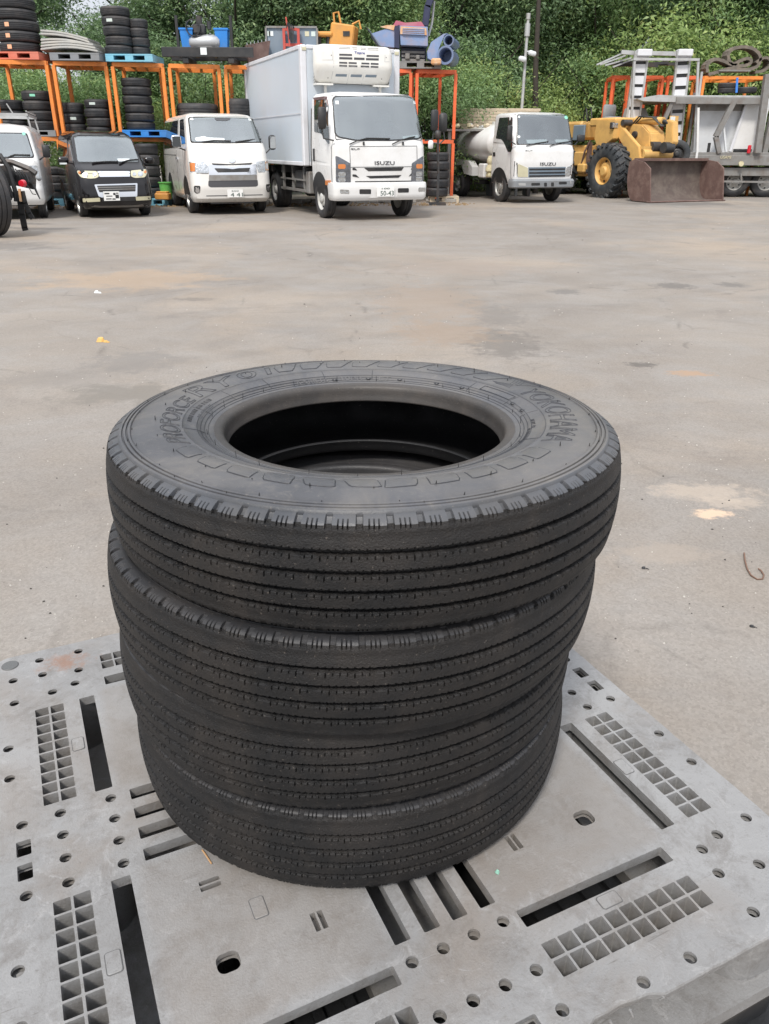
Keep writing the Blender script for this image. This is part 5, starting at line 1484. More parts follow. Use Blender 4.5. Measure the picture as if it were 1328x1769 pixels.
wv_.front('panel_gap', [(-.7, .60), (.7, .60), (.7, .608), (-.7, .608)], M['seam'], off=.006)
wv_.front('panel_gap', [(-.6, .82), (.6, .82), (.6, .826), (-.6, .826)], M['seam'], off=.006)
for y_ in (.55, 2.7):
    for sx_ in (-1, 1): wheel(wv_.root, sx_*.64, y_, .27, .15, M['hub'], sx_, .66)
mirror_pod(wv_, (ww+.14, .35, 1.18), (.13, .07, .22), M['black'], arm=[(ww+.1, .4, 1.1), (ww-.02, .42, 1.02)])
b = MB()
for y_ in (.75, 1.6, 2.6): b.bar((-.66, y_, 1.80), (.62, y_, 1.80), .04, .05)
for x_ in (-.66, .62): b.bar((x_, .7, 1.80), (x_, 2.9, 1.80), .035, .04); b.bar((x_, .7, 1.86), (x_, 2.9, 1.86), .02, .02)
for x_ in (-.66, .62):
    for y_ in (.75, 2.6): b.bar((x_, y_, 1.80), (x_*1.06, y_, 1.52), .03, .03)
b.bar((.38, .75, 1.82), (.30, .75, 1.98), .02); b.build('roof_carrier', M['galv'], wv_.root)
b = MB(); b.box((0, 1.7, .28), (1.1, 2.9, .1)); b.build('underbody', M['steel_dark'], wv_.root)

# ---------------------------------------------------------------- tanker truck
ap = Pose(4.046, 21.422, .354)
aw = .865
ash = Shell([(.45, .10, 1.44, .82, .10, .05), (.62, .07, 1.45, aw-.01, .11, .05), (.95, .05, 1.45, aw, .12, .06), (1.24, .07, 1.45, aw, .13, .07), (1.32, .10, 1.45, aw-.01, .14, .08),
             (1.98, .40, 1.45, aw-.04, .15, .08), (2.04, .45, 1.44, aw-.055, .16, .08), (2.08, .56, 1.40, aw-.12, .17, .08), (2.105, .72, 1.32, aw-.22, .2, .08)])
av = Vehicle('tanker_truck', ap, ash, 'small white tanker truck with a grey bumper and an oval tank behind the cab', 'truck', (850, 180, 160/1328))
absh = Shell([(.36, .05, .4, aw+.0, .1, .04), (.39, .0, .4, aw+.03, .1, .05), (.53, -.01, .4, aw+.035, .1, .05), (.575, .03, .4, aw+.01, .1, .05)])
mb = MB(); absh.mesh(mb, .05); mb.build('bumper', M['greypal'], av.root, smooth=40)
avb = Vehicle.__new__(Vehicle); avb.p = ap; avb.sh = absh; avb.T = av.T; avb.root = av.root
for q_ in ([(562, 1130), (685, 1128), (685, 1165), (562, 1168)], [(958, 1112), (1070, 1112), (1070, 1148), (958, 1150)], [(745, 1125), (785, 1125), (785, 1180), (745, 1180)], [(845, 1122), (885, 1122), (885, 1178), (845, 1178)]):
    avb.front('bumper_opening', avb.F(q_), M['black'], off=.004, r=.02)
for q_ in ([(375, 1130), (480, 1132), (480, 1170), (380, 1168)], [(1118, 1100), (1205, 1100), (1205, 1140), (1122, 1142)]):
    avb.front('fog_lamp', avb.F(q_), M['galv'], off=.005, r=.01)
ws = av.F([(360, 160), (380, 150), (700, 145), (1060, 150), (1100, 165), (1135, 260), (1192, 540), (1190, 572), (760, 578), (375, 578), (362, 560)])
av.screen(ws, M['clear'], bodymat=M['white'], seal=.03)
av.front('dashboard_paper', av.F([(485, 510), (780, 505), (780, 555), (505, 565)]), M['screenblue'], off=.013)
av.front('dashboard_paper', av.F([(895, 508), (1075, 505), (1110, 540), (910, 550)]), M['screenblue'], off=.013)
for (cx, cy, rr_, mm) in ((1060, 190, 26, 'stickgreen'), (382, 182, 16, 'paper'), (380, 468, 20, 'paper')):
    av.front('sticker', av.F([(cx+rr_*math.cos(a), cy+rr_*math.sin(a)) for a in np.linspace(0, 2*PI, 10)[:-1]]), M[mm], off=.015)
wiper(av, [(480, 598), (620, 560), (800, 535)]); wiper(av, [(815, 600), (960, 555), (1130, 530)])
av.text('ISUZU', 690, 835, 908, 878, M['inkdark'])
av.text('ELF', 475, 655, 575, 670, M['galv'], off=.010)
av.front('grille', av.F([(518, 905), (1055, 898), (1040, 1035), (518, 1050)]), M['slate'], off=.006, r=.01)
for y0 in (925, 975, 1020): av.front('grille_slot', av.F([(530, y0), (1045, y0-7), (1042, y0+18), (530, y0+24)]), M['black'], off=.010)
for q_ in ([(300, 815), (365, 850), (362, 1040), (300, 1040)], [(1180, 850), (1212, 820), (1215, 1000), (1190, 1010)]): av.front('corner_lamp', av.F(q_), M['chrome'], off=.008, r=.01)
for q_ in ([(370, 855), (510, 915), (512, 1045), (365, 1045)], [(1065, 905), (1175, 850), (1185, 1010), (1165, 1030), (1042, 1032)]): av.front('headlight', av.F(q_), M['yellowlamp'] if q_[0][0] < 500 else M['lamp'], off=.009, r=.02)
av.side('door_window', av.S([(105, 195), (305, 185), (290, 640), (265, 688), (225, 680), (165, 540), (130, 500), (55, 490)], -aw+.04), M['glass'], off=.006, r=.03, both=True)
av.side('door_handle', av.S([(15, 690), (45, 690), (45, 745), (15, 745)], -aw), M['black'], off=.010)
av.side('panel_gap', av.S([(278, 600), (283, 600), (285, 1150), (280, 1150)], -aw), M['seam'], off=.006)
for sx_ in (-1, 1): wheel(av.root, sx_*.75, .92, .37, .21, M['hub'], sx_, .60)
arch = [(.92+.46*math.cos(a), .37+.46*math.sin(a)) for a in np.linspace(R(2), R(178), 20)]
av.side('wheel_arch', [p for p in arch if p[1] > .42]+[(.46, .46), (1.38, .46)][::1], M['black'], off=.006, both=True)
mirror_pod(av, (-aw-.15, .2, 1.62), (.14, .08, .33), M['black'], arm=[(-aw-.15, .22, 1.46), (-aw+.02, .16, 1.36)])
mirror_pod(av, (aw+.17, .2, 1.52), (.22, .08, .16), M['black'], arm=[(aw+.12, .22, 1.46), (aw-.02, .16, 1.36)])
# tank: horizontal, rounded ends
tk = MB(); cy0, cy1, rz_, rx_, cz_ = 1.62, 4.25, .50, .80, 1.38
prof = []
for k in range(9): a = PI/2*k/8; prof.append((max(.001, math.sin(a)), cy0+.22*(1-math.cos(a))))
for k in range(9): a = PI/2*(1-k/8); prof.append((max(.001, math.sin(a)), cy1-.22*(1-math.cos(a))))
vs = []; n = 40
for f_, y_ in prof:
    for k in range(n): a = 2*PI*k/n; vs.append((rx_*f_*math.cos(a), y_, cz_+rz_*f_*math.sin(a)))
tk.add(vs, [(i*n+k, i*n+(k+1) % n, (i+1)*n+(k+1) % n, (i+1)*n+k) for i in range(len(prof)-1) for k in range(n)])
tk.build('tank', M['tank'], av.root, smooth=50)
b = MB(); b.lathe([(.001, .08), (.2, .08), (.2, 0)], 20, Matrix.Translation((0, 2.7, 1.86))); b.build('manhole', M['tank'], av.root, smooth=40)
b = MB()
for x_ in (-.33, .33): b.box((x_, 2.7, .70), (.08, 3.6, .18))
b.box((0, 1.75, .85), (1.5, .12, .14)); b.box((0, 3.5, .85), (1.5, .12, .14)); b.box((0, 3.55, .38), (1.4, .12, .12)); b.box((0, .8, .55), (1.2, 1.1, .2)); b.build('chassis', M['steel_dark'], av.root)
b = MB(); b.prism([(2.6, .80), (2.85, .95), (3.15, .98), (3.9, .98), (4.1, .86), (4.1, .70), (3.95, .66), (3.8, .84), (3.3, .84), (3.1, .62), (2.6, .58)], 'x', -.82, -.62); b.build('mudguard', M['white'], av.root)
b = MB(); b.box((-.62, 2.15, .72), (.3, .35, .36), ch=.03); b.build('side_locker', M['white'], av.root)
b = MB(); b.lathe([(.001, .26), (.08, .25), (.11, .18), (.12, .1), (.09, .04), (.14, -.05), (.14, -.12), (.07, -.2), (.001, -.2)], 16, Matrix.Translation((-.72, 1.66, .84))); b.box((-.72, 1.66, .62), (.2, .2, .1), ch=.02); b.build('valve_chamber', M['valve'], av.root, smooth=40)
for sx_ in (-1, 1): wheel(av.root, sx_*.68, 3.55, .36, .30, M['hubwhite'], sx_, .60)
b = MB(); b.box((-.8, 4.25, .55), (.2, .1, .16), ch=.02); b.build('rear_lamp', M['white'], av.root)
# ---------------------------------------------------------------- wheel loader
lp = Pose(ground(1187, 349).x, ground(1187, 349).y, .43)
LT = (990, 170, 280/1328)
def lpx(u, v_): return LT[0]+u*LT[2], LT[1]+v_*LT[2]
lr = empty('wheel_loader', (lp.x, lp.y, 0), lp.th, 'yellow open wheel loader with a large rusty bucket resting on the asphalt', 'wheel loader')
def LS(pts, x): return [lp.sx(*lpx(u, v_), x) for u, v_ in pts]
# bucket: curved shell, two cheeks, lip
BWd = 1.27
bh = lp.fy(*lpx(850, 490), .75)[1]*.95
curve = []
for k in range(15):
    t = k/14
    if t < .35: curve.append((.0+t/.35*.62, .02+.0*t))
    else:
        a = (t-.35)/.65*PI*.62; curve.append((.62+.34*math.sin(a), .02+.34*(1-math.cos(a))*(bh-.05)/.34/1.37))
top = curve[-1]; curve.append((top[0]-.16, bh))
b = MB(); n = len(curve)
outc = [(y+.05*(1 if i > 4 else 0), z-.015) for i, (y, z) in enumerate(curve)]
def strip(mb, A, B, x0, x1, nx=8):
    vs = [(x0+(x1-x0)*i/nx, p[0], p[1]) for i in range(nx+1) for p in A]; m_ = len(A)
    mb.add(vs, [(i*m_+k, (i+1)*m_+k, (i+1)*m_+k+1, i*m_+k+1) for i in range(nx) for k in range(m_-1)])
    vs = [(x0+(x1-x0)*i/nx, p[0], p[1]) for i in range(nx+1) for p in B]
    mb.add(vs, [(i*m_+k, (i+1)*m_+k, (i+1)*m_+k+1, i*m_+k+1) for i in range(nx) for k in range(m_-1)])
strip(b, curve, outc, -BWd, BWd)
b.build('bucket', M['rust'], lr, smooth=50)
for sx_ in (-1, 1):
    b = MB(); poly = [(.02, 0), (0, .05), (.16, bh*.82), (.42, bh*.97), (top[0]-.12, bh+.02)]+[(y+.03, z) for y, z in curve[::-1][1:]]
    b.prism(poly, 'x', sx_*BWd-.02, sx_*BWd+.02); b.build('bucket_cheek', M['redrust'], lr)
b = MB(); b.box((0, .03, .022), (2*BWd+.1, .16, .03), ch=.008); b.build('cutting_edge', M['redrust'], lr)
b = MB(); b.bar((-BWd, top[0]-.15, bh+.02), (BWd, top[0]-.15, bh+.02), .07, .07); b.build('bucket_lip', M['redrust'], lr)
b = MB()
for x_ in (-.45, .45): b.prism([(1.08, .25), (1.5, .35), (1.45, .75), (1.15, .95), (1.0, bh*.9)], 'x', x_-.04, x_+.04)
b.build('bucket_hinge', M['redrust'], lr)
# lift arms: broad plates
arm = LS([(362, 185), (415, 240), (548, 395), (568, 545), (515, 585), (455, 450), (372, 300), (330, 262)], -.50)
for x_ in (-.50, .42):
    b = MB(); b.prism(arm, 'x', x_-.06, x_+.06); b.build('lift_arm', M['yellow'], lr, bevel=.012)
amid = LS([(548, 395), (568, 545), (700, 480), (690, 400)], -.5)
b = MB(); ym = arm[2][0]; zm = arm[2][1]
b.bar((-.5, ym-.02, zm-.12), (.5, ym-.02, zm-.12), .26, .26); b.tube([(-.5, ym-.1, zm-.2), (.5, ym-.1, zm-.2)], .14, 16); b.build('cross_tube', M['yellow'], lr, smooth=40)
# centre linkage and cylinders
zt_ = arm[0][1]; yt_ = arm[0][0]
b = MB(); b.prism([(yt_+.15, zt_-.05), (yt_-.75, zt_-.10), (ym-.02, zm+.35), (ym-.15, zm-.05), (ym+.2, zm-.1), (yt_-.1, zt_-.75)], 'x', -.26, .30); b.build('boom_box', M['yellow'], lr, bevel=.03)
b = MB(); b.tube([(.0, yt_-.2, zt_+.02), (.12, yt_-1.15, zt_-.02)], .10, 14); b.build('tilt_cylinder', M['yellow'], lr, smooth=40)
b = MB(); b.tube([(.12, yt_-1.15, zt_-.02), (.2, yt_-1.45, zt_-.12)], .05, 12); b.build('cylinder_rod', M['black'], lr, smooth=40)
b = MB(); b.prism([(yt_-1.25, zt_+.02), (yt_-1.5, zt_-.05), (yt_-1.62, zt_-.55), (ym-.35, zm-.1), (ym-.2, zm+.1), (yt_-1.3, zt_-.5)], 'x', .12, .34); b.build('bell_crank', M['yellow'], lr, bevel=.02)
for (x_, y_, z_, r_) in ((-.05, yt_-.55, zt_-.35, .09), (.22, ym-.42, zm-.02, .14), (.05, ym-.1, zm-.02, .15), (-.28, yt_-.3, zt_-.05, .08)):
    b = MB(); b.tube([(x_-.28, y_, z_), (x_+.02, y_, z_)], r_, 14); b.build('hydraulic_pin', M['steel_dark'], lr, smooth=40)
b = MB()
for k in range(4):
    b.tube([(-.2+.08*k, yt_-.3, zt_-.08), (-.22+.1*k, yt_-.55, zt_+.10), (-.1+.07*k, yt_-.95, zt_+.08), (.05+.04*k, yt_-1.2, zt_-.15)], .022, 6)
b.build('hydraulic_hoses', M['black'], lr, smooth=60)
# front frame and hood
b = MB(); b.box((0, yt_+.45, zt_-.02), (1.35, 1.15, .22), ch=.04); b.build('cowl', M['yellow'], lr)
fpan = LS([(195, 175), (350, 175), (330, 330), (210, 425), (175, 330)], -.72)
b = MB(); b.prism(fpan, 'x', -.74, -.48); b.build('front_fender', M['yellow'], lr, bevel=.015); b = MB(); b.prism(fpan, 'x', .48, .74); b.build('front_fender', M['yellow'], lr, bevel=.015)
b = MB(); b.box((0, yt_+.55, .95), (.8, 1.1, .9), ch=.05); b.box((0, yt_+.1, .7), (.9, 1.5, .35), ch=.05); b.build('front_frame', M['yellow'], lr)
# rear body and engine hood
yr_ = yt_+1.3
b = MB(); b.box((0, yr_+1.2, zt_-.22), (1.25, 2.1, .50), ch=.07); b.build('engine_hood', M['yellow'], lr)
b = MB(); b.box((0, yr_+1.0, .95), (1.1, 2.4, .85), ch=.05); b.build('rear_frame', M['yellow'], lr)
b = MB(); b.box((-.64, yr_+.2, zt_-.28), (.06, .55, .42), ch=.02); b.build('side_grille', M['slate'], lr)
b = MB(); b.box((-.62, yr_+.0, 1.0), (.22, .5, .4), ch=.04); b.box((-.68, yr_-.2, .75), (.2, .35, .25), ch=.04); b.build('step_tank', M['yellow'], lr)
b = MB(); b.bar((-.62, yr_-.35, .6), (-.62, yr_-.35, 1.45), .09, .12); b.tube([(-.70, yr_-.1, .7), (-.75, yr_-.3, 1.2), (-.66, yr_-.4, 1.5)], .03, 6); b.build('articulation_guard', M['redrust'], lr)
b = MB(); b.box((-.05, yt_+.95, zt_+.25), (.46, .12, .42), ch=.05); b.box((-.05, yt_+.8, zt_+.08), (.46, .4, .12), ch=.04); b.build('seat', M['greypal'], lr, smooth=50)
b = MB(); b.prism([(yt_+.1, zt_+.09), (yt_+.7, zt_+.09), (yt_+.62, zt_+.36), (yt_+.3, zt_+.36)], 'x', .22, .74); b.build('air_cleaner_cover', M['silver'], lr, bevel=.02)
for x_ in (-.62, -1.0+.55):
    b = MB(); b.tube([(x_, yt_+1.2, zt_+.0), (x_-.02, yt_+1.25, zt_+.32), (x_, yt_+1.32, zt_+.38), (x_+.02, yt_+1.42, zt_+.05)], .018, 6); b.build('handrail', M['black'], lr, smooth=60)
for sx_ in (-1, 1):
    b = MB(); b.tube([(sx_*.60, yt_+.1, zt_-.6), (sx_*.60, yt_-.15, zt_-.25), (sx_*.70, yt_-.1, zt_-.1)], .022, 6); b.build('lamp_bracket', M['yellow'], lr)
    b = MB(); b.box((sx_*.72, yt_-.14, zt_-.12), (.22, .12, .16), ch=.02); o = b.build('work_lamp', M['steel_dark'], lr)
    b = MB(); b.box((sx_*.72, yt_-.205, zt_-.12), (.18, .02, .12), ch=.008); b.build('lamp_glass', M['lamp'], o)
b = MB(); b.box((.62, yt_-1.0, zt_+.02), (.3, .03, .2)); b.build('guard_plate', M['yellow'], lr)
b = MB(); b.box((.55, yt_-1.03, zt_+.04), (.16, .02, .12)); b.build('sign_plate', M['paper'], lr)
wc = lp.sx(*lpx(250, 620), -.95)
for sx_ in (-1, 1):
    wheel(lr, sx_*.80, wc[0], .70, .46, M['yellow'], sx_, .50, M['loadertyre'], holes=4, lug=True)
    wheel(lr, sx_*.80, wc[0]+2.4, .70, .46, M['yellow'], sx_, .50, M['loadertyre'], holes=4, lug=True)
b = MB(); b.tube([(-.8, wc[0], .7), (.8, wc[0], .7)], .14, 12); b.tube([(-.8, wc[0]+2.4, .7), (.8, wc[0]+2.4, .7)], .14, 12); b.build('axle', M['steel_dark'], lr)

# ---------------------------------------------------------------- bare truck chassis at the left edge
bx = empty('truck_chassis', (-6.35, 13.1, 0), 0, 'dark bare truck tail with a big wheel and hanging mud flaps, left edge', 'truck')
def BL(px, py, Y=13.0): p = at(px, py, Y); return Vector((p.x+6.35, p.y-13.1, p.z))
# big wheel: axle across the picture plane slightly, seen at an angle
c = at(-26, 345, 12.75)
b = MB(); 
wheel(bx, at(-28, 340, 12.6).x+6.35-.02, -.45, .56, .30, M['steel_dark'], 1, .55, M['oldtyre'], steer=R(52))
b = MB(); b.tube([BL(-30, 262), BL(0, 268), BL(14, 290), BL(26, 330), BL(28, 348)], .035, 6); b.tube([BL(-30, 270), BL(-4, 285), BL(10, 310), BL(22, 342)], .03, 6); b.build('fender_arc', M['black'], bx, smooth=50)
b = MB(); b.tube([BL(-30, 276, 13.3), BL(20, 280, 13.3), BL(50, 292, 13.3), BL(62, 300, 13.3)], .045, 6); b.bar(BL(-20, 300, 13.4), BL(60, 318, 13.4), .10, .16); b.bar(BL(10, 285, 13.3), BL(22, 320, 13.3), .16, .12); b.box(BL(45, 305, 13.35), (.24, .2, .2), ch=.03); b.bar(BL(-20, 318, 13.4), BL(20, 340, 13.4), .1, .12); b.build('frame_end', M['steel_dark'], bx)
b = MB()
for k in range(5): b.tube([BL(20+6*k, 290+2*k, 13.2), BL(30+5*k, 302+3*k, 13.15), BL(28+7*k, 318, 13.2)], .012, 5)
b.tube([BL(46, 318, 13.1), BL(52, 328, 13.1), BL(56, 335, 13.1), BL(62, 336, 13.1)], .007, 5); b.build('wiring', M['black'], bx, smooth=60)
for dy_ in (-.05, .75):
    b = MB(); b.bar(BL(-20, 300, 13.4)+Vector((0, dy_, 0)), BL(-20, 300, 13.4)+Vector((-3.6, dy_+.9, 0)), .10, .2); b.build('frame_rail', M['steel_dark'], bx)
wheel(bx, at(-28, 340, 12.6).x+6.35-2.6, .35, .50, .28, M['steel_dark'], 1, .55, M['oldtyre'], steer=R(72))
b = MB(); b.lathe([(.001, -.02), (.045, -.015), (.055, .02), (.055, .05)], 18, Matrix.Translation(BL(37, 317, 12.9)) @ Matrix.Rotation(-PI/2, 4, 'X') @ Matrix.Rotation(R(10), 4, 'Y')); b.build('tail_lamp', M['redlens'], bx, smooth=40)
b = MB(); b.box(BL(67, 308, 13.2), (.08, .08, .08), ch=.03); b.build('marker_lamp', M['greypal'], bx)
for pts, w_ in (([(33, 330), (35, 350), (38, 370), (42, 392), (44, 398)], .09), ([(38, 330), (43, 350), (50, 368), (56, 377)], .07)):
    b = MB(); P_ = [BL(u, v_, 12.95) for u, v_ in pts]
    for p0, p1 in zip(P_, P_[1:]): b.bar(p0, p1+(p1-p0)*.08, w_, .02, up=(0, 1, 0))
    b.build('mud_flap', M['black'], bx, smooth=60)
b = MB(); b.tube([BL(57, 318, 13.1), BL(64, 334, 13.1), BL(69, 344, 13.1)], [.02, .014, .008], 6); b.build('lever', M['black'], bx)
b = MB(); b.bar(BL(33, 326, 12.93), BL(36, 348, 12.93), .03, .03); b.build('stay', M['rustorange'], bx)

# ================================================================== PALLET RACKS
def rack_y(px): return 20.0+(px-50)/690*1.7
RZ = [0, 1.47, 3.01]
def rack_frame(name, x0, y0, x1, y1, z0, z1, dep, m_, label, group):
    """one stacking rack: front posts at (x0,y0),(x1,y1), depth dep going back; z0..z1"""
    root = empty(name, ((x0+x1)/2, (y0+y1)/2, z0), 0, label, 'rack', group)
    ox, oy = (x0+x1)/2, (y0+y1)/2
    d = Vector((x1-x0, y1-y0, 0)).normalized(); nb_ = Vector((-d.y, d.x, 0))
    A = Vector((x0-ox, y0-oy, 0))+d*.05; B = Vector((x1-ox, y1-oy, 0))-d*.05; A2 = A+nb_*dep+d*.12; B2 = B+nb_*dep-d*.12
    h = z1-z0
    for p in (A, B, A2, B2):
        b = MB(); b.bar(p+Vector((0, 0, .004)), p+Vector((0, 0, h-.09)), .075, .075, up=(0, 1, 0)); b.build('post', m_, root)
    for p, q_ in ((A, B), (A2, B2)):
        b = MB(); b.bar(p+Vector((0, 0, h-.05)), q_+Vector((0, 0, h-.05)), .05, .085); b.build('beam', m_, root)
    for p, q_ in ((A, A2), (B, B2)):
        b = MB(); b.bar(p+Vector((0, 0, h-.05))+nb_*.03, q_+Vector((0, 0, h-.05))-nb_*.03, .05, .08); b.build('side_beam', m_, root)
    for t in (.35, .65):
        b = MB(); p = A.lerp(B, t)+nb_*.03; q_ = A2.lerp(B2, t)-nb_*.03; b.bar(p+Vector((0, 0, h-.05)), q_+Vector((0, 0, h-.05)), .06, .05); b.build('cross_bar', m_, root)
    return root
cols = [(-22, 84), (88, 186), (190, 284), (288, 381), (385, 478)]
NAMES = ['above the white minivan', 'above the black minicar', 'between the black minicar and the van', 'behind the white passenger van', 'beside the cargo box of the truck']
def rp(px, Y, z=0):
    p = at(px, 200, Y); return p.x, Y
for i, (a, b_) in enumerate(cols):
    ya, yb_ = rack_y(a), rack_y(b_)
    xa = at(a, 110, ya).x; xb = at(b_, 110, yb_).x
    rack_frame('pallet_rack', xa, ya, xb, yb_, RZ[1]+.004, RZ[2], 1.15, M['orange'], 'upper orange pallet rack '+NAMES[i], 'orange stacking racks')
    rack_frame('pallet_rack', xa, ya, xb, yb_, RZ[0], RZ[1], 1.15, M['orange'], 'lower orange pallet rack '+NAMES[i], 'orange stacking racks')
for a, b_, nm in ((636, 713, 'directly behind the truck cab'), (717, 791, 'with the blue pipe on top, right of the truck cab')):
    ya, yb_ = rack_y(a), rack_y(b_)
    xa = at(a, 120, ya).x; xb = at(b_, 120, yb_).x
    rack_frame('pallet_rack', xa, ya, xb, yb_, RZ[1]+.004, RZ[2], 1.15, M['redorange'], 'upper red-orange pallet rack '+nm, 'orange stacking racks')
    rack_frame('pallet_rack', xa, ya, xb, yb_, RZ[0], RZ[1], 1.15, M['redorange'], 'lower red-orange pallet rack '+nm, 'orange stacking racks')
for a, b_, nm in ((1056, 1090, 'left of the silver loading ramps'), (1094, 1148, 'behind the left silver loading ramp'), (1152, 1209, 'behind the right silver loading ramp'), (1213, 1330, 'carrying the rolled rubber tracks')):
    Y = 25.6
    xa = at(a, 135, Y).x; xb = at(b_, 135, Y).x
    rack_frame('pallet_rack', xa, Y, xb, Y, 0, 3.20, 1.2, M['redorange'] if a < 1200 else M['orange'], 'tall orange pallet rack '+nm, 'orange stacking racks')

# ---------------------------------------------------------------- small pallets and tyre piles
def small_pallet(px0, px1, Y, z, m_, label, h=.15, dep=1.0):
    x0, x1 = at(px0, 200, Y).x, at(px1, 200, Y).x
    # correct for the leaning verticals: recompute at height
    def xs_(px):
        lo = at(px, 256, Y); t = 256
        for _ in range(6):
            p = at(px, t, Y); t += (p.z-z)*60*(1 if True else 0)*-(-1)
        return at(px, t, Y).x
    x0, x1 = xs_(px0), xs_(px1)
    root = empty('plastic_pallet', ((x0+x1)/2, Y+dep/2-.05, z), 0, label, 'pallet')
    w_ = x1-x0
    b = MB(); b.box((0, 0, h-.015), (w_, dep, .03)); b.build('deck', m_, root)
    b = MB(); b.box((0, 0, .015), (w_, dep, .03)); b.build('base', m_, root)
    for fx in (-1, 0, 1):
        b = MB()
        b.box((fx*(w_/2-w_*.085), 0, h/2), (w_*.17, dep-.004, h-.062)); b.build('block', m_, root)
    return root, x0, x1
def pxx(px, z, Y):
    t = 200
    for _ in range(8):
        p = at(px, t, Y); t += (p.z-z)*62
    return at(px, t, Y).x, t
_tm = {}
def small_tyre_mesh(r, w_):
    k = (round(r, 2), round(w_, 2))
    if k in _tm: return _tm[k]
    mb = MB(); hw = w_/2
    prof = [(r*.60, hw*.62), (r*.64, hw*.86), (r*.72, hw*.97), (r*.82, hw), (r*.91, hw*.93), (r*.965, hw*.80), (r*.99, hw*.66), (r, hw*.5), (r, hw*.36), (r*.975, hw*.34), (r*.975, hw*.26), (r, hw*.24), (r, hw*.04), (r*.975, hw*.02), (r*.975, -hw*.06), (r, -hw*.08), (r, -hw*.28), (r*.975, -hw*.30), (r*.975, -hw*.38), (r, -hw*.4), (r*.99, -hw*.66), (r*.965, -hw*.8), (r*.91, -hw*.93), (r*.82, -hw), (r*.72, -hw*.97), (r*.64, -hw*.86), (r*.60, -hw*.62)]
    mb.lathe(prof, 40)
    tr = mb.build('tread_and_walls', M['oldtyre'], None, smooth=45)
    me1 = tr.data; bpy.data.objects.remove(tr)
    mb = MB(); mb.lathe([(r*.60, hw*.62), (r*.62, hw*.5), (r*.90, hw*.7), (r*.93, 0), (r*.90, -hw*.7), (r*.62, -hw*.5), (r*.60, -hw*.62)], 40)
    tr = mb.build('inner_liner', M['liner'], None, smooth=60); me2 = tr.data; bpy.data.objects.remove(tr)
    _tm[k] = (me1, me2); return _tm[k]
TY_R = random.Random(21)
ORD = ['bottom', 'second', 'third', 'fourth', 'fifth', 'sixth', 'seventh']
def tyre_stack(px0, px1, pytop, z0, Y, n, where, group, labels=None, hfix=None, lean=0):
    """pile of n tyres between pixel columns px0..px1 standing on height z0"""
    xa, ta = pxx(px0, z0+.3, Y); xb, _ = pxx(px1, z0+.3, Y)
    r = (xb-xa)/2; cx = (xa+xb)/2; cy = Y+r
    ztop = at((px0+px1)/2, pytop, Y+r*.3).z if pytop is not None else z0+n*hfix
    w_ = (ztop-z0)/n if hfix is None else hfix
    a, b_ = small_tyre_mesh(r, w_)
    for i in range(n):
        t = empty('tyre', (cx+TY_R.uniform(-1, 1)*.018+lean*i, cy+TY_R.uniform(-1, 1)*.02, z0+w_*(i+.5)), TY_R.uniform(0, 6),
                  ('top' if i == n-1 else ORD[i]+(' from bottom' if i else ''))+' tyre of the pile '+where, 'tyre', group)
        for me in (a, b_):
            o = bpy.data.objects.new('tread_and_walls' if me is a else 'inner_liner', me); link(o); o.parent = t
        if labels and i in labels:
            fx, m_, lw, lh = labels[i]
            rr_ = r+.004; ang0 = -PI/2+fx; 
            lb = MB(); n_ = 5
            vs = []
            for k in range(n_+1):
                aa = ang0+(k/n_-.5)*lw/r
                for z_ in (-lh/2, lh/2): vs.append((rr_*math.cos(aa), rr_*math.sin(aa), z_))
            vs += [(x*.985, y*.985, z) for x, y, z in vs]
            q_ = 2*(n_+1)
            lb.add(vs, [(2*k, 2*k+2, 2*k+3, 2*k+1) for k in range(n_)]+[(2*k, 2*k+2, q_+2*k+2, q_+2*k) for k in range(n_)]+[(2*k+1, 2*k+3, q_+2*k+3, q_+2*k+1) for k in range(n_)])
            o = lb.build('paper_label', m_, t); o.rotation_euler = (0, 0, -t.rotation_euler.z)
    return cx, cy, r
# top shelf
Z2 = RZ[2]+.002
small_pallet(-20, 69, 19.95, Z2, M['redpal'], 'red plastic pallet on the rack top at the left edge')
tyre_stack(-16, 54, -6, Z2+.15, 20.0, 5, 'on the red pallet at top left', 'tyre piles on the racks', {0: (-.15, M['orangelabel'], .10, .08), 1: (-.15, M['orangelabel'], .10, .08), 2: (-.15, M['orangelabel'], .10, .08)})
_, x0, x1 = small_pallet(88, 173, 20.1, Z2, M['greypal'], 'grey plastic pallet on the rack top carrying folded panels')
# folded panels
fp = empty('folded_panels', (pxx(125, Z2, 20.3)[0], 20.6, Z2+.152), 0, 'pile of bent off-white panels on the grey pallet above the black minicar', 'panels')
r5 = random.Random(5)
for i in range(6):
    b = MB(); ln = 1.28-.05*i; z = .05+i*.062; n_ = 14; vs = []
    for k in range(n_+1):
        u = k/n_; x = -ln/2+ln*u+r5.uniform(-.005, .005)-.02*i; dz = .05*math.sin(PI*u)*(1.2-.2*i)-(.10*u*u if i > 2 else .03*u)+(.06 if i > 3 else 0)*(1-u)
        for yy, zz in ((-.42, 0), (.42, 0), (.42, .045), (-.42, .045)): vs.append((x, yy+.02*i, z+dz+zz))
    b.add(vs, [(4*k+j, 4*k+(j+1) % 4, 4*k+4+(j+1) % 4, 4*k+4+j) for k in range(n_) for j in range(4)]+[(3, 2, 1, 0), (4*n_, 4*n_+1, 4*n_+2, 4*n_+3)])
    b.build('panel', M['fold'], fp, bevel=.01, smooth=40)
small_pallet(184, 265, 20.3, Z2, M['skyblue'], 'pale blue plastic pallet on the rack top under two tyre piles')
tyre_stack(173, 222, 10, Z2+.15, 20.35, 5, 'of five on the pale blue pallet', 'tyre piles on the racks', {3: (-.2, M['label'], .14, .06)})
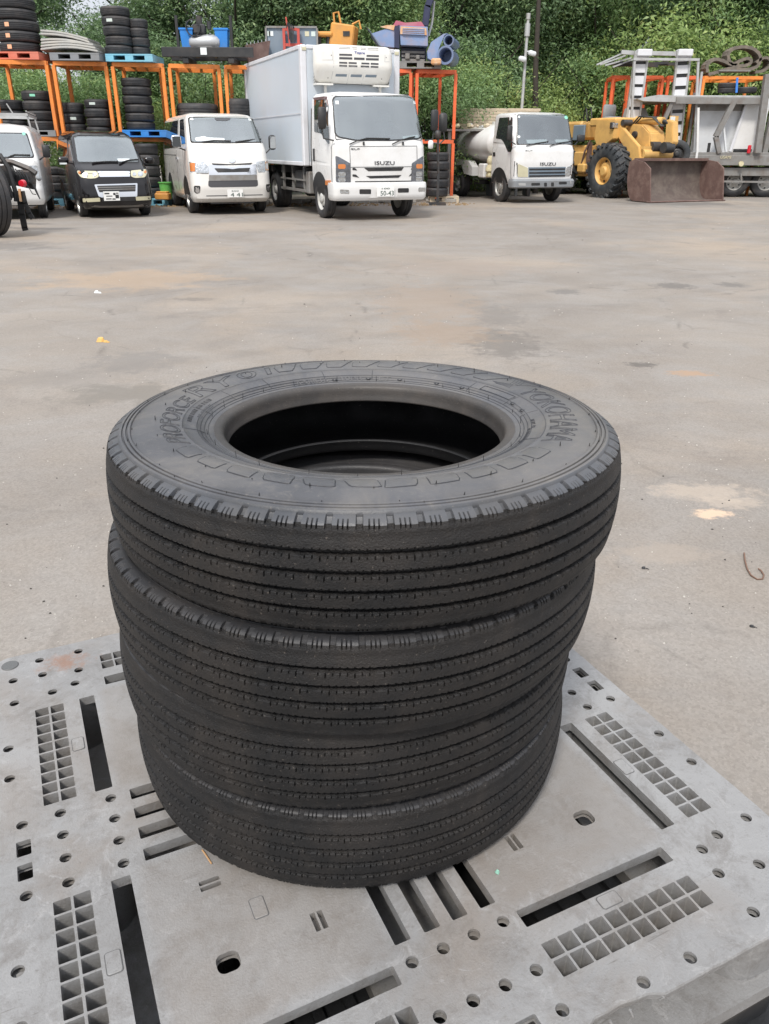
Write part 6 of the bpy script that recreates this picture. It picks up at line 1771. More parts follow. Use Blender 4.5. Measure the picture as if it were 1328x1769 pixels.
tyre_stack(222, 254, 32, Z2+.15, 20.55, 4, 'of four on the pale blue pallet', 'tyre piles on the racks')
# middle shelf
Z1 = RZ[1]+.002
small_pallet(20, 98, 20.05, Z1, M['greypal'], 'grey plastic pallet on the middle rack shelf above the white minivan', h=.13)
tyre_stack(34, 84, 156, Z1+.13, 20.1, 4, 'of four above the white minivan', 'tyre piles on the racks', {3: (.1, M['stickgreen'], .12, .05)})
tyre_stack(-20, 34, 172, Z1+.13, 20.1, 3, 'at the left edge above the white minivan', 'tyre piles on the racks')
tyre_stack(100, 140, 177, Z1+.05, 20.3, 3, 'of three above the black minicar', 'tyre piles on the racks', {1: (.3, M['label'], .13, .06)})
tyre_stack(142, 186, 171, Z1+.02, 20.2, 4, 'of four above the black minicar', 'tyre piles on the racks', {3: (-.1, M['label'], .14, .05)})
small_pallet(213, 290, 20.3, Z1, M['blue'], 'bright blue plastic pallet on the middle shelf right of the black minicar')
tyre_stack(208, 258, 134, Z1+.15, 20.35, 6, 'of six on the bright blue pallet', 'tyre piles on the racks')
tyre_stack(300, 372, 178, Z1, 20.5, 2, 'just above the passenger van roof', 'tyre piles on the racks')
tyre_stack(388, 432, 170, Z1, 20.7, 2, 'between van roof and truck box', 'tyre piles on the racks')
# bottom level
small_pallet(60, 112, 19.6, 0, M['skyblue'], 'pale blue pallet on the ground between minivan and minicar')
tyre_stack(72, 108, 288, .15, 19.6, 4, 'beside the white minivan, left of the minicar', 'tyre piles on the ground')
tyre_stack(104, 138, 290, .0, 20.1, 5, 'right behind the black minicar', 'tyre piles on the ground')
small_pallet(230, 292, 19.9, 0, M['skyblue'], 'pale blue pallet on the ground between minicar and van')
tyre_stack(236, 274, 248, .15, 20.0, 5, 'between the minicar and the passenger van', 'tyre piles on the ground')
b = MB(); b.lathe([(.001, 0), (.12, 0), (.15, .34), (.17, .35), (.17, .37), (.14, .37), (.11, .03), (.001, .03)], 20)
p = at(283, 320, 19.6); o = b.build('bucket', M['green'], smooth=40); o.location = (p.x, 19.75, .15); tag(o, 'green plastic bucket on the pallet left of the white passenger van', 'bucket')
b = MB(); b.box((0, 0, .07), (.32, .3, .14), ch=.02); b.box((0, 0, .16), (.26, .24, .03), ch=.01); p = at(276, 334, 19.3)
o = b.build('toolbox', M['yelloworange']); o.location = (p.x, 19.55, .15); tag(o, 'orange box on the pallet left of the white passenger van', 'box')
small_pallet(742, 792, 21.5, 0, M['wood'], 'weathered pallet on the ground right of the truck under a tyre pile')
tyre_stack(738, 776, 263, .15, 21.3, 5, 'on the ground right of the truck', 'tyre piles on the ground')
# items on the rack top, right of the blue pallet
def on(px, Y, z): return pxx(px, z, Y)[0]
def base_tray(a, b_, Y, label):
    x0, x1 = on(a, Y, Z2), on(b_, Y, Z2)
    r_ = empty('steel_tray', ((x0+x1)/2, Y+.5, Z2), 0, label, 'tray'); w_ = x1-x0
    for yy in (-.45, .45):
        b = MB(); b.box((0, yy, .22), (w_, .06, .2), ch=.01); b.build('rail', M['black'], r_)
    b = MB()
    for xx in (-.25, .25): b.box((xx*w_, 0, .06), (.14, .9, .12), ch=.01)
    b.build('skid', M['black'], r_)
    return r_
base_tray(280, 438, 20.5, 'long black steel tray on the rack top above the white passenger van')
for px, w_, nm in ((322, .30, 'blue plastic tub left of the air compressor on the rack top'), (382, .30, 'blue plastic tub right of the air compressor on the rack top')):
    b = MB(); h_ = .38; s_ = w_/2
    vs = [(sx*s_*k, sy*s_*k, z) for z, k in ((0, .8), (h_, 1), (h_, 1.12), (h_+.04, 1.12), (h_+.04, .95), (.03, .74)) for sx, sy in ((-1, -1), (1, -1), (1, 1), (-1, 1))]
    b.add(vs, [(4*r_+k, 4*r_+(k+1) % 4, 4*r_+4+(k+1) % 4, 4*r_+4+k) for r_ in range(5) for k in range(4)]+[(3, 2, 1, 0), (20, 21, 22, 23)])
    o = b.build('tub', M['blue'], bevel=.008); o.location = (on(px, 20.7, Z2+.4), 20.9, Z2+.30); tag(o, nm, 'tub')
    st = MB()
for px in (310, 398):
    pass
cm = empty('air_compressor', (on(352, 20.7, Z2+.4), 20.85, Z2+.12), 0, 'silver air compressor tank with motor between two blue tubs', 'compressor')
b = MB(); b.lathe([(.001, -.36), (.10, -.35), (.155, -.28), (.165, 0), (.155, .28), (.10, .35), (.001, .36)], 24, Matrix.Translation((0, 0, .32)) @ Matrix.Rotation(PI/2, 4, 'Y')); b.build('air_tank', M['silver'], cm, smooth=40)
b = MB(); b.box((-.1, 0, .58), (.28, .22, .2), ch=.03); b.tube([(-.1, 0, .66), (-.1, 0, .84)], .07, 12); b.tube([(.12, 0, .58), (.12, 0, .74)], .05, 12); b.build('pump', M['steel_dark'], cm, smooth=40)
b = MB(); b.lathe([(.15, -.03), (.17, -.03), (.17, .03), (.15, .03)], 24, Matrix.Translation((-.22, -.14, .60)) @ Matrix.Rotation(PI/2, 4, 'X'), closed=True); b.build('belt_wheel', M['black'], cm, smooth=40)
b = MB()
for x_ in (-.22, .22): b.box((x_, 0, .12), (.06, .3, .2))
b.build('feet', M['black'], cm)
b = MB()
for x_ in (-.62, .62): b.bar((x_*1.0, 0, 0), (x_*1.0, 0, .85), .06, .06)
b.build('frame_posts', M['black'], cm)
b = MB(); b.box((.05, -.5, .10), (.14, .01, .14)); b.build('tag_card', M['paper'], cm)
# red box and slate panel with red lifting frame
sp_ = empty('tailgate_panel', (on(499, 21.0, Z2), 21.5, Z2), 0, 'slate grey steel tailgate panel with a red lifting frame, above the truck box', 'panel')
X0, X1 = on(455, 21, Z2+.6)-on(499, 21, Z2), on(545, 21, Z2+.6)-on(499, 21, Z2)
zt2 = at(500, 42, 21.0).z-Z2
b = MB(); b.box(((X0+X1)/2, 0, zt2/2), (X1-X0, .05, zt2), ch=.01); b.build('panel', M['slate'], sp_)
b = MB()
b.bar((X0, -.045, zt2), (X1, -.045, zt2), .04, .04); b.bar((X0, -.045, 0), (X0, -.045, zt2-.021), .04, .04); b.bar((X1, -.045, 0), (X1, -.045, zt2-.021), .04, .04); b.build('rim', M['galvdark'], sp_)
xm = (X0+X1)/2
b = MB()
b.bar((xm-.17, -.14, 0), (xm-.17, -.14, zt2*.95), .06, .08); b.bar((xm+.17, -.14, 0), (xm+.17, -.14, zt2*.95), .06, .08)
b.bar((xm-.14, -.14, zt2*.93), (xm+.14, -.14, zt2*.93), .06, .06); b.bar((xm-.14, -.14, zt2*.55), (xm+.25, -.14, zt2*.55), .06, .06)
b.bar((xm-.03, -.2, zt2*.5), (xm-.1, -.2, zt2*1.22), .03, .04); b.build('lifting_frame', M['red'], sp_)
b = MB()
for k in range(4): b.tube([(xm-.1+.06*k, -.2, zt2*.95), (xm-.06+.04*k, -.26, zt2*1.08-.02*k), (xm+.02*k, -.24, zt2*.6)], .014, 5)
b.box((xm, -.2, zt2*.75), (.1, .1, .14), ch=.02); b.build('hose_bundle', M['steel_dark'], sp_, smooth=60)
for x_, m_ in ((X0+.12, 'paper'), (X0+.05, 'label'), (X1-.09, 'label'), (X1-.24, 'yellowlamp')):
    b = MB(); b.box((x_, -.0295, zt2*.84), (.10, .008, .10)); b.build('sticker', M[m_], sp_)
rb_ = empty('red_skip', (on(441, 20.9, Z2+.1), 21.2, Z2+.05), R(12), 'small rust-red open box left of the slate panel', 'box')
b = MB(); vs = [(-.2, -.3, 0), (.22, -.3, 0), (.22, .3, 0), (-.2, .3, 0), (-.28, -.38, .34), (.30, -.38, .44), (.30, .38, .44), (-.28, .38, .34), (-.25, -.35, .34), (.27, -.35, .44), (.27, .35, .44), (-.25, .35, .34), (-.17, -.27, .04), (.19, -.27, .04), (.19, .27, .04), (-.17, .27, .04)]
b.add(vs, [(3, 2, 1, 0)]+[(i*4+k, i*4+(k+1) % 4, i*4+4+(k+1) % 4, i*4+4+k) for i in range(3) for k in range(4)]+[(12, 13, 14, 15)]); b.build('shell', M['redrust'], rb_)
b = MB()
for k in range(7): b.box((-.24+.085*k, -.39, .36+.017*k), (.012, .02, .05))
b.build('bolts', M['chrome'], rb_)
# orange machine and cabinet
oc = empty('generator', (on(592, 21.2, Z2+.4), 21.8, Z2+.45), R(-10), 'orange machine cabinet tilted on the rack behind the cooling unit', 'machine')
b = MB(); b.box((0, 0, .22), (.58, .5, .50), ch=.03, M=Matrix.Rotation(R(8), 4, 'Y')); b.build('cabinet', M['yelloworange'], oc)
b = MB(); b.box((.12, -.262, .26), (.16, .012, .1)); b.build('grille', M['black'], oc)
b = MB(); b.tube([(.25, -.2, .45), (.42, -.2, .52), (.46, -.2, .35)], .025, 6); b.tube([(-.2, -.1, .45), (-.22, -.1, .7), (-.1, -.1, .72), (-.05, -.1, .5)], .025, 6); b.build('pipe', M['yelloworange'], oc, smooth=50)
om = empty('plate_compactor', (on(558, 21.2, Z2+.3), 21.7, Z2+.35), 0, 'small orange engine-driven machine beside the orange cabinet', 'machine')
b = MB(); b.box((0, 0, .36), (.42, .3, .10), ch=.03); b.build('cover', M['yelloworange'], om); b = MB(); b.box((0, 0, .05), (.4, .3, .08), ch=.02); b.build('base', M['yelloworange'], om)
b = MB(); b.tube([(-.12, 0, .05), (-.12, 0, .34)], .05, 10); b.tube([(.1, 0, .05), (.1, 0, .34)], .06, 10); b.build('motor', M['steel_dark'], om)
# blue hopper cluster on the right rack
Zb = RZ[2]+.002
small_pallet(690, 762, 21.6, Zb, M['galvdark'], 'dark steel pallet on the rack top under the blue hoppers')
hp = empty('hopper', (on(700, 21.6, Zb+.7), 22.1, Zb+.16), 0, 'faded blue steel hopper with rusty louvres and dull red rim, above the truck', 'hopper')
def hx(px, py, Y=21.7): p = at(px, py, Y); return (p.x-hp.location.x, p.z-hp.location.z)
def slabp(name, pts, y0, y1, m_, par, Y=21.7, bev=.01):
    b = MB(); b.prism([hx(*p, Y) for p in pts], 'y', y0, y1); return b.build(name, m_, par, bevel=bev)
slabp('tub', [(692, 78), (739, 80), (739, 46), (690, 44)], -.4, .3, M['periwinkle'], hp)
slabp('sloped_side', [(655, 80), (682, 82), (682, 44), (640, 58)], -.35, .3, M['periwinkle'], hp)
slabp('fin', [(633, 46), (640, 55), (660, 82), (655, 80)], -.5, .1, M['slate'], hp)
slabp('louvre_panel', [(691, 59), (737, 61), (736, 49), (692, 46)], -.43, -.401, M['rustorange'], hp, bev=0)
b = MB()
for k in range(4):
    p0 = hx(695, 49.5+k*3); p1 = hx(733, 51+k*3); b.bar((p0[0], -.437, p0[1]), (p1[0], -.437, p1[1]), .016, .02)
b.build('louvre_bars', M['periwinkle'], hp)
slabp('rust_flap', [(656, 46), (680, 52), (682, 43), (668, 43)], -.37, -.351, M['rustorange'], hp, bev=0)
slabp('rim', [(678, 44), (736, 48), (728, 36), (700, 38), (684, 34)], -.3, .2, M['pink'], hp)
slabp('gap_post', [(681, 82), (690, 84), (690, 42), (681, 46)], -.38, .2, M['navy'], hp)
slabp('skid', [(693, 106), (737, 108), (737, 82), (693, 80)], -.1, .3, M['navy'], hp)
b = MB()
for k in range(3):
    p0 = hx(694, 88+k*7); p1 = hx(734, 89+k*7); b.bar((p0[0], -.16-.03*k, p0[1]), (p1[0], -.16-.03*k, p1[1]), .05, .05)
p0 = hx(704, 96); b.box((p0[0], -.22, p0[1]), (.12, .14, .14), ch=.02); p0 = hx(722, 98); b.box((p0[0], -.22, p0[1]), (.1, .14, .1), ch=.02)
b.build('undergear', M['galvdark'], hp)
# dark blue boom
bo = MB(); bo.bar(at(734, 46, 22.0), at(739, 8, 22.0), .16, .16, up=(0, 1, 0)); bo.bar(at(738, 14, 22.0), at(748, -14, 22.0), .16, .16, up=(0, 1, 0))
tag(bo.build('crane_boom', M['navy'], bevel=.02), 'dark blue boom rising behind the blue hopper', 'boom')
ro = MB(); ro.tube([at(750, 2, 22.1), at(746, 40, 22.1), at(740, 62, 22.1)], .03, 6)
tag(ro.build('steel_rod', M['galv']), 'thin leaning steel rod right of the dark blue boom', 'rod')
# pipes
pc = empty('pipe_chute', (on(765, 21.5, Zb+.3), 21.9, Zb+.15), 0, 'grey-blue chute with two round pipe mouths on the orange rack', 'chute')
def px_(px, py, Y=21.5): p = at(px, py, Y); return Vector((p.x-pc.location.x, p.y-pc.location.y, p.z-pc.location.z))
b = MB(); c1, c2 = px_(769.5, 95.5), px_(775, 70)
for c_, r_ in ((c1, .20), (c2, .125)):
    Mx = Matrix.Translation(c_) @ Matrix.Rotation(R(-14), 4, 'Z') @ Matrix.Rotation(-PI/2, 4, 'X')
    q = MB(); q.lathe([(r_*.66, .95), (r_*.72, .0), (r_*.80, -.03), (r_*1.0, -.03), (r_, .02), (r_*.9, .05), (r_*.85, .95)], 28, Mx); q.lathe([(.001, .5), (r_*.68, .5)], 28, Mx); q.build('pipe', M['pipeblue'], pc, smooth=40)
pl = MB()
P2 = [(739, 100), (758, 112), (765, 108), (758, 98), (757, 86), (768, 60), (774, 57), (766, 58), (745, 72), (738, 88)]
vs = [px_(*p) for p in P2]; n = len(vs)
pl.add([v+Vector((0, .05, 0)) for v in vs]+[v+Vector((0, .5, 0)) for v in vs], [tuple(range(n)), tuple(range(2*n-1, n-1, -1))]+[(i, (i+1) % n, n+(i+1) % n, n+i) for i in range(n)])
pl.build('chute_body', M['periwinkle'], pc)
b = MB(); b.box(px_(753, 107)+Vector((0, -.05, 0)), (.24, .12, .14), ch=.03); b.build('bracket', M['rustorange'], pc)
# board pile behind the tanker
bp_ = empty('board_pile', (at(855, 210, 24.6).x, 25.0, 0), 0, 'pile of long weathered pale boards behind the tanker truck', 'boards')
r6 = random.Random(6)
for i in range(7):
    z = at(855, 221-5.2*i, 24.6).z; x0 = at(790+r6.uniform(-4, 8), 205, 24.6).x-bp_.location.x; x1 = at(930+r6.uniform(-16, 6), 205, 24.6).x-bp_.location.x
    for j in range(2):
        b = MB(); b.box(((x0+x1)/2+.05*j, -.3+.5*j, z), (x1-x0, .42, .07), rz=r6.uniform(-.03, .03), ch=.006); b.build('board', M['wood'], bp_)
b = MB(); 
for x_ in (-1.1, 0, 1.1): b.box((x_, 0, at(855, 225, 24.6).z/2-.03), (.1, .8, at(855, 225, 24.6).z-.08))
b.build('support', M['steel_dark'], bp_)
cr_ = empty('scrap_heap', (at(835, 214, 23.6).x, 23.7, at(835, 222, 23.6).z), 0, 'clutter of small cream pots and scraps on the boards above the tank', 'scrap')
for i in range(14):
    b = MB(); x_ = r6.uniform(-.85, .6); s_ = r6.uniform(.03, .075)
    b.lathe([(.001, s_*1.3), (s_*.7, s_*1.2), (s_, s_*.5), (s_*.8, -s_*.2), (.001, -s_*.2)], 10, Matrix.Translation((x_, r6.uniform(-.1, .2), .04)) @ Matrix.Rotation(r6.uniform(-1, 1), 4, 'X')); b.build('pot', [M['valve'], M['wood'], M['whitepanel']][i % 3], cr_, smooth=40)
b = MB(); b.box((-.1, .2, -.04), (1.9, .6, .05)); b.box((-.9, .2, -cr_.location.z/2-.03), (.08, .5, cr_.location.z-.08)); b.box((.7, .2, -cr_.location.z/2-.03), (.08, .5, cr_.location.z-.08)); b.build('trestle', M['galvdark'], cr_)
# mirrors of a hidden vehicle right of the truck
hm = empty('machine_mirror', (at(765, 240, 20.6).x, 20.6, 0), 0, 'dark rubber-backed mirror and hoses on a post right of the truck', 'mirror')
def hmx(px, py, Y=20.6): p = at(px, py, Y); return (p.x-hm.location.x, 0, p.z)
b = MB(); b.box(hmx(765, 212), (.20, .1, .42), ch=.05); b.build('mirror', M['black'], hm, smooth=50)
b = MB(); b.tube([hmx(764, 222), hmx(758, 232), hmx(756, 250), hmx(757, 300)], .03, 8); b.tube([hmx(745, 247), hmx(760, 248), hmx(768, 240), hmx(766, 228)], .02, 6); b.box(hmx(756, 233), (.16, .12, .22), ch=.05); b.build('bracket', M['steel_dark'], hm, smooth=50)
b = MB(); x_, _, z_ = hmx(757, 300); b.bar((x_, 0, 0), (x_, 0, z_), .06, .06); b.box((x_, 0, .03), (.4, .4, .05)); b.build('post', M['steel_dark'], hm)
# camera pole
pp = at(901, 190, 25.0)
cp_ = empty('camera_pole', (pp.x, 25.0, 0), 0, 'tall grey pole with white security cameras behind the tanker truck', 'pole')
ztop = at(905, 26, 25.0).z; dx_ = at(905, 26, 25.0).x-pp.x
b = MB(); b.tube([(0, 0, 0), (0, 0, ztop*.6), (0, 0, ztop)], [.048, .044, .04], 12); b.build('pole', M['galv'], cp_, smooth=40)
for (z_, dx2) in ((at(904, 103, 25).z, -.10), (at(905, 93, 25).z, .16)):
    b = MB(); b.box((dx2, -.12, z_), (.22, .14, .12), ch=.03, M=Matrix.Rotation(R(15), 4, 'Y')); b.tube([(0, 0, z_+.05), (dx2, -.1, z_+.06)], .02, 6); o = b.build('camera', M['whitepanel'], cp_, smooth=50)
b = MB(); b.tube([(0, 0, ztop-.5), (0, 0, ztop-.2)], .075, 10); b.tube([(0, 0, ztop-.1), (0, 0, ztop+.04)], .06, 10); b.build('junction_box', M['galv'], cp_, smooth=40)
# transporter at right --------------------------------------------------------
TY = 24.6
tr_ = empty('car_transporter', (at(1240, 300, TY).x, TY, 0), 0, 'weathered grey car transporter bed with a raised upper deck at the right edge', 'transporter')
def tx(px, py, dy=0): p = at(px, py, TY+dy); return Vector((p.x-tr_.location.x, dy, p.z))
def beam(name, a, b_, w_, h_, m_=None, dy=0, dy2=None):
    b = MB(); b.bar(tx(*a, dy), tx(*b_, dy if dy2 is None else dy2), w_, h_, up=(0, 1, 0)); return b.build(name, m_ or M['galvdark'], tr_)
b = MB(); p0, p1 = tx(1165, 268), tx(1420, 268); b.box(((p0.x+p1.x)/2, 1.05, p0.z), (p1.x-p0.x, 2.1, .16), ch=.01); b.build('lower_bed', M['galvdark'], tr_)
b = MB(); b.box(((p0.x+p1.x)/2, -.02, p0.z-.13), (p1.x-p0.x, .08, .26), ch=.01); b.build('bed_rail', M['galvdark'], tr_)
p0, p1 = tx(1232, 300), tx(1420, 300)
b = MB(); b.box(((p0.x+p1.x)/2, .1, tx(1280, 297).z), (p1.x-p0.x, .1, .22), ch=.01); b.build('under_rail', M['galvdark'], tr_)
beam('low_rail', (1165, 312), (1420, 316), .05, .05)
beam('low_rail_post', (1280, 300), (1280, 313), .04, .04)
b = MB(); b.box(((p0.x+p1.x)/2, 1.1, .55), (p1.x-p0.x, 1.4, .5)); b.build('underframe', M['steel_dark'], tr_)
for px in (1275, 1330): wheel(tr_, tx(px, 325).x, .4, .42, .25, M['hubwhite'], -1, .55, steer=R(82))
b = MB(); pa, pb = tx(1245, 268, -.07), tx(1262, 274, -.07); flat_text('USAMI', Matrix.Translation(((pa.x+pb.x)/2, -.075, (pa.z+pb.z)/2-.01)), pb.x-pa.x, .08, M['valve'], tr_)
b = MB(); b.lathe([(.001, -.03), (.07, -.03), (.07, .03), (.001, .03)], 14, Matrix.Translation(tx(1280, 283, -.08)) @ Matrix.Rotation(PI/2, 4, 'X')); b.build('rope_hook', M['valve'], tr_)
# upper deck
b = MB(); p0, p1 = tx(1168, 168), tx(1315, 166); b.box(((p0.x+p1.x)/2, .9, p0.z+.0), (p1.x-p0.x, 1.8, .10), ch=.01); b.build('upper_deck', M['galv'], tr_)
b = MB(); b.box(((p0.x+p1.x)/2, -.03, p0.z-.08), (p1.x-p0.x, .06, .18), ch=.01); b.build('deck_rail', M['galvdark'], tr_)
b = MB(); pe = tx(1100, 168); b.prism([(p0.x+.01, p0.z+.04), (p0.x+.01, p0.z-.12), (pe.x+.2, p0.z-.10), (pe.x, p0.z-.04), (pe.x+.6, p0.z+.06)], 'y', .0, 1.7); b.build('deck_flap', M['galv'], tr_)
beam('strut', (1162, 172), (1147, 208), .10, .10, dy=.1)
beam('strut', (1268, 174), (1236, 236), .14, .12, dy=-.02)
beam('strut', (1236, 236), (1242, 264), .12, .12, dy=-.02)
beam('strut_rod', (1250, 220), (1254, 262), .05, .05, M['whitepanel'])
beam('post', (1326, 128), (1308, 264), .17, .15, dy=-.12)
beam('post', (1345, 150), (1320, 264), .14, .14, dy=.1)
beam('ratchet_bar', (1328, 170), (1312, 262), .05, .05, M['whitepanel'], dy=-.05)
b = MB(); b.box(tx(1294, 258, -.05), (.10, .06, .22), ch=.02); b.build('rear_reflector', M['redlens'], tr_)
b = MB(); b.box(tx(1224, 256, .1), (.07, .07, .28), ch=.01); b.build('stop_block', M['black'], tr_)
b = MB(); b.box(tx(1280, 260, .3), (.5, .3, .08), ch=.01); b.build('chock', M['black'], tr_)
# white panels leaning behind
for (a, b_, c, d, m_, lb) in (((1190, 262), (1192, 166+4), (1298, 163+4), (1290, 262), 'whitepanel', 'large grey-white sheet panel standing behind the transporter bed'),):
    pw = empty('sheet_panel', (at(1245, 262, 25.0).x, 25.02, at(1245, 263, 25.0).z), 0, lb, 'panel')
    w_ = at(1296, 240, 25.0).x-at(1190, 240, 25.0).x; h_ = at(1245, 173, 25).z-pw.location.z
    b = MB(); b.box((0, 0, h_/2), (w_, .05, h_)); b.build('sheet', M[m_], pw)
    b = MB(); b.box((0, -.04, h_-.14), (w_+.02, .04, .26), ch=.005); b.box((-w_/2+.02, -.04, h_/2-.14), (.04, .03, h_-.3)); b.build('edge_frame', M['galvdark'], pw)
pw = empty('white_door_panel', (at(1288, 262, 24.9).x, 24.86, at(1288, 263, 24.9).z), 0, 'bright white door panel leaning upright on the transporter bed', 'panel')
w_ = at(1308, 240, 24.9).x-at(1266, 240, 24.9).x; h_ = at(1290, 176, 24.9).z-pw.location.z
b = MB(); b.prism([(-w_/2-.16, 0), (w_/2-.16, 0), (w_/2+.12, h_), (-w_/2+.08, h_)], 'y', 0, .05); b.build('sheet', M['white'], pw)
b = MB(); b.bar((-w_/2-.13, -.02, .02), (-w_/2+.11, -.02, h_-.02), .07, .035, up=(0, 1, 0)); b.bar((-w_/2+.08, -.02, h_-.03), (w_/2+.12, -.02, h_-.03), .035, .07, up=(0, 1, 0)); b.build('edge', M['boxtrim'], pw)
wp_ = MB(); wp_.bar(at(1204, 262, 24.5), at(1206, 186, 24.5), .06, .06, up=(0, 1, 0)); wp_.bar(at(1204, 262, 24.5)-Vector((0, 0, 1.2)), at(1204, 262, 24.5), .06, .06, up=(0, 1, 0))
tag(wp_.build('white_post', M['white']), 'slim white post at the left end of the transporter panels', 'post')
# ramps and their frame
RY = 24.9
def ramp(top, bot, w_, label):
    a, c = at(*top, RY), at(*bot, RY+.1)
    root = empty('loading_ramp', (c.x, c.y, c.z), 0, label, 'ramp')
    d = a-c; L_ = d.length; u = d.normalized(); r_ = Vector((1, 0, 0)); r_ = (r_-u*r_.dot(u)).normalized()
    for s_ in (-1, 1):
        b = MB(); b.bar(r_*s_*w_/2, r_*s_*w_/2+d, .05, .09, up=(0, 1, 0)); b.build('stringer', M['galv'], root)
    n_ = int(L_/.27)
    for k in range(n_):
        p = d*((k+.5)/n_); b = MB(); b.bar(p-r_*(w_/2-.026), p+r_*(w_/2-.026), .205, .05, up=(0, 1, 0))
        # plate-like rung: wide along the ramp
        o = b.build('rung', M['boxtrim'], root)
    b = MB(); b.bar(-u*.02+Vector((0, .05, 0)), d+Vector((0, .05, 0)), w_-.06, .015, up=(0, 1, 0)); b.build('web', M['inkdark'], root)
    return root
ramp((1109, 88), (1085, 262), .36, 'left silver slatted loading ramp standing behind the yellow loader')
ramp((1182, 88), (1163, 252), .36, 'right silver slatted loading ramp standing behind the loader bucket')
fr = empty('ramp_frame', (at(1140, 262, RY).x, RY, 0), 0, 'silver upright frame holding the two loading ramps', 'frame')
def fx(px, py, dy=0): p = at(px, py, RY+dy); return Vector((p.x-fr.location.x, dy, p.z))
def fbeam(name, a, b_, w_, h_, m_='galv', dy=0, dy2=None):
    b = MB(); b.bar(fx(*a, dy), fx(*b_, dy if dy2 is None else dy2), w_, h_, up=(0, 1, 0)); return b.build(name, M[m_], fr)
fbeam('top_rail', (1094, 102), (1208, 103), .06, .06, dy=-.12)
fbeam('post', (1096, 103), (1086, 300), .06, .06, dy=-.1)
fbeam('post', (1206, 104), (1197, 300), .06, .06, dy=-.1)
fbeam('post', (1212, 124), (1200, 220), .06, .06, dy=.1)
fbeam('post', (1200, 160), (1187, 258), .07, .06, 'galvdark', dy=.2)
for k, (a, c) in enumerate((((1073, 90), (1100, 92)), ((1125, 92), (1170, 93)))):
    fbeam('top_tube', a, c, .10, .10, dy=.2)
for a, c in (((1030, 112), (1075, 92)), ((1045, 113), (1090, 100)), ((1036, 112), (1080, 96)), ((1058, 116), (1100, 100))):
    fbeam('slat_arm', a, c, .04, .04, 'galv', dy=.3, dy2=.5)
for k in range(5):
    fbeam('folded_bar', (1050+12*k, 110+(k % 2)*3), (1100+18*k, 108+(k % 3)*3), .07, .10, 'steel_dark', dy=.5+.08*k)
for px, w_ in ((1112, .36), (1182, .36)):
    b = MB(); c = fx(px, 93, .0); b.box(c+Vector((0, .02, .02)), (w_+.04, .3, .17), ch=.02); b.build('ramp_cap', M['boxtrim'], fr)
# rubber tracks lying on the rack (folded band seen from its end)
tk_ = empty('rubber_track', (at(1265, 128, 25.8).x, 25.75, 3.24), 0, 'muddy rubber crawler track rolled into loops on the orange rack', 'crawler track')
def kx(px, py): p = at(px, py, 25.8); return (p.x-tk_.location.x, p.z-tk_.location.z)
path = [(1217, 126), (1216, 116), (1222, 108), (1232, 104), (1246, 108), (1260, 114), (1280, 115), (1290, 111), (1291, 105), (1284, 102), (1272, 107), (1262, 112), (1254, 106), (1253, 94), (1262, 86), (1278, 83), (1294, 86), (1305, 96), (1306, 108), (1298, 118), (1280, 121), (1258, 119), (1244, 122), (1232, 126), (1218, 129)]
def smooth_path(P_, n=4, closed=False):
    o = []
    N_ = len(P_)
    for i in range(N_-1):
        p0, p1, p2, p3 = [Vector(P_[max(0, min(N_-1, i+k))]) for k in (-1, 0, 1, 2)]
        for k in range(n):
            t = k/n; o.append(.5*((2*p1)+(-p0+p2)*t+(2*p0-5*p1+4*p2-p3)*t*t+(-p0+3*p1-3*p2+p3)*t**3))
    o.append(Vector(P_[-1])); return o
def band(mb, P_, w_, th_, lugs=True):
    pts = [Vector(kx(*p)) for p in smooth_path(P_)]
    N_ = len(pts); vs = []
    for i, p in enumerate(pts):
        d = (pts[min(i+1, N_-1)]-pts[max(i-1, 0)]).normalized(); nn_ = Vector((-d.y, d.x))
        t = th_*(1.5 if (lugs and i % 2) else 1)
        for yy in (-w_/2, w_/2):
            for s_ in (-1, 1):
                q_ = p+nn_*s_*(t if s_ > 0 else th_)/2; vs.append((q_.x, yy, q_.y))
    mb.add(vs, [f for i in range(N_-1) for f in ((4*i, 4*i+4, 4*i+5, 4*i+1), (4*i+2, 4*i+3, 4*i+7, 4*i+6), (4*i, 4*i+2, 4*i+6, 4*i+4), (4*i+1, 4*i+5, 4*i+7, 4*i+3))]+[(0, 1, 3, 2), (4*N_-4, 4*N_-2, 4*N_-1, 4*N_-3)])
b = MB(); band(b, path, .42, .07); b.build('band', M['tracks'], tk_, smooth=40)
tk2 = MB(); band(tk2, [(1298, 126), (1312, 124), (1322, 116), (1324, 106), (1318, 101), (1308, 103), (1300, 110)], .42, .06); o = tk2.build('rubber_track', M['tracks'], smooth=40)
o.location = tk_.location; tag(o, 'second smaller rubber crawler loop at the right end of the orange rack', 'crawler track')
b = MB(); b.box((0, 0, -.0), (.9, .5, .04))
o = b.build('track_board', M['galvdark']); o.location = (at(1262, 124, 25.8).x, 25.75, at(1262, 123.5, 25.8).z); tag(o, 'thin dark board under the rolled rubber track', 'board')
tyre_stack(1248, 1278, 143, at(1262, 160, 25.4).z, 25.2, 2, 'strapped in blue on the upper deck', 'tyres on the transporter deck')
tyre_stack(1279, 1318, 150, at(1262, 160, 25.4).z, 25.2, 1, 'right of the blue-strapped pair', 'tyres on the transporter deck')
bs = MB(); bs.bar(at(1273.5, 134, 25.15), at(1272, 160, 25.15), .06, .012, up=(0, 1, 0)); tag(bs.build('strap', M['bluestrap']), 'bright blue strap round the two tyres on the upper deck', 'strap')
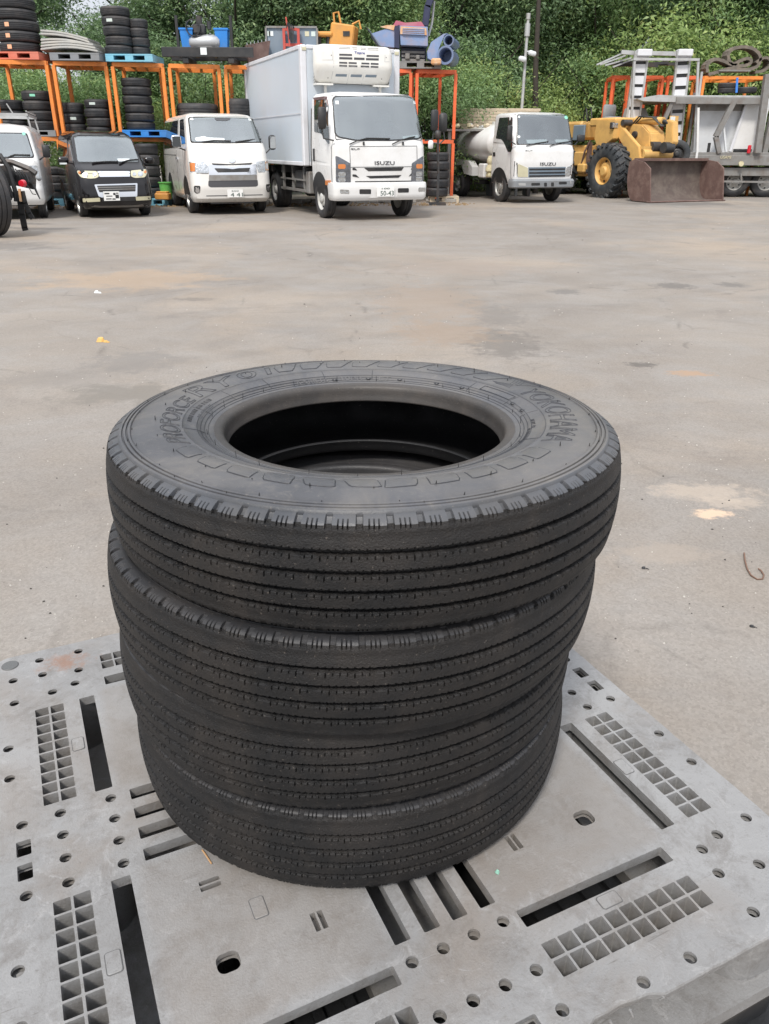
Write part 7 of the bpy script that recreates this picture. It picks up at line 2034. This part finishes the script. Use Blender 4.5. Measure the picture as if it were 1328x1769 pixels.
o = wheel(None, 0, 0, .36, .22, M['steel_dark'], -1, .55, M['loadertyre'], name='tyre', steer=R(80)); o.location = (at(1176, 258, 23.9).x, 24.2, at(1180, 262, 23.9).z-.42); tag(o, 'dusty spare tyre just above the bucket left of the transporter', 'tyre')
# curb of stones and planks under the racks
kb = MB(); r7 = random.Random(7)
for i in range(60):
    px = r7.uniform(40, 800); Y = rack_y(px)-.25+r7.uniform(-.1, .1); p = at(px, 340, Y); kb.box((p.x, Y, .05), (r7.uniform(.15, .5), r7.uniform(.1, .2), r7.uniform(.06, .12)), rz=r7.uniform(-.2, .2), ch=.015)
kk = kb.build('ground_edge', M['concrete']); kk['kind'] = 'structure'
lf = MB()
for i in range(500):
    px = r7.uniform(30, 820); Y = rack_y(px)-.7+r7.uniform(-.7, .3); p = at(px, 340, Y); chip(lf, p.x, Y, r7.uniform(.015, .04))
tag(lf.build('leaf_litter', mat('litter', (.22, .15, .08), .9, var=.5, scale=2)), 'brown leaf litter and grit along the foot of the racks', 'litter', kind='stuff')
# concrete wall base behind & teal shed
sh_ = empty('shed', (at(470, 40, 36).x, 36.5, 0), 0, 'turquoise sheet-metal shed glimpsed through the trees behind the truck', 'shed')
b = MB(); b.box((1.8, 1.2, 3.1), (6.8, 3.0, 6.2)); b.build('wall', M['teal'], sh_)
b = MB(); b.prism([(-.6, 6.2), (3.2, 6.2), (1.3, 7.2)], 'x', -1.8, 5.4); b.build('roof', M['teal'], sh_)
# ================================================================== VEGETATION
def leaf_mat(name, c1, c2, c3):
    m, t, b = new_mat(name); L = t.links; N = t.nodes.new
    gi = N('ShaderNodeNewGeometry')
    cr = N('ShaderNodeValToRGB')
    cr.color_ramp.elements[0].position = 0; cr.color_ramp.elements[0].color = (*c1, 1)
    cr.color_ramp.elements[1].position = 1; cr.color_ramp.elements[1].color = (*c3, 1)
    e = cr.color_ramp.elements.new(.6); e.color = (*c2, 1)
    tc = N('ShaderNodeTexCoord'); n1 = N('ShaderNodeTexNoise'); n1.inputs['Scale'].default_value = .8; n1.inputs['Detail'].default_value = 4
    L.new(tc.outputs['Object'], n1.inputs['Vector'])
    mr = N('ShaderNodeMapRange'); mr.inputs['From Min'].default_value = .3; mr.inputs['From Max'].default_value = .7
    L.new(n1.outputs['Fac'], mr.inputs['Value'])
    ad = N('ShaderNodeMath'); ad.operation = 'MULTIPLY_ADD'; L.new(gi.outputs['Random Per Island'], ad.inputs[0]); ad.inputs[1].default_value = .38
    hf = N('ShaderNodeMath'); hf.operation = 'MULTIPLY'; L.new(mr.outputs['Result'], hf.inputs[0]); hf.inputs[1].default_value = .62
    L.new(hf.outputs[0], ad.inputs[2]); L.new(ad.outputs[0], cr.inputs['Fac'])
    L.new(cr.outputs['Color'], b.inputs['Base Color']); b.inputs['Roughness'].default_value = .5
    # thin leaves let light through
    tr = N('ShaderNodeBsdfTranslucent'); L.new(cr.outputs['Color'], tr.inputs['Color'])
    mx = N('ShaderNodeMixShader'); mx.inputs['Fac'].default_value = .4
    L.new(b.outputs['BSDF'], mx.inputs[1]); L.new(tr.outputs['BSDF'], mx.inputs[2]); L.new(mx.outputs['Shader'], t.nodes['Material Output'].inputs['Surface'])
    return m
LM = [leaf_mat('leaf_dark', (.12, .19, .105), (.20, .31, .15), (.37, .47, .20)),
      leaf_mat('leaf_mid', (.13, .22, .105), (.24, .37, .15), (.48, .56, .22)),
      leaf_mat('leaf_bright', (.17, .26, .10), (.33, .45, .15), (.66, .63, .27))]
def crown_mesh(seed, blobs, nleaf, size, matl, frond=.4):
    """leaf-sized faces spread through clumps; blobs: (x,y,z,rx,ry,rz)"""
    g_ = np.random.default_rng(seed); vs = []; fs = []
    tot = sum(b_[3]*b_[5] for b_ in blobs)
    V = []; n = 0
    for (bx_, by_, bz_, rx, ry, rz) in blobs:
        k = int(nleaf*rx*rz/tot)
        # sub-clumps on the shell of the blob
        ns = max(5, k//55)
        d = g_.normal(size=(ns, 3)); d /= np.linalg.norm(d, axis=1)[:, None]
        rad = g_.uniform(.45, 1.0, ns)**.6
        cc = d*rad[:, None]*np.array([rx, ry, rz])+np.array([bx_, by_, bz_])
        cs = g_.uniform(.16, .36, ns)
        idx = g_.integers(0, ns, k)
        p = cc[idx]+g_.normal(size=(k, 3))*cs[idx][:, None]*np.array([1, 1, .55])
        # orientation: mostly facing outwards/up with droop
        out = p-np.array([bx_, by_, bz_]); out /= np.linalg.norm(out, axis=1)[:, None]+1e-6
        nrm = out*.5+g_.normal(size=(k, 3))*.55+np.array([0, 0, .55]); nrm /= np.linalg.norm(nrm, axis=1)[:, None]
        t = np.cross(nrm, g_.normal(size=(k, 3))); t /= np.linalg.norm(t, axis=1)[:, None]
        u = np.cross(nrm, t)
        L_ = size*g_.uniform(.7, 1.5, k); W_ = L_*g_.uniform(.28, .5, k)
        # leaf = diamond of four corners, slightly folded
        a = p-t*L_[:, None]*.5; c = p+t*L_[:, None]*.5
        b1 = p+u*W_[:, None]*.5+nrm*.12*L_[:, None]-t*.1*L_[:, None]; b2 = p-u*W_[:, None]*.5+nrm*.12*L_[:, None]-t*.1*L_[:, None]
        V.append(np.stack([a, b1, c, b2], 1).reshape(-1, 3))
    V = np.concatenate(V); nq = len(V)//4
    me = bpy.data.meshes.new('crown')
    me.vertices.add(len(V)); me.vertices.foreach_set('co', V.reshape(-1).astype(np.float32))
    me.loops.add(nq*4); me.loops.foreach_set('vertex_index', np.arange(nq*4, dtype=np.int32))
    me.polygons.add(nq); me.polygons.foreach_set('loop_start', np.arange(0, nq*4, 4, dtype=np.int32)); me.polygons.foreach_set('loop_total', np.full(nq, 4, np.int32))
    me.update(calc_edges=True); me.materials.append(matl); return me
def trunk_mesh(seed, h, r, limbs):
    r_ = random.Random(seed); b = MB()
    pts = [Vector((0, 0, 0))]; 
    for k in range(1, 7): pts.append(Vector((r_.uniform(-.12, .12)*k*.5, r_.uniform(-.12, .12)*k*.5, h*k/6)))
    b.tube(pts, [r*(1-.12*k) for k in range(7)], 8)
    for i in range(limbs):
        k = r_.randint(2, 5); p = pts[k]; a = r_.uniform(0, 6.28); L_ = r_.uniform(.9, 1.8)
        q1 = p+Vector((math.cos(a)*L_*.5, math.sin(a)*L_*.5, L_*.35)); q2 = p+Vector((math.cos(a)*L_, math.sin(a)*L_, L_*.9))
        b.tube([p, q1, q2], [r*.42, r*.3, r*.12], 6)
    o = b.build('trunk', M['bark'], smooth=50); me = o.data; bpy.data.objects.remove(o); return me
r8 = random.Random(88)
def blobs_for(kind, rs):
    if kind == 'sparse': return [(rs.uniform(-1.6, 1.6), rs.uniform(-1, 1), rs.uniform(2.4, 7.4), rs.uniform(.6, 1.1), rs.uniform(.6, 1.), rs.uniform(.4, .8)) for _ in range(10)]
    if kind == 'dense': return [(rs.uniform(-1.5, 1.5), rs.uniform(-1.1, .8), rs.uniform(.8, 7.6), rs.uniform(.9, 1.5), rs.uniform(.8, 1.2), rs.uniform(.7, 1.2)) for _ in range(15)]
    return [(rs.uniform(-1.1, 1.1), rs.uniform(-.6, .6), rs.uniform(.5, 2.6), rs.uniform(.5, .9), rs.uniform(.5, .8), rs.uniform(.4, .8)) for _ in range(8)]
protos = {}
for kind, n_, size, ml, k_ in (('sparse', 17000, .095, 0, 3), ('dense', 52000, .09, 0, 2), ('dense2', 52000, .09, 1, 2), ('shrub', 15000, .08, 1, 2), ('shrub2', 15000, .08, 2, 2)):
    for j in range(k_):
        rs = random.Random(hash((len(kind), j, n_)) % 1000)
        bl = blobs_for(kind.rstrip('2'), rs)
        protos[(kind, j)] = (crown_mesh(100+j*7+n_ % 13, bl, n_, size, LM[ml]), trunk_mesh(j+5, 6.5 if 'shrub' not in kind else 1.8, .11 if 'shrub' not in kind else .05, 8))
def tree(kind, j, x, y, s, rz, label, cat='tree', group=None, name='tree', z=0):
    cm_, tm_ = protos[(kind, j)]
    root = empty(name, (x, y, z), rz, label, cat, group); root.scale = s
    for nm, me in (('crown', cm_), ('trunk', tm_)):
        o = bpy.data.objects.new(nm, me); link(o); o.parent = root
    return root
spots = [(-390, 'dense', 'third beyond the left edge'), (-260, 'dense2', 'second beyond the left edge'), (-130, 'dense', 'just beyond the left edge'), (-20, 'sparse', 'at the left edge above the big tyre pile'), (55, 'sparse', 'between the left tyre pile and the folded panels'), (130, 'sparse', 'behind the folded panels'), (205, 'sparse', 'behind the five-tyre pile on the pale blue pallet'),
         (270, 'sparse', 'just right of the pale blue pallet'), (335, 'sparse', 'behind the air compressor'), (400, 'sparse', 'left of the slate panel'), (470, 'sparse', 'behind the slate panel'), (540, 'dense', 'behind the cooling unit of the truck'),
         (610, 'dense2', 'behind the orange cabinet'), (680, 'sparse', 'behind the blue hopper'), (745, 'dense', 'behind the blue chute'), (815, 'dense', 'between the blue chute and the camera pole'), (880, 'dense2', 'directly behind the camera pole'),
         (950, 'dense', 'right of the camera pole'), (1020, 'dense2', 'behind the seat of the loader'), (1090, 'dense', 'behind the left loading ramp'), (1160, 'dense', 'behind the right loading ramp'), (1225, 'dense2', 'left of the rolled track'), (1290, 'dense', 'behind the rolled track'), (1360, 'dense2', 'at the right edge'), (1450, 'dense', 'just beyond the right edge'), (1560, 'dense2', 'second beyond the right edge')]
for i, (px, kind, nm) in enumerate(spots):
    Y = (25.3 if px < 640 else 28.6)+r8.uniform(-.4, .8)+(2.4 if px > 840 else 0)
    s_ = r8.uniform(.92, 1.12)*(1.0 if px < 640 else 1.12)
    tree(kind, i % 2 if kind != 'sparse' else i % 3, at(px, 150, Y).x, Y, (s_*1.05, s_, s_*(.62 if px in (130, 270) else 1.0 if px < 640 else 1.08)), r8.uniform(0, 6.28), ('dark airy' if kind == 'sparse' else 'dense leafy')+' tree '+nm, group='trees along the back of the yard')
# second row closing the view on the right and low down on the left
for i, px in enumerate(range(-40, 1400, 95)):
    Y = 34 if px > 560 else 29.5
    kind = 'dense' if px > 560 else 'sparse'
    if px <= 560 and i % 3: continue
    tree(kind, i % 2, at(px, 150, Y).x, Y, (1.2, 1.1, 1.25 if px > 560 else .9), r8.uniform(0, 6.28), 'farther tree, seen through the gaps '+min(spots, key=lambda q_: abs(q_[0]-px))[2], group='back row of trees')
sh = [(20, 'shrub', 23.3, 1.0), (95, 'shrub', 23.2, 1.0), (150, 'shrub2', 22.9, .8), (215, 'shrub', 23.2, 1.0), (285, 'shrub2', 22.9, .85), (350, 'shrub', 23.4, 1.05), (410, 'shrub', 23.5, 1.0), (690, 'shrub', 25, 1.1), (745, 'shrub', 25.2, 1.1), (810, 'shrub', 27.6, 1.3), (850, 'shrub2', 27.6, 1.25), (915, 'shrub2', 27.4, 1.15), (975, 'shrub', 30.6, 1.5), (1030, 'shrub2', 31.0, 1.75), (1078, 'shrub', 29, 1.3), (1130, 'shrub2', 29.6, 1.8), (1200, 'shrub', 29.6, 1.4), (1270, 'shrub2', 29.6, 1.7), (1335, 'shrub2', 29.6, 1.8)]
wh = ['behind the lower rack at the left edge', 'left of the black minicar', 'above the black minicar roof', 'behind the six-tyre pile', 'beside the racks left of the van', 'behind the van roof', 'behind the truck box edge', 'behind the truck cab', 'behind the pile right of the truck', 'left of the board pile', 'behind the board pile', 'right of the camera pole foot', 'above the tanker cab', 'yellow-tipped left of the ramps', 'behind the left orange frame', 'between the two ramps', 'behind the right ramp', 'behind the rolled tracks', 'at the right edge']
for i, ((px, kind, Y, s_), nm) in enumerate(zip(sh, wh)):
    tree(kind, i % 2, at(px, 250, Y).x, Y, (s_, s_, s_), r8.uniform(0, 6.28), 'bushy green shrub '+nm, 'shrub', 'shrubs behind the racks', 'shrub')
# leaning bare trunk behind the camera pole
p = at(930, 190, 27.0)
b = MB(); b.tube([(p.x, 26.4, 0), (at(925, 120, 26.4).x, 26.4, 3.4), (at(931, -10, 26.4).x, 26.4, at(931, -10, 26.4).z)], [.09, .08, .06], 8)
tag(b.build('bare_trunk', M['bark'], smooth=50), 'slim bare trunk just right of the camera pole', 'trunk')
